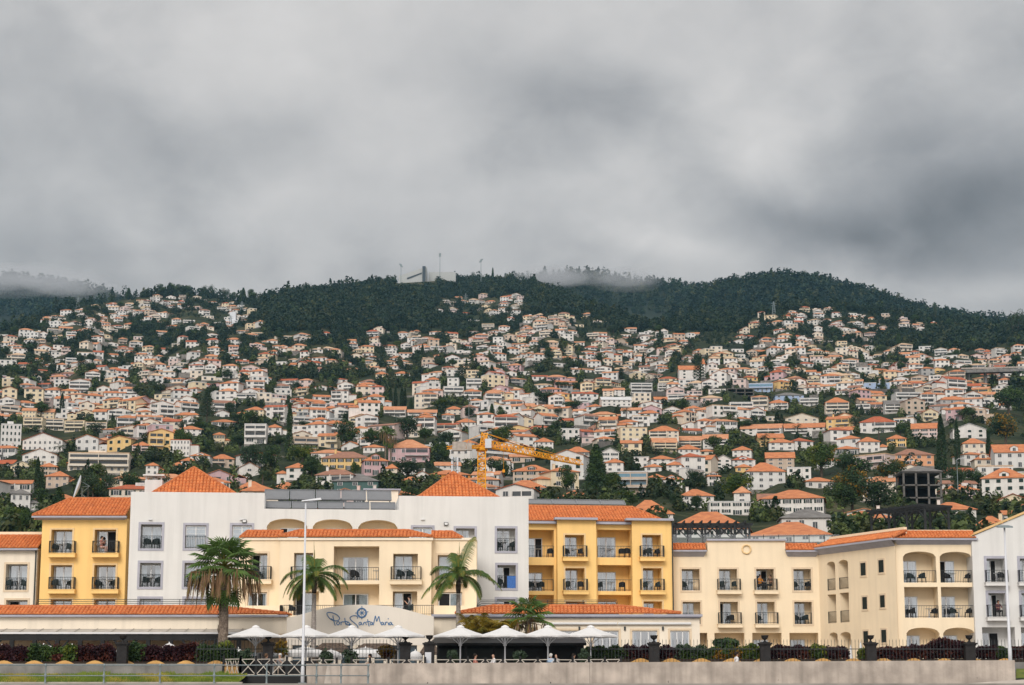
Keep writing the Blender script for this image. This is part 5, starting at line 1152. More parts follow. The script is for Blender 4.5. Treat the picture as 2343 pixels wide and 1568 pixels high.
def skin_mesh(kind):
    J, B = pose(kind); names = list(J); idx = {n: i for i, n in enumerate(names)}
    me = bpy.data.meshes.new('person_body'); me.from_pydata([J[n][0] for n in names], [(idx[a], idx[b]) for a, b, _ in B], [])
    o = bpy.data.objects.new('tmp', me); COL.objects.link(o); o.modifiers.new('s', 'SKIN'); sv = me.skin_vertices[0].data
    for n in names: sv[idx[n]].radius = (J[n][1],) * 2; sv[idx[n]].use_root = n == 'pel'
    ss = o.modifiers.new('u', 'SUBSURF'); ss.levels = 1; ss.render_levels = 1
    dg = bpy.context.evaluated_depsgraph_get(); m2 = bpy.data.meshes.new_from_object(o.evaluated_get(dg)); bpy.data.objects.remove(o)
    mi = []
    for p in m2.polygons:
        c = p.center; best = 9e9; bm_ = 0
        for a, b, m_ in B:
            A, Bv = J[a][0], J[b][0]; ab = Bv - A; t = max(0, min(1, (c - A).dot(ab) / max(ab.length_squared, 1e-9))); dd = (c - A - ab * t).length - (J[a][1] * (1 - t) + J[b][1] * t)
            if dd < best: best = dd; bm_ = m_
        mi.append(bm_)
    m2.materials.clear()
    for _ in range(4): m2.materials.append(SKINS[0])
    m2.polygons.foreach_set('material_index', mi); m2.polygons.foreach_set('use_smooth', [True] * len(mi)); return m2
POSES = {k: skin_mesh(k) for k in ('sit', 'read', 'walk')}
def cloth(n, c): return mat('cloth_' + n, c, rough=.9, var=.1, scale=8)
def person(loc, rz, kind, skin, shirt, legs, hair, label, bald=False, hat=None):
    o = empty('person', loc, rz); me = POSES[kind].copy(); sh = cloth(*shirt); lg = cloth(*legs)
    for i, m_ in enumerate((SKINS[skin], sh, lg, BLACK)): me.materials[i] = m_
    link('body', me, o); z0 = .50 if kind != 'walk' else .93; hz = z0 + .75
    if not bald:
        mb = MB(); n = 12; prof = [(.108, -.02), (.112, .03), (.10, .075), (.065, .108), (.01, .118)]; mb.lathe(prof, (0, .015, hz), n)
        mb.box(-.085, .085, .03, .115, hz - .1, hz + .02); mb.build('hair', cloth(*hair), o, smooth=True)
    mb = MB()
    for s in (-1, 1): mb.box(.032 * s - .011, .032 * s + .011, -.108, -.098, hz - .012, hz + .004)
    mb.box(-.028, .028, -.106, -.094, hz - .062, hz - .055); mb.build('face_features', BLACK, o)
    if hat: mb = MB(); mb.lathe([(.19, .03), (.19, .045), (.11, .05), (.10, .12), (.03, .14)], (0, 0, hz), 12); mb.build('hat', cloth(*hat), o)
    tag(o, label, 'person'); return o
def seat(p, rz, lab, data=None):
    o = link('cafe_chair', data or CH2, None, p, rz); tag(o, lab, 'chair', 'dark cafe chairs on the terrace')
GREY = ('grey', (.25, .24, .24)); BLK = ('black', (.02, .02, .022)); WHT = ('white', (.75, .74, .74)); LBL = ('light_blue', (.35, .48, .65)); BRN = ('brown', (.12, .07, .04)); PNK = ('salmon', (.55, .22, .17)); SND = ('sand', (.42, .34, .27)); DKB = ('dark_blue', (.03, .04, .08)); ORG = ('orange', (.65, .25, .02)); GRY2 = ('white_hair', (.6, .58, .55)); DHR = ('dark_hair', (.025, .018, .014))
cafe = [(609, 123.0, 2.2, 1, BLK, BLK, BRN, 'seated person in dark clothes behind the deck fence', False), (640, 122.8, -.4, 0, GREY, SND, GRY2, 'grey shirted seated man leaning on the deck table', False),
        (806, 124.0, 1.5, 1, PNK, BLK, DHR, 'seated person facing right beside the planter bush', False), (846, 123.8, -1.3, 1, SND, BLK, DHR, 'heavy man in sand shirt seated left of a parasol pole', False),
        (1087, 123.6, 1.4, 1, PNK, BLK, DHR, 'dark haired woman seated in front of the slatted bar wall', False), (1129, 123.4, -1.2, 0, WHT, BLK, GRY2, 'man in white shirt and sunglasses seated at a cafe table', True),
        (1260, 123.2, 2.9, 0, LBL, DKB, GRY2, 'white haired person in light blue shirt seated under parasol', False), (1272, 123.5, 3.4, 0, GREY, DKB, GRY2, 'bald man in pale grey shirt seated next to the light blue shirt', True), (1312, 123.4, 1.6, 1, GREY, BLK, DHR, 'seated person partly hidden behind the fence right of the bald man', False)]
for px, Y, rz, sk, sh, lg, hr, lab, bald in cafe:
    p = pt(px, 1520, Y); p.z = 1.42; off = Matrix.Rotation(rz, 3, 'Z') @ Vector((0, 0, 0)); person(p, rz, 'sit' if px != 640 else 'read', sk, sh, lg, hr, lab, bald); seat(p + Vector((0, 0, .001)), rz, 'dark cafe chair under the ' + lab.split(' seated')[0].replace('seated ', '')[:60])
for px, Y, lab in ((625, 123.0, 'on the deck between two seated guests'), (826, 124.0, 'between the two men left of a parasol pole'), (1108, 123.6, 'between the woman and the man in white'), (1292, 123.6, 'between the bald man and his neighbour')):
    p = pt(px, 1520, Y); p.z = 1.42; o = link('cafe_table', TAB, None, p); tag(o, 'small round cafe table ' + lab, 'table', 'cafe tables on the terrace')
p = pt(1685, 1520, 117.2); p.z = .96; person(p, 1.9, 'walk', 1, WHT, DKB, DHR, 'man in white shirt walking along the sea wall')
def onfr(fr, px, py, d): s, z = fr.L(px, py, d); return fr.world(s, d, z)
w = pt(232, 1267, 156.4); person(w + Vector((0, 0, .03)), 1.2, 'read', 0, PNK, ('pink', (.6, .4, .36)), DHR, 'person in pink sitting on the upper yellow block balcony')
w = onfr(FC, 936, 1407, -1.6); person(w, -1.5, 'read', 0, GREY, BLK, DHR, 'person reading on the terrace right of the sign wall top'); seat(w, -1.5, 'dark chair under the person reading on the central terrace', CH1)
w = onfr(FJ, 1739, 1352, .3); w.z = FJ.world(0, 0, FJ.Z(1750, 1351)).z; person(w, .6, 'sit', 1, ORG, BLK, DHR, 'person in orange top on the upper cream wing balcony')
w = onfr(FJ, 1762, 1352, .35); w.z = FJ.world(0, 0, FJ.Z(1750, 1351)).z; person(w, -.5, 'sit', 1, BRN, BLK, DHR, 'dark dressed person on the upper cream wing balcony')
w = FK.world(FK.S(2284, 1410, .5), .45, FK.Z(2280, 1412)); person(w, .2, 'sit', 1, ('maroon', (.12, .04, .05)), BLK, DHR, 'person in maroon on the lower far right white balcony')
# towels on the balcony rails
def towel(fr, px0, px1, py0, py1, d, col, lab):
    s0, s1 = fr.S(px0, py0, d), fr.S(px1, py0, d); zt, zl = fr.Z(px0, py0, d), fr.Z(px0, py1, d); n = 10; mb = MB()
    P = [(s0 + (s1 - s0) * i / n, d - .05 - .012 * math.sin(i * 1.9), .03 * math.sin(i * .9)) for i in range(n + 1)]
    for p, q in zip(P, P[1:]):
        mb.poly([(p[0], p[1], zl + p[2]), (q[0], q[1], zl + q[2]), (q[0], d - .04, zt), (p[0], d - .04, zt)]); mb.poly([(p[0], d - .04, zt), (q[0], d - .04, zt), (q[0], d + .04, zt), (p[0], d + .04, zt)]); mb.poly([(q[0], d + .05, zl + .3), (p[0], d + .05, zl + .3), (p[0], d + .04, zt), (q[0], d + .04, zt)])
    o = mb.build('towel', cloth(*col), None, loc=fr.p, rz=fr.phi); tag(o, lab, 'towel')
towel(FW, 1160, 1180, 1318, 1346, .05, ('towel_blue', (.06, .16, .45)), 'blue towel hanging on the white block railing')
# ---------------------------------------------------------------- town on the hillside
WC = {'w': ('white', (.71, .675, .635)), 'W': ('white', (.66, .64, .615)), 'c': ('cream', (.70, .61, .50)), 'y': ('yellow', (.74, .50, .22)), 'Y': ('pale yellow', (.72, .60, .42)), 'p': ('pink', (.56, .38, .39)), 'P': ('pale pink', (.66, .52, .48)),
      'b': ('beige', (.54, .43, .34)), 'g': ('grey', (.36, .35, .34)), 's': ('salmon', (.70, .36, .20)), 'o': ('orange', (.66, .26, .06)), 'l': ('light blue', (.36, .45, .62)), 'r': ('red', (.36, .06, .05)), 'G': ('green stone', (.07, .13, .12))}
WM = {k: mat('house_wall_' + v[0].replace(' ', '_') + k, v[1], var=.06, scale=.35, streak=.22) for k, v in WC.items()}
RC = {'o': ('orange', (.55, .215, .09), (.40, .14, .065)), 'p': ('pale orange', (.58, .28, .15), (.44, .18, .09)), 'b': ('brownish', (.34, .17, .11), (.24, .12, .085)), 'g': ('grey', (.20, .19, .18), (.13, .12, .115)), 'r': ('rust', (.46, .12, .05), (.30, .08, .04)), 'w': ('white', (.66, .65, .64), (.5, .5, .5)), 'e': ('beige', (.60, .42, .28), (.48, .32, .2))}
RM = {k: mat('house_roof_' + v[0].replace(' ', '_'), v[1], rough=.85, scale=.9, col2=v[2], bump=.5, bscale=7) for k, v in RC.items()}
DARKW = mat('dark_window', (.04, .046, .052), rough=.25, spec=.6); TRIMW = mat('house_trim', (.62, .60, .58)); SHG = mat('green_shutters', (.016, .035, .030)); BLUEG = mat('blue_house_glass', (.10, .22, .30), rough=.15, spec=.8); FOUND = mat('foundation_stone', (.24, .22, .20), scale=1.0, var=.25)
TEALG = mat('teal_house_glass', (.04, .20, .21), rough=.15, spec=.8)
rh = random.Random(23)
def roofmesh(mb, w, d, h, rh_, kind, ov=.35, m=0, x0=0., y0=0.):
    a, b, c, e = x0 - w / 2 - ov, x0 + w / 2 + ov, y0 - ov, y0 + d + ov; t = .14
    if kind in 'ht':
        if w >= d: L = (w - d) / 2 * (1 if kind == 'h' else 0); R1, R2 = (x0 - L, y0 + d / 2, h + rh_), (x0 + L, y0 + d / 2, h + rh_)
        else: L = (d - w) / 2; R1, R2 = (x0, y0 + d / 2 - L, h + rh_), (x0, y0 + d / 2 + L, h + rh_)
        E = [(a, c, h), (b, c, h), (b, e, h), (a, e, h)]; V = E + [R1, R2] + [(p[0], p[1], h - t) for p in E]
        fs = [(0, 1, 5, 4), (1, 2, 5), (2, 3, 4, 5), (3, 0, 4)] if w >= d else [(0, 1, 4), (1, 2, 5, 4), (2, 3, 5), (3, 0, 4, 5)]
        mb.add(V, fs + [(0, 6, 7, 1), (1, 7, 8, 2), (3, 9, 6, 0), (9, 8, 7, 6)], m)
    elif kind == 'g':
        V = [(a, c, h), (b, c, h), (b, y0 + d / 2, h + rh_), (a, y0 + d / 2, h + rh_), (b, e, h), (a, e, h)]; V += [(p[0], p[1], p[2] - t) for p in V]
        mb.add(V, [(0, 1, 2, 3), (3, 2, 4, 5), (0, 6, 7, 1), (7, 6, 9, 8), (9, 11, 10, 8), (1, 7, 8, 2), (2, 8, 10, 4), (6, 0, 3, 9), (9, 3, 5, 11)], m)
    elif kind == 'f':
        V = [(a, c, h), (x0, c, h + rh_), (b, c, h), (a, e, h), (x0, e, h + rh_), (b, e, h)]; V += [(p[0], p[1], p[2] - t) for p in V]
        mb.add(V, [(0, 1, 4, 3), (1, 2, 5, 4), (0, 6, 7, 1), (1, 7, 8, 2), (6, 9, 10, 7), (7, 10, 11, 8), (3, 9, 6, 0), (2, 8, 11, 5)], m)
    else:
        mb.box(a + ov - .1, b - ov + .1, c + ov - .1, e - ov + .1, h, h + .35, m)
def house(w, d, st, kind, rise, nwin, opt=''):
    """returns MBs for wall, roof, chimney and a list of window rectangles; front faces -y, base z=0"""
    sh = 2.75; h = st * sh; wl = MB(); rf = MB(); ch = MB(); wins = []
    wl.box(-w / 2, w / 2, 0, d, -4, h, 0)
    wl.box(-w / 2 - .05, w / 2 + .05, -.05, d + .05, -4.05, -.1, 3)
    if kind in 'gf':
        if kind == 'g': wl.add([(-w / 2, 0, h), (-w / 2, d, h), (-w / 2, d / 2, h + rise), (w / 2, 0, h), (w / 2, d, h), (w / 2, d / 2, h + rise)], [(0, 2, 1), (3, 4, 5)])
        else: wl.add([(-w / 2, 0, h), (w / 2, 0, h), (0, 0, h + rise), (-w / 2, d, h), (w / 2, d, h), (0, d, h + rise)], [(0, 1, 2), (4, 3, 5)])
    roofmesh(rf, w, d, h, rise, kind)
    if 'S' in opt:   # lower side wing
        sg_ = 1 if 'R' in opt else -1; ww = w * .5; x0 = sg_ * (w / 2 + ww / 2 - .3); wl.box(x0 - ww / 2, x0 + ww / 2, .8, d * .8, -4, h - sh * (.9 if st > 1 else .25), 0); roofmesh(rf, ww, d * .8 - .8, h - sh * (.9 if st > 1 else .25), rise * .6, kind if kind != '0' else '0', x0=x0, y0=.8)
        wins.append((x0, 1.0 - 1.0 + .0, 1.0, 1.0, .8))
    if 'B' in opt:   # front balcony; flat dark panel serves as glazing and as painted loggia shade
        for s in range(1 if st > 1 else 0, st):
            z = s * sh; x0, x1 = (-w * .48, w * .1) if 'R' in opt else (-w * .1, w * .48)
            if 'F' in opt: x0, x1 = -w * .49, w * .49
            wl.box(x0, x1, -1.2, -.001, z - .15, z + .02, 1); wl.box(x0, x1, -1.2, -1.1, z + .021, z + .85, 0); wl.box(x0 + .25, x1 - .25, -.02, .02, z + .05, z + 2.2, 2)
            for k in range(3): x = x0 + (x1 - x0) * k / 2; wl.box(x - .1 + (.1 if k == 0 else 0) - (.1 if k == 2 else 0), x + .1 + (.1 if k == 0 else 0) - (.1 if k == 2 else 0), -1.19, -1.0, z + .851, z + sh - .15, 0)
    if 'G' in opt: x = w * (.25 if 'R' in opt else -.25); wl.box(x - w * .8, x + w * .8, -3.2, -2.9, -4, -.3, 3); wl.box(x - w * .8, x + w * .8, -2.9, -.06, -.9, -.7, 3)
    if 'C' in opt: x = w * (.25 if 'R' in opt else -.25); ch.box(x - .3, x + .3, d * .35, d * .35 + .55, h + .2, h + rise + .7); ch.box(x - .38, x + .38, d * .35 - .08, d * .35 + .63, h + rise + .701, h + rise + .82)
    if 'D' in opt:   # dormer on the roof
        wl.box(-1.1, 1.1, .4, 2.6, h - .2, h + 1.9, 0); wl.add([(-1.1, .4, h + 1.9), (1.1, .4, h + 1.9), (0, .4, h + 2.6)], [(0, 1, 2)]); roofmesh(rf, 2.2, 2.4, h + 1.9, .75, 'f', ov=.15, y0=.4); wins.append((0, h + .35, 1.0, 1.4, .4))
    if 'T' in opt: rf.box(-w * .2, w * .1, d * .3, d * .6, h, h + 1.7, 1)
    if 'V' in opt:   # solar water heater
        x = w * .2; wl.box(x - 1, x + 1, d * .3, d * .3 + .1, h + rise * .7, h + rise * .7 + .9, 1)
    for s in range(st):
        for k in range(nwin):
            if 'B' in opt and (s >= 1 or st == 1) and 'F' in opt: continue
            x = -w / 2 + w * (k + .5) / nwin
            if 'B' in opt and (s >= 1 or st == 1) and ((x < w * .12) if 'R' in opt else (x > -w * .12)): continue
            hh = 1.35 if not (s == 0 and k == nwin // 2) else 1.9; z = s * sh + (.95 if hh < 1.5 else .1); wins.append((x, z, min(1.25, w / nwin * .42), hh, 0))
    return wl, rf, ch, wins, h
def unit_window(style):
    mb = MB(); mb.box(-.5, .5, -.06, .01, 0, 1, 0); mb.box(-.40, .40, -.075, -.0601, .06, .94, 1); mb.box(-.03, .03, -.085, -.0751, .06, .94, 0)
    if style == 'shutter':
        for s in (-1, 1): mb.box(s * .72 - .2, s * .72 + .2, -.07, .01, 0, 1, 2)
    if style == 'closed': mb.box(-.45, .45, -.10, -.0851, .03, .97, 2)
    return mb
UWB = {k: unit_window(k) for k in ('plain', 'shutter', 'closed')}
UW = {k: v.data('house_window', [TRIMW, DARKW, SHG]) for k, v in UWB.items()}
UWP = {}
LANDM = []   # (px, py, name)
HOUSES = []  # dicts for labels
PLACED = []  # px boxes
def put_house(px, pyb, w, d, st, kind, rise, wk, rk, nwin=3, opt='', yaw=0., label=None, cat='house', detail=True, sink=.4, winstyle=None, extra=None, glass=None, Y=None, wmat=None, near=True):
    p = terr(px, pyb) if Y is None else pt(px, pyb, Y); wl, rf, ch, wins, h = house(w, d, st, kind, rise, nwin, opt)
    face = math.atan2(p.x, p.y); rz = -face * .6 + yaw
    o = empty('house', (p.x, p.y, p.z - sink), rz); wm = wmat or WM[wk]
    ws = winstyle or ('plain' if rh.random() < .6 else 'shutter' if rh.random() < .6 else 'closed')
    if not detail:
        for x, z, ww, hh, y in wins: wl.box(x - ww / 2, x + ww / 2, y - .04, y + .01, z, z + hh, 2)
    if extra: extra(wl, rf, w, d, h)
    wl.build('wall', [wm, TRIMW, glass or DARKW, FOUND], o); r_ = rf.build('roof', [RM[rk] if kind != '0' else RM.get(rk), wm], o)
    if ch.v: ch.build('chimney', wm, r_)
    if detail:
        for x, z, ww, hh, y in wins:
            q = link('window', UW[ws], o, (x, y - .002, z)); q.scale = (ww, 1, hh)
    o['category'] = cat; o['group'] = 'houses on the hillside'
    if label: o['label'] = label
    top = proj(p + Vector((0, 0, h + rise)))
    HOUSES.append(dict(o=o, px=px, py=(pyb + top[1]) / 2, wk=wk, rk=rk, kind=kind, st=st, label=label, wpx=w / p.y * F))
    return o
KN = {'h': 'hipped', 't': 'pyramid', 'g': 'gabled', 'f': 'front-gabled', '0': 'flat'}
# hand-traced houses: x0, x1, top, base, wall, roof, kind, storeys, windows, options, label
HL = [
 (0, 48, 970, 1029, 'W', 'w', '0', 4, 5, 'T', 'white office block with rows of wide windows at the left border'), (48, 145, 992, 1033, 'w', 'r', 'f', 2, 8, '', 'wide white hall with a rust red band and narrow windows'), (152, 298, 1036, 1082, 'c', 'e', '0', 3, 9, 'BFT', 'long cream flat-roofed apartment building with ribbon balconies'),
 (48, 132, 1028, 1064, 'w', 'o', 'f', 2, 4, '', None), (39, 82, 932, 957, 'Y', 'p', 'g', 2, 4, 'S', None), (82, 124, 934, 958, 'Y', 'p', 'g', 2, 4, '', None), (52, 98, 955, 982, 'Y', 'e', '0', 3, 4, 'BF', None), (98, 146, 958, 985, 'c', 'e', '0', 3, 4, 'BF', None), (146, 194, 962, 988, 'Y', 'e', '0', 3, 4, 'BF', None), (194, 245, 966, 990, 'c', 'e', '0', 3, 4, 'BF', None),
 (22, 78, 1056, 1084, 'Y', 'w', 'f', 2, 2, '', None), (89, 131, 1058, 1088, 'b', 'o', 'h', 2, 2, 'C', None), (102, 176, 1076, 1116, 'b', 'o', 'h', 2, 3, 'SR', None), (186, 249, 1091, 1118, 'w', 'o', 'h', 1, 3, '', None), (301, 345, 1009, 1040, 'P', 'o', 'h', 3, 2, 'BF', None), (332, 372, 1058, 1086, 'w', 'o', 'h', 2, 2, 'SR', None),
 (22, 84, 1118, 1174, 'W', 'g', 'h', 2, 3, 'SR', 'white house with dark grey roof at the lower left edge above the yellow block'), (-6, 40, 1136, 1156, 'b', 'p', 'h', 1, 2, '', None), (55, 86, 1180, 1222, 'w', 'o', 'h', 1, 1, 'Q', 'orange roof peeking out left of the left yellow block'),
 (487, 523, 988, 1021, 'Y', 'o', 'h', 2, 4, 'SR', 'tall pale yellow cube house with two rows of four windows'), (387, 450, 1006, 1045, 'w', 'r', '0', 3, 6, 'SR', None), (557, 610, 970, 1016, 'w', 'w', '0', 3, 2, 'BF', 'white modern house with large glass bay left of the tall narrow pine'), (608, 644, 969, 1000, 'w', 'o', 'h', 2, 2, '', None),
 (481, 537, 1038, 1070, 'b', 'o', 'h', 2, 3, 'BR', None), (433, 481, 1034, 1058, 'w', 'o', 'h', 2, 3, 'D', None), (413, 450, 1046, 1070, 'w', 'o', 'h', 2, 3, '', None), (392, 425, 1057, 1080, 'y', 'o', 'h', 1, 3, '', None), (545, 595, 1059, 1093, 'w', 'o', 'f', 2, 1, '', None), (636, 706, 1058, 1098, 'w', 'o', 'h', 2, 2, 'S', 'white cube house with four dark shuttered windows above the left solar panels'),
 (730, 846, 1031, 1076, 'y', 'b', 'h', 2, 6, 'C', 'long yellow mansion with brown roof and black shutters'), (537, 617, 1100, 1130, 'c', 'o', 'h', 1, 3, 'Q', None), (620, 690, 1102, 1130, 'c', 'o', 'h', 1, 3, 'Q', None), (482, 547, 958, 978, 'w', 'o', 'h', 1, 4, '', None), (409, 465, 973, 997, 'w', 'o', 'h', 2, 4, 'C', None), (544, 605, 929, 953, 'Y', 'o', 'h', 2, 4, 'S', None),
 (885, 985, 1003, 1060, 'p', 'p', 'h', 2, 4, 'B', 'large pink mansion with balcony and pinkish hipped roof'), (830, 888, 1040, 1088, 'p', 'o', 'h', 2, 3, 'D', 'pink house with rooftop dormer above the grey-roofed stone house'), (880, 909, 1061, 1098, 'c', 'o', 't', 3, 1, '', None), (756, 868, 1082, 1132, 'G', 'g', 'h', 2, 3, 'C', 'dark green stone house with grey hipped roof above the white block'),
 (994, 1055, 1056, 1082, 'W', 'p', 'g', 2, 4, '', None), (919, 959, 1089, 1118, 'w', 'o', 'h', 1, 2, '', None), (950, 981, 1079, 1110, 'w', 'o', 'f', 2, 1, '', None), (981, 1079, 1074, 1106, 'o', 'o', 'h', 2, 3, '', 'orange walled house with a rounded orange roof left of the crane mast'), (1050, 1091, 1004, 1028, 'W', 'o', 'h', 1, 2, '', None), (1025, 1090, 1026, 1062, 'w', 'w', '0', 2, 4, '', None),
 (876, 929, 928, 954, 'w', 'p', 'g', 2, 4, 'BF', None), (930, 1001, 935, 959, 'w', 'p', 'g', 2, 5, 'BF', None), (960, 989, 943, 962, 'w', 'o', 't', 1, 1, '', None), (1010, 1040, 944, 962, 'w', 'o', 't', 1, 3, '', None), (1020, 1060, 928, 950, 'c', 'o', 'h', 2, 3, '', None), (1042, 1090, 956, 983, 'w', 'o', 'h', 2, 4, '', None),
 (1022, 1050, 865, 884, 'w', 'w', '0', 2, 2, '', None), (1065, 1103, 867, 889, 'w', 'w', '0', 2, 2, 'BF', None), (1013, 1062, 885, 908, 'w', 'w', '0', 2, 3, 'BF', 'white modern villa with dark glass front on the middle slope'), (973, 1008, 862, 880, 'w', 'o', 'h', 2, 3, '', None), (902, 940, 848, 866, 'w', 'o', 'h', 2, 3, '', None), (858, 888, 849, 868, 'Y', 'o', 'h', 2, 3, '', None), (829, 880, 1016, 1036, 'w', 'o', 'h', 1, 4, 'C', None),
 (1170, 1260, 1062, 1104, 'b', 'o', 'h', 2, 3, 'D', 'stained beige old house with arched dormer right of the crane mast'), (1140, 1270, 1097, 1136, 'c', 'o', 'h', 1, 5, 'Q', 'wide cream house with orange roof just above the right white block'), (1221, 1267, 1000, 1030, 'w', 'o', 'h', 2, 4, '', None), (1270, 1350, 1020, 1060, 'w', 'o', 'h', 2, 5, 'S', None), (1374, 1417, 1025, 1056, 'w', 'w', 'f', 2, 2, '', None), (1282, 1327, 981, 1010, 'w', 'w', '0', 2, 3, '', None), (1384, 1427, 1048, 1080, 'w', 'o', 'h', 2, 2, '', None),
 (1401, 1484, 1079, 1134, 'b', 'w', '0', 3, 3, 'BF', 'beige flat-roofed apartment block with blue glass balconies'), (1417, 1483, 978, 1012, 'Y', 'e', '0', 3, 4, '', None), (1482, 1555, 972, 1010, 'c', 'o', 'h', 3, 5, 'BR', None), (1492, 1550, 1000, 1034, 'Y', 'p', 'g', 3, 4, 'BF', None), (1550, 1606, 996, 1028, 'c', 'p', 'g', 3, 4, 'BF', None), (1606, 1666, 992, 1026, 'w', 'p', 'g', 3, 4, 'B', None), (1449, 1485, 1046, 1070, 'w', 'w', '0', 2, 2, '', None), (1487, 1546, 1041, 1066, 'w', 'o', 'h', 2, 3, '', None), (1523, 1560, 1055, 1081, 'w', 'o', 'h', 2, 2, '', None), (1473, 1514, 1061, 1080, 'w', 'o', 'h', 1, 2, '', None), (1483, 1521, 1084, 1106, 'w', 'o', 'h', 1, 1, '', None), (1516, 1562, 1086, 1116, 'W', 'o', 'h', 2, 2, 'D', None),
 (1516, 1560, 930, 949, 'w', 'e', 'f', 2, 3, '', None), (1374, 1447, 906, 930, 'w', 'w', 'g', 2, 6, '', None), (1378, 1404, 888, 907, 'c', 'p', 'g', 3, 2, '', None), (1404, 1430, 886, 907, 'w', 'p', 'g', 3, 2, '', None), (1441, 1494, 876, 908, 'W', 'w', '0', 4, 4, 'BF', None), (1505, 1525, 876, 895, 'w', 'e', '0', 3, 2, 'BF', None),
 (1691, 1790, 968, 1002, 'w', 'p', 'g', 3, 6, 'B', 'long white row house stepping up to the right, left half'), (1790, 1889, 966, 1000, 'w', 'o', 'g', 3, 6, 'BR', 'long white row house stepping up to the right, right half'), (1753, 1804, 913, 937, 'w', 'o', 'h', 2, 4, 'B', None), (1601, 1654, 903, 922, 'P', 'e', 'h', 1, 3, '', None), (1771, 1841, 896, 919, 'l', 'g', 'h', 2, 4, '', 'light blue house on the middle slope to the right'), (1794, 1875, 947, 974, 'c', 'e', 'f', 2, 4, '', None), (1734, 1795, 990, 1022, 'y', 'o', 'g', 3, 4, '', None), (1757, 1818, 1002, 1030, 'w', 'o', 'h', 2, 3, '', None), (1674, 1720, 1019, 1048, 'w', 'o', 'h', 2, 3, '', None), (1550, 1603, 1016, 1048, 'w', 'o', 'h', 2, 4, '', None),
 (1751, 1819, 1033, 1074, 'b', 'o', 'g', 3, 3, '', None), (1674, 1726, 1042, 1070, 'W', 'r', 'h', 2, 3, 'D', None), (1705, 1800, 1056, 1120, 'W', 'o', 'h', 3, 4, 'C', 'large grey-white house with broad orange roof and tall chimney'), (1799, 1857, 1070, 1100, 'w', 'w', '0', 2, 3, '', 'white modern villa with teal glass beside the large tree'), (1841, 1910, 1091, 1118, 'w', 'o', 'h', 1, 3, '', None), (1635, 1674, 1042, 1075, 'w', 'w', 'f', 3, 2, '', None), (1681, 1719, 1061, 1082, 'y', 'o', 'h', 1, 2, '', None), (1617, 1649, 1082, 1112, 'w', 'o', 'h', 2, 1, 'D', None), (1598, 1634, 1027, 1042, 'c', 'o', 'h', 1, 2, '', None),
 (1887, 1944, 907, 946, 'c', 'o', 'h', 3, 4, 'BF', None), (1828, 1874, 911, 930, 'w', 'w', '0', 2, 4, 'BF', None), (1707, 1770, 877, 898, 'l', 'w', '0', 2, 6, 'BF', None),
 (1963, 2031, 998, 1036, 'w', 'o', 'h', 2, 3, 'SR', None), (1965, 2052, 950, 992, 'w', 'r', 'h', 2, 4, 'B', None), (2028, 2074, 993, 1022, 'y', 'o', 'h', 2, 2, '', 'bright yellow house between white houses on the right slope'), (2084, 2146, 966, 1008, 'P', 'o', 'g', 3, 3, '', None), (2043, 2140, 1025, 1066, 's', 'b', 'h', 2, 4, '', 'salmon house with brown hipped roof left of the tall cypress'), (2202, 2256, 1001, 1046, 'c', 'o', 'h', 2, 3, '', None), (2178, 2258, 970, 1003, 'w', 'w', 'f', 2, 3, '', None),
 (2274, 2370, 1014, 1070, 'W', 'o', 'g', 2, 4, 'D', 'big white house with steep orange mansard roof at the right border'), (2245, 2352, 1068, 1144, 'w', 'o', 'h', 3, 4, 'D', 'white villa with central gable and dark green shutters at the right border'), (2229, 2273, 1040, 1083, 'c', 'o', 'h', 2, 2, 'D', None), (1975, 2005, 876, 894, 'l', 'w', '0', 2, 1, '', None), (2006, 2036, 876, 894, 'l', 'w', '0', 2, 1, '', None), (2047, 2110, 898, 917, 'W', 'w', '0', 2, 3, 'BF', None), (2023, 2069, 914, 946, 'w', 'g', 'g', 3, 2, 'BF', None),
 (1737, 1888, 1119, 1176, 'w', 'o', 'h', 2, 6, '', 'long white house with broad orange roof and grey window frames'), (1785, 1914, 1164, 1218, 'w', 'g', 'h', 1, 4, '', 'white house with dark grey hipped roof above the right cream wing'), (1920, 2047, 1168, 1214, 'b', 'o', 'h', 1, 4, '', 'beige house with orange hipped roof left of the right pergola'),
 (1704, 1905, 1194, 1240, 'W', 'o', 'h', 1, 5, 'Q', 'wide orange tiled roof with skylights behind the cream wing'), (1517, 1717, 1170, 1230, 'W', 'o', 'h', 1, 5, 'Q', 'orange roofed building carrying grey collectors behind the left pergola'), (2123, 2236, 1148, 1196, 'w', 'o', 'h', 2, 3, 'C', None), (2222, 2318, 1180, 1224, 'Y', 'o', 'h', 1, 3, 'CRQ', None), (2285, 2350, 1131, 1164, 'Y', 'r', 'f', 1, 2, '', None),
 (1678, 1717, 1112, 1165, 'w', 'p', 't', 3, 1, '', 'white square tower house with small pyramid roof'), (1620, 1728, 1148, 1178, 'w', 'w', '0', 2, 4, '', None), (1555, 1636, 1118, 1162, 'w', 'o', 'h', 2, 3, 'C', None), (1433, 1543, 1143, 1192, 'w', 'o', 'h', 1, 3, 'RQ', 'white house with large orange hipped roof right of the yellow block ridge'), (1266, 1374, 1120, 1152, 'w', 'o', 't', 1, 2, 'Q', 'orange pyramid roof just above the right solar collectors'),
 (1552, 1602, 834, 868, 'w', 'o', 'g', 3, 2, '', 'white church nave with orange roof beside the araucaria'), (1604, 1613, 818, 868, 'w', 'o', 't', 6, 1, '', 'slim white church tower right of the araucaria')]
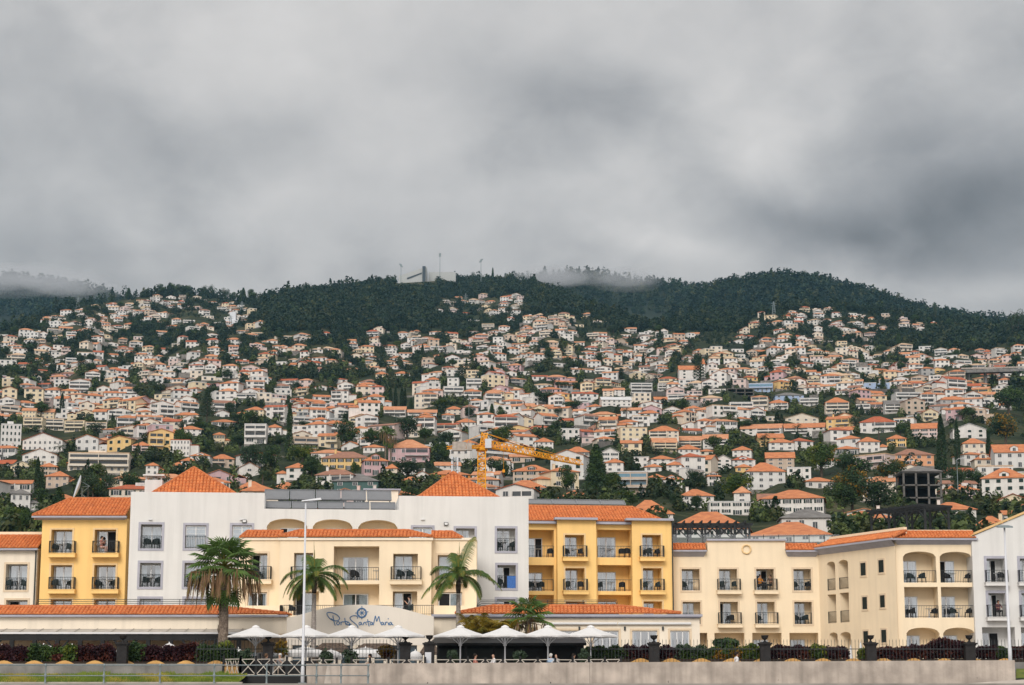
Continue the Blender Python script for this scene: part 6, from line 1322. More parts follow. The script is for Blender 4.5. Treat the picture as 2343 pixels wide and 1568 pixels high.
for (x0, x1, yt, yb, wk, rk, kind, st, nw, opt, lab) in HL:
    px = (x0 + x1) / 2; Yd = terrY(px, yb); s = Yd / F; w = (x1 - x0) * s * (.94 if 'S' not in opt else .7); tot = (yb - yt) * s * .985
    rise = tot * .66 if 'Q' in opt else 0 if kind == '0' else min(w * .24, tot * .36) if kind != 't' else tot * .28; d = max(6, min(w * .85, 11))
    hgt = max(tot - rise, .3); rise += .09 * d * .5 if kind != '0' else 0; mid = (x0 + x1) / 2
    sc_ = hgt / (st * 2.75); o = put_house(px if 'S' not in opt else px - (x1 - x0) * .12 * (1 if 'R' in opt else -1), yb, w, d, st, kind, max(rise, .01) / max(sc_, .01), wk, rk, nw, opt, yaw=rh.uniform(-.16, .16), label=lab, sink=0,
        glass=TEALG if lab and 'teal' in lab else BLUEG if ('blue glass' in (lab or '') or wk == 'l') else None, winstyle='shutter' if lab and 'black shutters' in lab else 'closed' if lab and 'shutter' in lab else None)
    o.scale = (1, 1, sc_); PLACED.append((x0, x1, yt, yb, Yd))
# unfinished concrete frame building
CONCD = mat('raw_dark_concrete', (.15, .14, .13), rough=.95, var=.2)
def frame_house(px, pyb, w, h, st, label):
    p = terr(px, pyb); o = empty('unfinished_building', p); tag(o, label, 'building'); mb = MB(); s = h / st
    for k in range(st + 1): mb.box(-w / 2, w / 2, 0, 8, k * s - .15, k * s + .15)
    mb.build('floor_slabs', CONCD, o)
    for k in range(4):
        for y in (.2, 7.6): m_ = MB(); x = -w / 2 + .3 + (w - .6) * k / 3; m_.box(x - .2, x + .2, y - .2, y + .2, -4, h - .16); m_.build('column', CONCD, o)
    m_ = MB(); m_.box(-w / 2 + .3, w / 2 - .3, 6, 6.2, -3, h - .2); m_.build('back_wall', INSHADE, o); PLACED.append((px - w / 2 * F / p.y, px + w / 2 * F / p.y, pyb - h * F / p.y, pyb, p.y)); return o, p  # near-black back wall paints the shade inside the open floors
o, p = frame_house(2112, 1168, 8.6, 8.2, 3, 'unfinished dark concrete frame building below the salmon house'); mb = MB(); roofmesh(mb, 8.2, 8, 8.5, 1.6, 'h'); mb.build('roof', RM['g'], o)
frame_house(1694, 906, 13, 3.4, 2, 'unfinished grey concrete frame on the middle right slope')
# ---- random fill from the density grid read off the photo (rows of 40 px from 680, columns of 100 px)
GRID = """0 2 3 5 3 3 0 0 0 0 3 5 0 0 0 4 3 3 5 4 1 0 0 0
1 5 6 3 3 3 0 0 0 0 1 2 4 1 0 0 0 3 4 4 3 4 0 0
4 4 3 2 3 2 3 2 3 4 4 5 5 5 5 4 1 2 4 3 1 0 0 2
3 4 3 4 4 2 5 3 4 3 4 5 5 5 6 5 5 4 4 5 3 3 5 5
2 3 5 5 4 5 1 1 3 3 3 4 2 3 4 6 6 6 5 5 5 5 5 4
2 3 2 1 4 5 3 2 3 4 5 4 2 3 4 5 6 6 5 6 6 6 4 0
5 6 6 5 4 5 4 4 2 3 5 6 5 5 6 6 7 6 6 6 6 6 5 0
6 6 6 6 6 5 5 6 5 5 6 6 6 6 7 7 7 7 6 7 6 6 4 0
6 6 6 6 6 6 6 3 3 6 6 5 6 6 6 7 7 7 6 6 6 6 6 2
6 6 5 6 6 6 2 3 3 5 5 4 6 5 6 6 6 6 2 3 5 5 5 4
5 5 3 4 5 5 3 4 4 5 5 4 5 3 5 5 6 6 5 1 3 4 5 5
4 4 2 3 4 4 3 4 4 4 4 4 4 3 4 4 4 5 5 2 4 4 5 5
4 3 2 2 3 3 3 3 3 3 3 3 3 3 3 4 4 4 4 3 4 4 4 4"""
GRID = [[int(v) for v in l.split()] for l in GRID.split('\n')]
def dens(px, py):
    i = int((py - 680) // 40); j = int(px // 100)
    if i < 0 or py < 682: return 0
    return GRID[min(i, 12)][max(0, min(j, 23))] / 9.0
for a in ((2142, 2172, 952, 1092), (2182, 2200, 962, 1064), (646, 676, 924, 1042), (1322, 1406, 1018, 1132), (2258, 2342, 940, 1016), (1900, 2040, 1050, 1180), (1856, 1920, 1014, 1090), (888, 946, 888, 934), (1650, 1732, 1086, 1150), (455, 491, 896, 966), (540, 650, 1016, 1084), (1094, 1108, 1000, 1100)): PLACED.append((*a, terrY(a[0], a[3])))
cand = []; occ = []
def free(px, py, wpx):
    for x0, x1, yt, yb, _ in PLACED:
        if x0 - wpx * .32 < px < x1 + wpx * .32 and yt - 1 < py < yb + (yb - yt) * .18 + 2: return False
    for qx, qy, qw in occ:
        if abs(qy - py) < qw * .19 and abs(qx - px) < (qw + wpx) * .35: return False
    return True
tries = 0
for i in range(13):
    for j in range(24):
        c = GRID[i][j] / 9.0
        if c == 0: continue
        if i >= 5: c = min(1, c * 1.35)
        if i < 5: c *= .62
        for _ in range(int((230 if i < 8 else 420) * c)):
            px = j * 100 + rh.uniform(0, 100); py = 682 + i * 40 + rh.uniform(0, 40)
            if py < skyA(px) + 7 or py > 1205 or px > 2400: continue
            if py > 1195: continue
            Yd = terrY(px, py); w = rh.uniform(6.2, 10.8) * (1.12 if py > 1050 else 1.0 if py > 860 else .92); wpx = w / Yd * F; hp_ = 6.0 / Yd * F
            if any(x0 - wpx * .4 < px < x1 + wpx * .4 and py > yb - 4 and py - hp_ < yb - (yb - yt) * (.3 if py < 1030 else .5) for x0, x1, yt, yb, _ in PLACED): continue
            if rh.random() > c * 1.4 or not free(px, py, wpx / max(.6, min(1, c * 1.5))): continue
            occ.append((px, py, wpx)); cand.append((px, py, w, wpx, c))
for _ in range(900):   # the closest rows, right behind the hotel roofs
    px = rh.uniform(-60, 2430); py = rh.uniform(1062, 1218); Yd = terrY(px, py); w = rh.uniform(7.5, 12); wpx = w / Yd * F; hp_ = 6.5 / Yd * F
    if any(x0 - wpx * .45 < px < x1 + wpx * .45 and ((py > yb - 2 and py - hp_ < yb - (yb - yt) * .55) or abs(py - yb) < 9) for x0, x1, yt, yb, _ in PLACED): continue
    if any(abs(qy - py) < 15 and abs(qx - px) < (qw + wpx) * .42 for qx, qy, qw in occ): continue
    if any(abs(qx - px) < (qw + wpx) * .3 and 0 < py - qy < 26 for qx, qy, qw in occ): continue
    occ.append((px, py, wpx)); cand.append((px, py, w, wpx, .6))
cand.sort(key=lambda c: -c[3])
NIND = max(0, 299 - len(HL))
far = MB(); FK_W = list('wWcYbPpygswwwwwwcWw'); ALLM = []
fm = {}
def slot(m):
    if m.name not in fm: fm[m.name] = len(ALLM); ALLM.append(m)
    return fm[m.name]
for n_, (px, py, w, wpx, c) in enumerate(cand):
    wk = rh.choice('wwwwwwwwWWWwcccYYbPpyg' if py > 850 else 'wwwwwwWWWcccYbP'); flat = rh.random() < .2; kind = '0' if flat else rh.choice('hhhhhgfgf'); rk = rh.choice('wwweg') if flat else rh.choice('ooooopprb' if py > 900 else 'ooppppeerrb')
    st = rh.choice((1, 1, 1, 2, 2, 2, 2, 3) if py > 880 else (1, 1, 1, 2, 2)); d = rh.uniform(5.5, 8); rise = .01 if flat else rh.uniform(1.4, 2.2); opt = ''.join(x for x, pr in (('S', .4), ('R', .5), ('B', .45), ('F', .35), ('C', .35), ('V', .12), ('G', .55), ('T', .2 if flat else 0)) if rh.random() < pr)
    yaw = rh.gauss(0, .28); nw = max(2, int(w / 2.6)); SC_ = .80; sink = rh.uniform(.2, .8)
    if n_ < NIND:
        put_house(px, py, w, d, st, kind, rise, wk, rk, nw, opt, yaw, detail=wpx > 48, sink=sink).scale = (1, 1, SC_)
    else:
        p = terr(px, py); wl, rf, ch, wins, h = house(w, d, st, kind, rise, nw, opt.replace('C', ''))
        for x, z, ww, hh, y in wins: wl.box(x - ww / 2, x + ww / 2, y - .04, y + .01, z, z + hh, 2)
        M_ = Matrix.Translation((p.x, p.y, p.z - sink)) @ Matrix.Rotation(-math.atan2(p.x, p.y) * .6 + yaw, 4, 'Z') @ Matrix.Diagonal((1, 1, SC_, 1))
        for src, ms in ((wl, [WM[wk], TRIMW, DARKW, FOUND]), (rf, [RM[rk], WM[wk]])):
            k0 = len(far.m); far.join(src, M_); sl = [slot(m_) for m_ in ms]
            for q in range(k0, len(far.m)): far.m[q] = sl[far.m[q]]
o = far.build('far_houses', ALLM); tag(o, 'many small far white and cream houses scattered over the upper hillside', 'houses', kind='stuff')
print('houses', len(HL), len(cand))
# ---- retaining walls and a viaduct
RW = mat('retaining_stone', (.22, .20, .185), scale=.5, col2=(.13, .12, .11), streak=.4)
for x0, x1, yt, yb, lab in ((290, 372, 879, 893, 'brown retaining wall on the left slope, left stretch'), (372, 560, 877, 893, 'long brown retaining wall on the left slope'), (1366, 1463, 1010, 1028, 'tall grey retaining wall below the cream modern houses'), (842, 900, 872, 882, 'reddish retaining wall below the yellow house on the middle slope'), (1470, 1530, 896, 906, 'grey retaining wall below the white apartments on the right'), (1220, 1330, 752, 758, 'thin grey retaining wall near the top of the middle spur'), (1985, 2090, 890, 900, 'grey retaining wall under glass houses on the right')):
    a, b = terr(x0, yb), terr(x1, yb); h = (yb - yt) / F * a.y; mb = MB(); d = (b - a); n = Vector((-d.y, d.x, 0)).normalized() * .8
    mb.add([a - Vector((0, 0, 3)), b - Vector((0, 0, 3)), b + n - Vector((0, 0, 3)), a + n - Vector((0, 0, 3)), a + Vector((0, 0, h)), b + Vector((0, 0, h)), b + n + Vector((0, 0, h)), a + n + Vector((0, 0, h))], [(0, 1, 5, 4), (1, 2, 6, 5), (2, 3, 7, 6), (3, 0, 4, 7), (4, 5, 6, 7)]); tag(mb.build('retaining_wall', RW), lab, 'wall')
a, b = pt(2195, 852, terrY(2195, 866)), pt(2420, 846, terrY(2420, 862) * .98); o = empty('viaduct', a); mb = MB(); d = b - a; mb.bar((0, 0, 0), d, 8, 1.6); mb.build('deck', CONCG, o)
for k in range(6): q = d * ((k + .5) / 6); mb = MB(); mb.bar(q - Vector((0, 0, .81)), q - Vector((0, 0, 14)), 1.4); mb.build('pier', CONCG, o)
mb = MB(); mb.bar((0, -4, 1.3), d + Vector((0, -4, 1.3)), .2, .8); mb.build('parapet', CONC, o); tag(o, 'long concrete road viaduct near the right border', 'viaduct')
# ---- tower crane
CR = mat('crane_orange', (.85, .36, .01), rough=.5, var=.05)
Yc = 402; p = pt(1101.5, 1150, Yc); o = empty('tower_crane', p); tag(o, 'orange lattice tower crane rising behind the white block', 'crane')
LANDM.append((1101, 1040, 'the orange tower crane'))
def lattice(mb, a, b, w, h, n, tri=False, r=.12):
    r *= 1.15
    a = Vector(a); b = Vector(b); d = (b - a).normalized(); up = Vector((0, 0, 1)) if abs(d.z) < .9 else Vector((0, 1, 0)); s = d.cross(up).normalized(); u = s.cross(d)
    C_ = [s * w / 2 - u * 0, -s * w / 2 - u * 0, u * h] if tri else [s * w / 2 + u * h / 2, -s * w / 2 + u * h / 2, -s * w / 2 - u * h / 2, s * w / 2 - u * h / 2]
    for c in C_: mb.bar(a + c, b + c, r * 1.5)
    for k in range(n):
        p0 = a.lerp(b, k / n); p1 = a.lerp(b, (k + 1) / n)
        for i in range(len(C_)): c0, c1 = C_[i], C_[(i + 1) % len(C_)]; mb.bar(p0 + c0, p1 + c1, r) if k % 2 else mb.bar(p0 + c1, p1 + c0, r); mb.bar(p0 + c0, p0 + c1, r)
zT = pt(1101, 1033, Yc).z - p.z; mb = MB(); lattice(mb, (0, 0, -6), (0, 0, zT), 1.55, 1.55, 16, r=.13); mb.build('mast', CR, o)
mb = MB(); mb.lathe([(1.0, 0), (1.2, .2), (1.2, .7), (.9, .9)], (0, 0, zT), 12); mb.build('slewing_ring', CR, o)
zJ = zT + .9; zA = pt(1108, 991, Yc).z - p.z; mb = MB(); lattice(mb, (.2, 0, zJ), (.6, 0, zA), 1.1, .9, 5, r=.12); mb.build('apex', CR, o)
je = pt(1330, 1064, 424) - p; js = Vector((.8, 0, zJ)); jm = js.lerp(je, .5)
mb = MB(); lattice(mb, js, jm, 1.2, 1.5, 14, True, .09); lattice(mb, jm, je, 1.0, 1.0, 14, True, .08); mb.build('jib', CR, o)
ce = pt(1028, 1024, 395) - p; mb = MB(); lattice(mb, (-.4, 0, zJ), ce, 1.3, .5, 8, r=.12); mb.build('counter_jib', CR, o)
mb = MB(); cc = ce + Vector((.9, 0, .2)); mb.box(cc.x - .3, cc.x + 2.4, cc.y - .7, cc.y + .7, cc.z - .9, cc.z + .9); mb.box(cc.x + 2.5, cc.x + 3.6, cc.y - .6, cc.y + .6, cc.z - .8, cc.z + .7); mb.build('counterweight', CONC, o)
mb = MB(); top = Vector((.6, 0, zA)); mb.tube([top, js.lerp(je, .42) + Vector((0, 0, 1.4))], .07, 5); mb.tube([top, js.lerp(je, .85) + Vector((0, 0, 1))], .05, 5); mb.tube([top, ce + Vector((1.2, 0, .4))], .07, 5); mb.build('tie_rod', CR, o)
mb = MB(); mb.box(.7, 2.0, -1.7, -.6, zJ - .4, zJ + 1.5); mb.build('cab', WHITEP, o)
mb = MB(); q = js.lerp(je, .18); mb.tube([q, q - Vector((0, 0, 4))], .03, 4); mb.box(q.x - .25, q.x + .25, q.y - .25, q.y + .25, q.z - 4.6, q.z - 4); mb.build('hook', CR, o)
# telecom mast left of it
p = pt(1040, 1098, 385); o = empty('telecom_mast', p); mb = MB(); zt = pt(1042, 1046, 385).z - p.z; lattice(mb, (0, 0, -3), (0, 0, zt), .5, .5, 10, r=.06)
mb.build('mast', STEELG, o); mb = MB()
for k in range(4): z = zt - .5 - k * .9; mb.box(-.7, -.4, -.3, -.1, z, z + .7); mb.box(.4, .7, -.3, -.1, z - .3, z + .5); mb.bar((-.5, 0, z + .2), (.5, 0, z + .2), .08)
mb.build('antenna', WHITEP, o); tag(o, 'grey telecom mast with white antennas left of the crane', 'mast')
# ---- hilltop stadium, floodlight masts, pylons
def skyp(px, dy=0): py = float(skyA(px)) + dy; return terr(px, py)
a = pt(912, 634, 2120); b = pt(975, 634, 2120); o = empty('stadium_stand', a); w = b.x - a.x; h = (634 - 609) / F * 2120; mb = MB()
mb.add([(0, 0, -8), (w, 0, -8), (w, 0, h), (0, 0, 1), (0, 30, -8), (w, 30, -8), (w, 30, h), (0, 30, 1)], [(0, 1, 2, 3), (1, 5, 6, 2), (4, 0, 3, 7), (3, 2, 6, 7)]); mb.build('wall', mat('pale_stadium_cladding', (.42, .43, .42)), o)
mb = MB(); mb.box(w * .86, w * .97, -2, -.1, -8, h); mb.add([(w * .3, -.5, -1), (w * .84, -.5, h * .42), (w * .84, -.5, h * .3), (w * .3, -.5, -3)], [(3, 2, 1, 0)]); mb.build('dark_panel', mat('dark_stadium_panel', (.06, .075, .09)), o); tag(o, 'pale wedge shaped stadium stand on the wooded hilltop', 'stadium'); LANDM.append((945, 625, 'the hilltop stadium'))
a2 = pt(980, 628, 2135); mb = MB(); mb.box(0, 30, 0, 12, -8, 2.5); o = mb.build('stadium_annex', MATS['pale_stadium_cladding'], None, loc=a2); tag(o, 'low pale hall right of the hilltop stadium stand', 'building')
for px, yt, yb, tilt, lab in ((917, 608, 634, .2, 'slim floodlight mast left of the hilltop stadium'), (1006, 584, 634, 0, 'tallest floodlight mast right of the hilltop stadium'), (1100, 597, 638, -.25, 'leaning-headed floodlight mast on the ridge right of the stadium')):
    p = pt(px, yb, 2080); z = pt(px, yt, 2080).z - p.z; o = empty('floodlight_mast', p); mb = MB(); mb.tube([(0, 0, -10), (0, 0, z)], [.4, .25], 6); mb.build('pole', STEELG, o); mb = MB(); mb.add([(-1.2 + tilt * 6, -.4, z - 2), (1.2 + tilt * 6, -.4, z - 2), (1.2 - tilt * 6, -.4, z + 2.0), (-1.2 - tilt * 6, -.4, z + 2.0)], [(0, 1, 2, 3)]); mb.box(-.9, .9, -.3, .3, z - 1.2, z + 1.3); mb.build('lamp_frame', STEELG, o); tag(o, lab, 'floodlight', 'floodlight masts around the stadium')
for px, yt, yb, lab in ((178, 681, 705, 'lattice pylon on the left ridge among the top houses'), (553, 690, 715, 'lattice pylon right of the left ridge houses'), (1065, 672, 700, 'lattice pylon above the top houses of the middle spur'), (1770, 690, 722, 'lattice pylon on the right spur'), (527, 722, 746, 'slim lattice pylon beside a white tower on the left slope')):
    Yd = terrY(px, max(yb, skyA(px) + 3)); p = pt(px, yb, Yd); z = pt(px, yt, Yd).z - p.z; o = empty('pylon', p); mb = MB()
    for s in ((-1, -1), (1, -1), (1, 1), (-1, 1)): mb.bar((s[0] * 1.6, s[1] * 1.6, -2), (s[0] * .25, s[1] * .25, z), .22)
    for k in range(6): zz = z * k / 6; r = 1.6 - 1.35 * k / 6; r2 = 1.6 - 1.35 * (k + 1) / 6; mb.bar((-r, -r, zz), (r2, -r2, z * (k + 1) / 6), .14); mb.bar((r, -r, zz), (-r2, -r2, z * (k + 1) / 6), .14)
    mb.build('lattice', STEELG, o); mb = MB()
    for k in (.7, .85): mb.bar((-2.2, 0, z * k), (2.2, 0, z * k), .2)
    mb.build('crossarm', STEELG, o); tag(o, lab, 'pylon', 'power pylons on the hills')
o = empty('water_tower', pt(532, 738, terrY(532, 742))); mb = MB(); mb.box(-2.5, 2.5, 0, 5, -3, 9); mb.box(-6, 10, -2, 6, -3, 1.5); mb.build('body', WHITEP, o); tag(o, 'small white tower block on the upper left slope', 'tower')
# street lamps and poles in the town
for px, yt, yb, Y, lab in ((2312 - 0, 0, 0, 0, ''), (2191, 1051, 1120, 470, 'grey street lamp right of the tall cypress'), (2074, 1056, 1120, 480, 'slim grey pole between the big trees and salmon house'), (1072, 905, 1030, 640, 'grey telecom pole above the crane'), (1999, 1118, 1182, 400, 'thin dark street lamp left of the concrete frame')):
    if not lab: continue
    p = pt(px, yb, Y); z = pt(px, yt, Y).z - p.z; o = empty('street_lamp', p); mb = MB(); mb.tube([(0, 0, -2), (0, 0, z)], [.12, .07], 6); mb.build('pole', STEELG, o); mb = MB(); mb.tube([(0, 0, z - .1), (.5, 0, z + .15), (1.5, 0, z + .25)], .05, 5); mb.box(1.2, 2.2, -.15, .15, z + .2, z + .35); mb.build('lamp_head', WHITEP, o); tag(o, lab, 'street lamp')
# ---------------------------------------------------------------- trees
def tree_proto(kind, seed, mats, wts, h=10., w=8.):
    rng = np.random.default_rng(seed); trunk = MB(); rr = random.Random(seed)
    if kind == 'broad':
        trunk.tube([(0, 0, -2), (.1, 0, h * .2), (.2, .1, h * .45)], [.35, .28, .18], 7)
        for k in range(7): a = k * 2.4; e = (math.cos(a) * w * .3, math.sin(a) * w * .3, h * rr.uniform(.5, .75)); trunk.tube([(.1, 0, h * .25), (e[0] * .5, e[1] * .5, h * .45), e], [.16, .1, .05], 5)
        Q = np.concatenate([leaves(rng, 2400, (0, 0, h * .6), (w / 2, w / 2, h * .42), .27, shell=.6, lumps=16), leaves(rng, 500, (0, 0, h * .55), (w * .4, w * .4, h * .34), .3, shell=.2)])
    elif kind == 'open':
        trunk.tube([(0, 0, -2), (.2, 0, h * .3), (.1, .2, h * .7)], [.3, .22, .1], 7)
        for k in range(10): a = k * 2.4; z0 = h * (.25 + .05 * k); e = (math.cos(a) * w * .42, math.sin(a) * w * .42, z0 + h * .18); trunk.tube([(.1, 0, z0), (e[0] * .5, e[1] * .5, z0 + h * .1), e], [.12, .08, .04], 5)
        Q = leaves(rng, 1300, (0, 0, h * .62), (w / 2, w / 2, h * .38), .26, shell=.75, lumps=20)
    elif kind == 'conifer':
        trunk.tube([(0, 0, -2), (0, 0, h * .95)], [.35, .04], 7); L = []
        for k in range(26):
            z = h * (.14 + .84 * k / 26); r = w / 2 * (1 - (z / h)) ** .75 * rr.uniform(.8, 1.1) + .15
            for q in range(7): a = q * .9 + k * 1.7; L.append(leaves(rng, 24, (math.cos(a) * r * .6, math.sin(a) * r * .6, z - r * .1), (r * .45, r * .45, h * .034), .27, shell=.1))
            L.append(leaves(rng, 40, (0, 0, z), (r * .6, r * .6, h * .03), .27, shell=.1))
        Q = np.concatenate(L)
    elif kind == 'araucaria':
        trunk.tube([(0, 0, -2), (0, 0, h)], [.32, .05], 7); L = []
        for k in range(14):
            z = h * (.2 + .8 * k / 14); r = w / 2 * (1 - .85 * (k / 14) ** 1.4)
            for q in range(6):
                a = q * pi / 3 + k * .5; trunk.tube([(0, 0, z), (math.cos(a) * r, math.sin(a) * r, z + r * .12)], [.07, .03], 4)
                for t in (.35, .6, .82, 1.0): L.append(leaves(rng, 16, (math.cos(a) * r * t, math.sin(a) * r * t, z + r * .12 * t), (.45, .45, .25), .2, shell=.1))
        Q = np.concatenate(L)
    elif kind == 'cypress':
        trunk.tube([(0, 0, -2), (0, 0, h * .8)], [.25, .05], 6); n = 2600; t = rng.uniform(0, 1, n) ** .9; prof = np.sin(np.clip(t * .93 + .07, 0, 1) * pi) ** .55 * (1 - .45 * t); a = rng.uniform(0, 2 * pi, n); r = w / 2 * prof * rng.uniform(.75, 1.05, n) * (1 + .15 * np.sin(a * 3 + t * 9))
        c = np.stack([r * np.cos(a), r * np.sin(a), t * h], 1); q = leaves(rng, n, (0, 0, 0), (.01, .01, .01), .27); Q = q + c[:, None, :]
    elif kind == 'column':
        trunk.tube([(0, 0, -2), (0, 0, h * .97)], [.4, .06], 7); L = []
        for k in range(34):
            z = h * (.06 + .92 * k / 34); t = z / h; r = w / 2 * (.55 + .45 * abs(math.sin(t * 7))) * (1.15 - .75 * t)
            for q in range(6): a = q * 1.05 + k * 1.3; L.append(leaves(rng, 22, (math.cos(a) * r * .6, math.sin(a) * r * .6, z + r * .1), (r * .45, r * .45, h * .022), .26, shell=.1))
        Q = np.concatenate(L)
    c = Q.mean(1); mi = np.zeros(len(Q), int)
    if len(mats) > 1: f_ = np.sin(c[:, 0] * 1.1 + seed) + np.sin(c[:, 2] * 1.3 + c[:, 1]) + .5 * (c[:, 2] / h) + rng.normal(0, .5, len(Q)); mi[f_ > np.quantile(f_, 1 - wts)] = 1
    return trunk.data('trunk', BARK), leafmesh('crown', Q, mats, mi), h, w
TP = {'broad': [tree_proto('broad', s, m_, .35) for s, m_ in ((1, [G2, G1]), (2, [G2, G4]), (3, [G1, G2]), (4, [G2, G1]))], 'yellow': [tree_proto('broad', s, [G1, G3], .4) for s in (5, 6)], 'orange': [tree_proto('broad', s, [G2, G5], .38) for s in (7, 8)], 'bright': [tree_proto('broad', 9, [G1, G3], .2)],
      'open': [tree_proto('open', s, [G2, G4], .4) for s in (10, 11)], 'conifer': [tree_proto('conifer', s, [G2, G1], .25, 14, 9) for s in (12, 13)], 'araucaria': [tree_proto('araucaria', 14, [G2, G4], .2, 14, 7)], 'cypress': [tree_proto('cypress', 15, [G2], 0, 14, 3)], 'column': [tree_proto('column', 16, [G2, G1], .15, 22, 5)]}
KD = {'broad': 'dense dark green round tree', 'yellow': 'yellow-green leafy tree', 'orange': 'dark tree with orange tinged crown', 'bright': 'bright green leafy tree', 'open': 'thin open-branched grey-green tree', 'conifer': 'dark pointed conifer', 'araucaria': 'tiered araucaria pine', 'cypress': 'slim dark cypress', 'column': 'tall narrow pine'}
NMS = {'conifer': 'pine_tree', 'araucaria': 'araucaria_tree', 'cypress': 'cypress_tree', 'column': 'pine_tree'}
TREES = []
def put_tree(kind, px, pyt, pyb, wpx, label=None, Y=None):
    p = terr(px, pyb) if Y is None else pt(px, pyb, Y); tr, cr, h0, w0 = R.choice(TP[kind]); hh = (pyb - pyt) / F * p.y; ww = wpx / F * p.y
    o = empty(NMS.get(kind, 'tree'), p, R.uniform(0, 6.28)); o.scale = (ww / w0, ww / w0, hh / h0); link('trunk', tr, o); link('crown', cr, o); o['category'] = 'tree'; o['group'] = 'trees among the hillside houses'
    if label: o['label'] = label
    TREES.append(dict(o=o, px=px, py=(pyt + pyb) / 2, kind=kind, label=label)); return o
TL = [('column', 661, 918, 1046, 27, 'tall narrow pine towering above the left green trees'), ('araucaria', 473, 888, 968, 40, 'big araucaria pine on the left slope'), ('araucaria', 1599, 812, 876, 30, 'araucaria pine in front of the white church'), ('conifer', 1364, 1012, 1136, 86, 'large dark conifer right of the crane jib'), ('broad', 1297, 1062, 1134, 52, 'dark tree touching the left side of the large conifer'),
 ('broad', 792, 958, 1030, 66, None), ('broad', 850, 976, 1026, 56, None), ('broad', 930, 948, 1010, 64, None), ('broad', 972, 975, 1012, 44, None), ('broad', 572, 1012, 1086, 62, None), ('broad', 618, 1016, 1086, 66, None), ('yellow', 692, 1008, 1062, 66, None), ('broad', 712, 1040, 1098, 56, None), ('broad', 934, 1050, 1096, 80, 'round green tree below the pink mansion'), ('broad', 797, 1032, 1072, 36, 'round dark tree in front of the yellow mansion'), ('bright', 812, 1056, 1088, 28, None),
 ('broad', 1018, 984, 1032, 56, None), ('broad', 1012, 1022, 1058, 32, None), ('bright', 1146, 974, 1022, 70, None), ('broad', 1142, 1042, 1108, 60, 'dark tree right of the crane mast'), ('cypress', 2156, 946, 1096, 27, 'tallest dark cypress on the right slope'), ('cypress', 2191, 956, 1068, 16, 'slim dark cypress right of the tallest cypress'), ('cypress', 2262, 988, 1042, 13, 'small dark cypress left of the steep mansard house'),
 ('orange', 2300, 932, 1022, 86, 'huge orange tinged tree at the right border'), ('broad', 2308, 878, 950, 84, 'dark green tree mass above the orange tinged border tree'), ('yellow', 1880, 1008, 1092, 84, 'yellow-green tree left of the big orange tinged group'), ('broad', 1950, 1030, 1118, 92, 'large dark green tree in the big group on the right'), ('orange', 2040, 1048, 1130, 92, 'orange tinged tree left of the concrete frame building'), ('orange', 1950, 1066, 1182, 100, 'broad orange tinged tree in the centre of the big group'), ('broad', 2008, 1090, 1186, 100, 'dark drooping tree above the beige house'), ('broad', 1930, 1100, 1180, 66, None),
 ('yellow', 1690, 1080, 1152, 84, 'yellow-green round tree left of the large grey-white house'), ('broad', 2230, 1068, 1124, 56, None), ('broad', 2190, 1060, 1126, 46, None), ('open', 2225, 1148, 1186, 60, None),
 ('cypress', 893.5, 887, 930, 10, 'leftmost of the five dark cypresses in the middle'), ('cypress', 904.5, 883, 932, 11, 'second from left of the five dark cypresses'), ('cypress', 919, 884, 934, 12, 'middle one of the five dark cypresses'), ('cypress', 926, 886, 934, 10, 'fourth from left of the five dark cypresses'), ('conifer', 940, 908, 936, 18, 'stocky rightmost one of the five dark cypresses'),
 ('cypress', 84, 1045, 1130, 17, 'tall dark cypress at the lower left'), ('cypress', 94, 1080, 1132, 9, 'short dark cypress right of the lower left cypress'), ('broad', 300, 1074, 1136, 56, 'dense dark tree left of the white block chimney'), ('open', 200, 1078, 1146, 66, 'open branching tree left of the satellite dish'), ('open', 250, 1078, 1138, 52, None), ('broad', 14, 1092, 1124, 44, None), ('yellow', 22, 1148, 1226, 76, 'yellow-green tree at the left border above the low cream block'), ('broad', 56, 1160, 1230, 50, None),
 ('bright', 1430, 1122, 1166, 90, 'bright green tree behind the yellow block solar collectors'), ('broad', 1542, 1128, 1166, 34, None), ('broad', 1592, 1132, 1170, 36, None), ('broad', 1592, 1074, 1118, 52, None), ('broad', 1480, 1090, 1120, 40, None), ('open', 1500, 1020, 1050, 50, None), ('broad', 1370, 1022, 1050, 40, None), ('broad', 1575, 1040, 1062, 44, None), ('conifer', 1940, 1000, 1026, 30, None),
 ('broad', 1145, 928, 966, 28, None), ('conifer', 1125, 922, 958, 24, None), ('broad', 1290, 870, 898, 44, None), ('bright', 1008, 912, 938, 52, None), ('broad', 1310, 912, 946, 50, None), ('broad', 1250, 890, 930, 60, None), ('broad', 640, 935, 968, 40, None), ('broad', 545, 945, 972, 44, None), ('broad', 575, 935, 972, 40, None), ('broad', 700, 960, 990, 40, None), ('broad', 320, 960, 986, 40, None), ('broad', 1850, 940, 960, 26, None), ('cypress', 1778, 942, 976, 16, None), ('cypress', 1788, 946, 976, 12, None), ('broad', 2060, 968, 1000, 36, None), ('broad', 1800, 905, 930, 20, None)]
for t in TL: put_tree(*t)
NSKY = [('conifer', 294, 657, 684, 22), ('broad', 368, 648, 674, 20), ('broad', 390, 645, 672, 24), ('broad', 408, 649, 672, 26), ('broad', 430, 650, 674, 26), ('open', 467, 650, 678, 20), ('open', 482, 648, 678, 16), ('open', 512, 656, 684, 16), ('open', 520, 658, 684, 14), ('conifer', 556, 656, 692, 26), ('broad', 575, 660, 690, 30), ('broad', 534, 668, 690, 24), ('conifer', 1127, 610, 640, 12), ('open', 2140, 686, 734, 14), ('open', 2330, 700, 760, 40), ('broad', 2318, 715, 764, 30)]
for k, a, b, c, d in NSKY: put_tree(k, a, b, max(c, skyA(a) + 2), d)
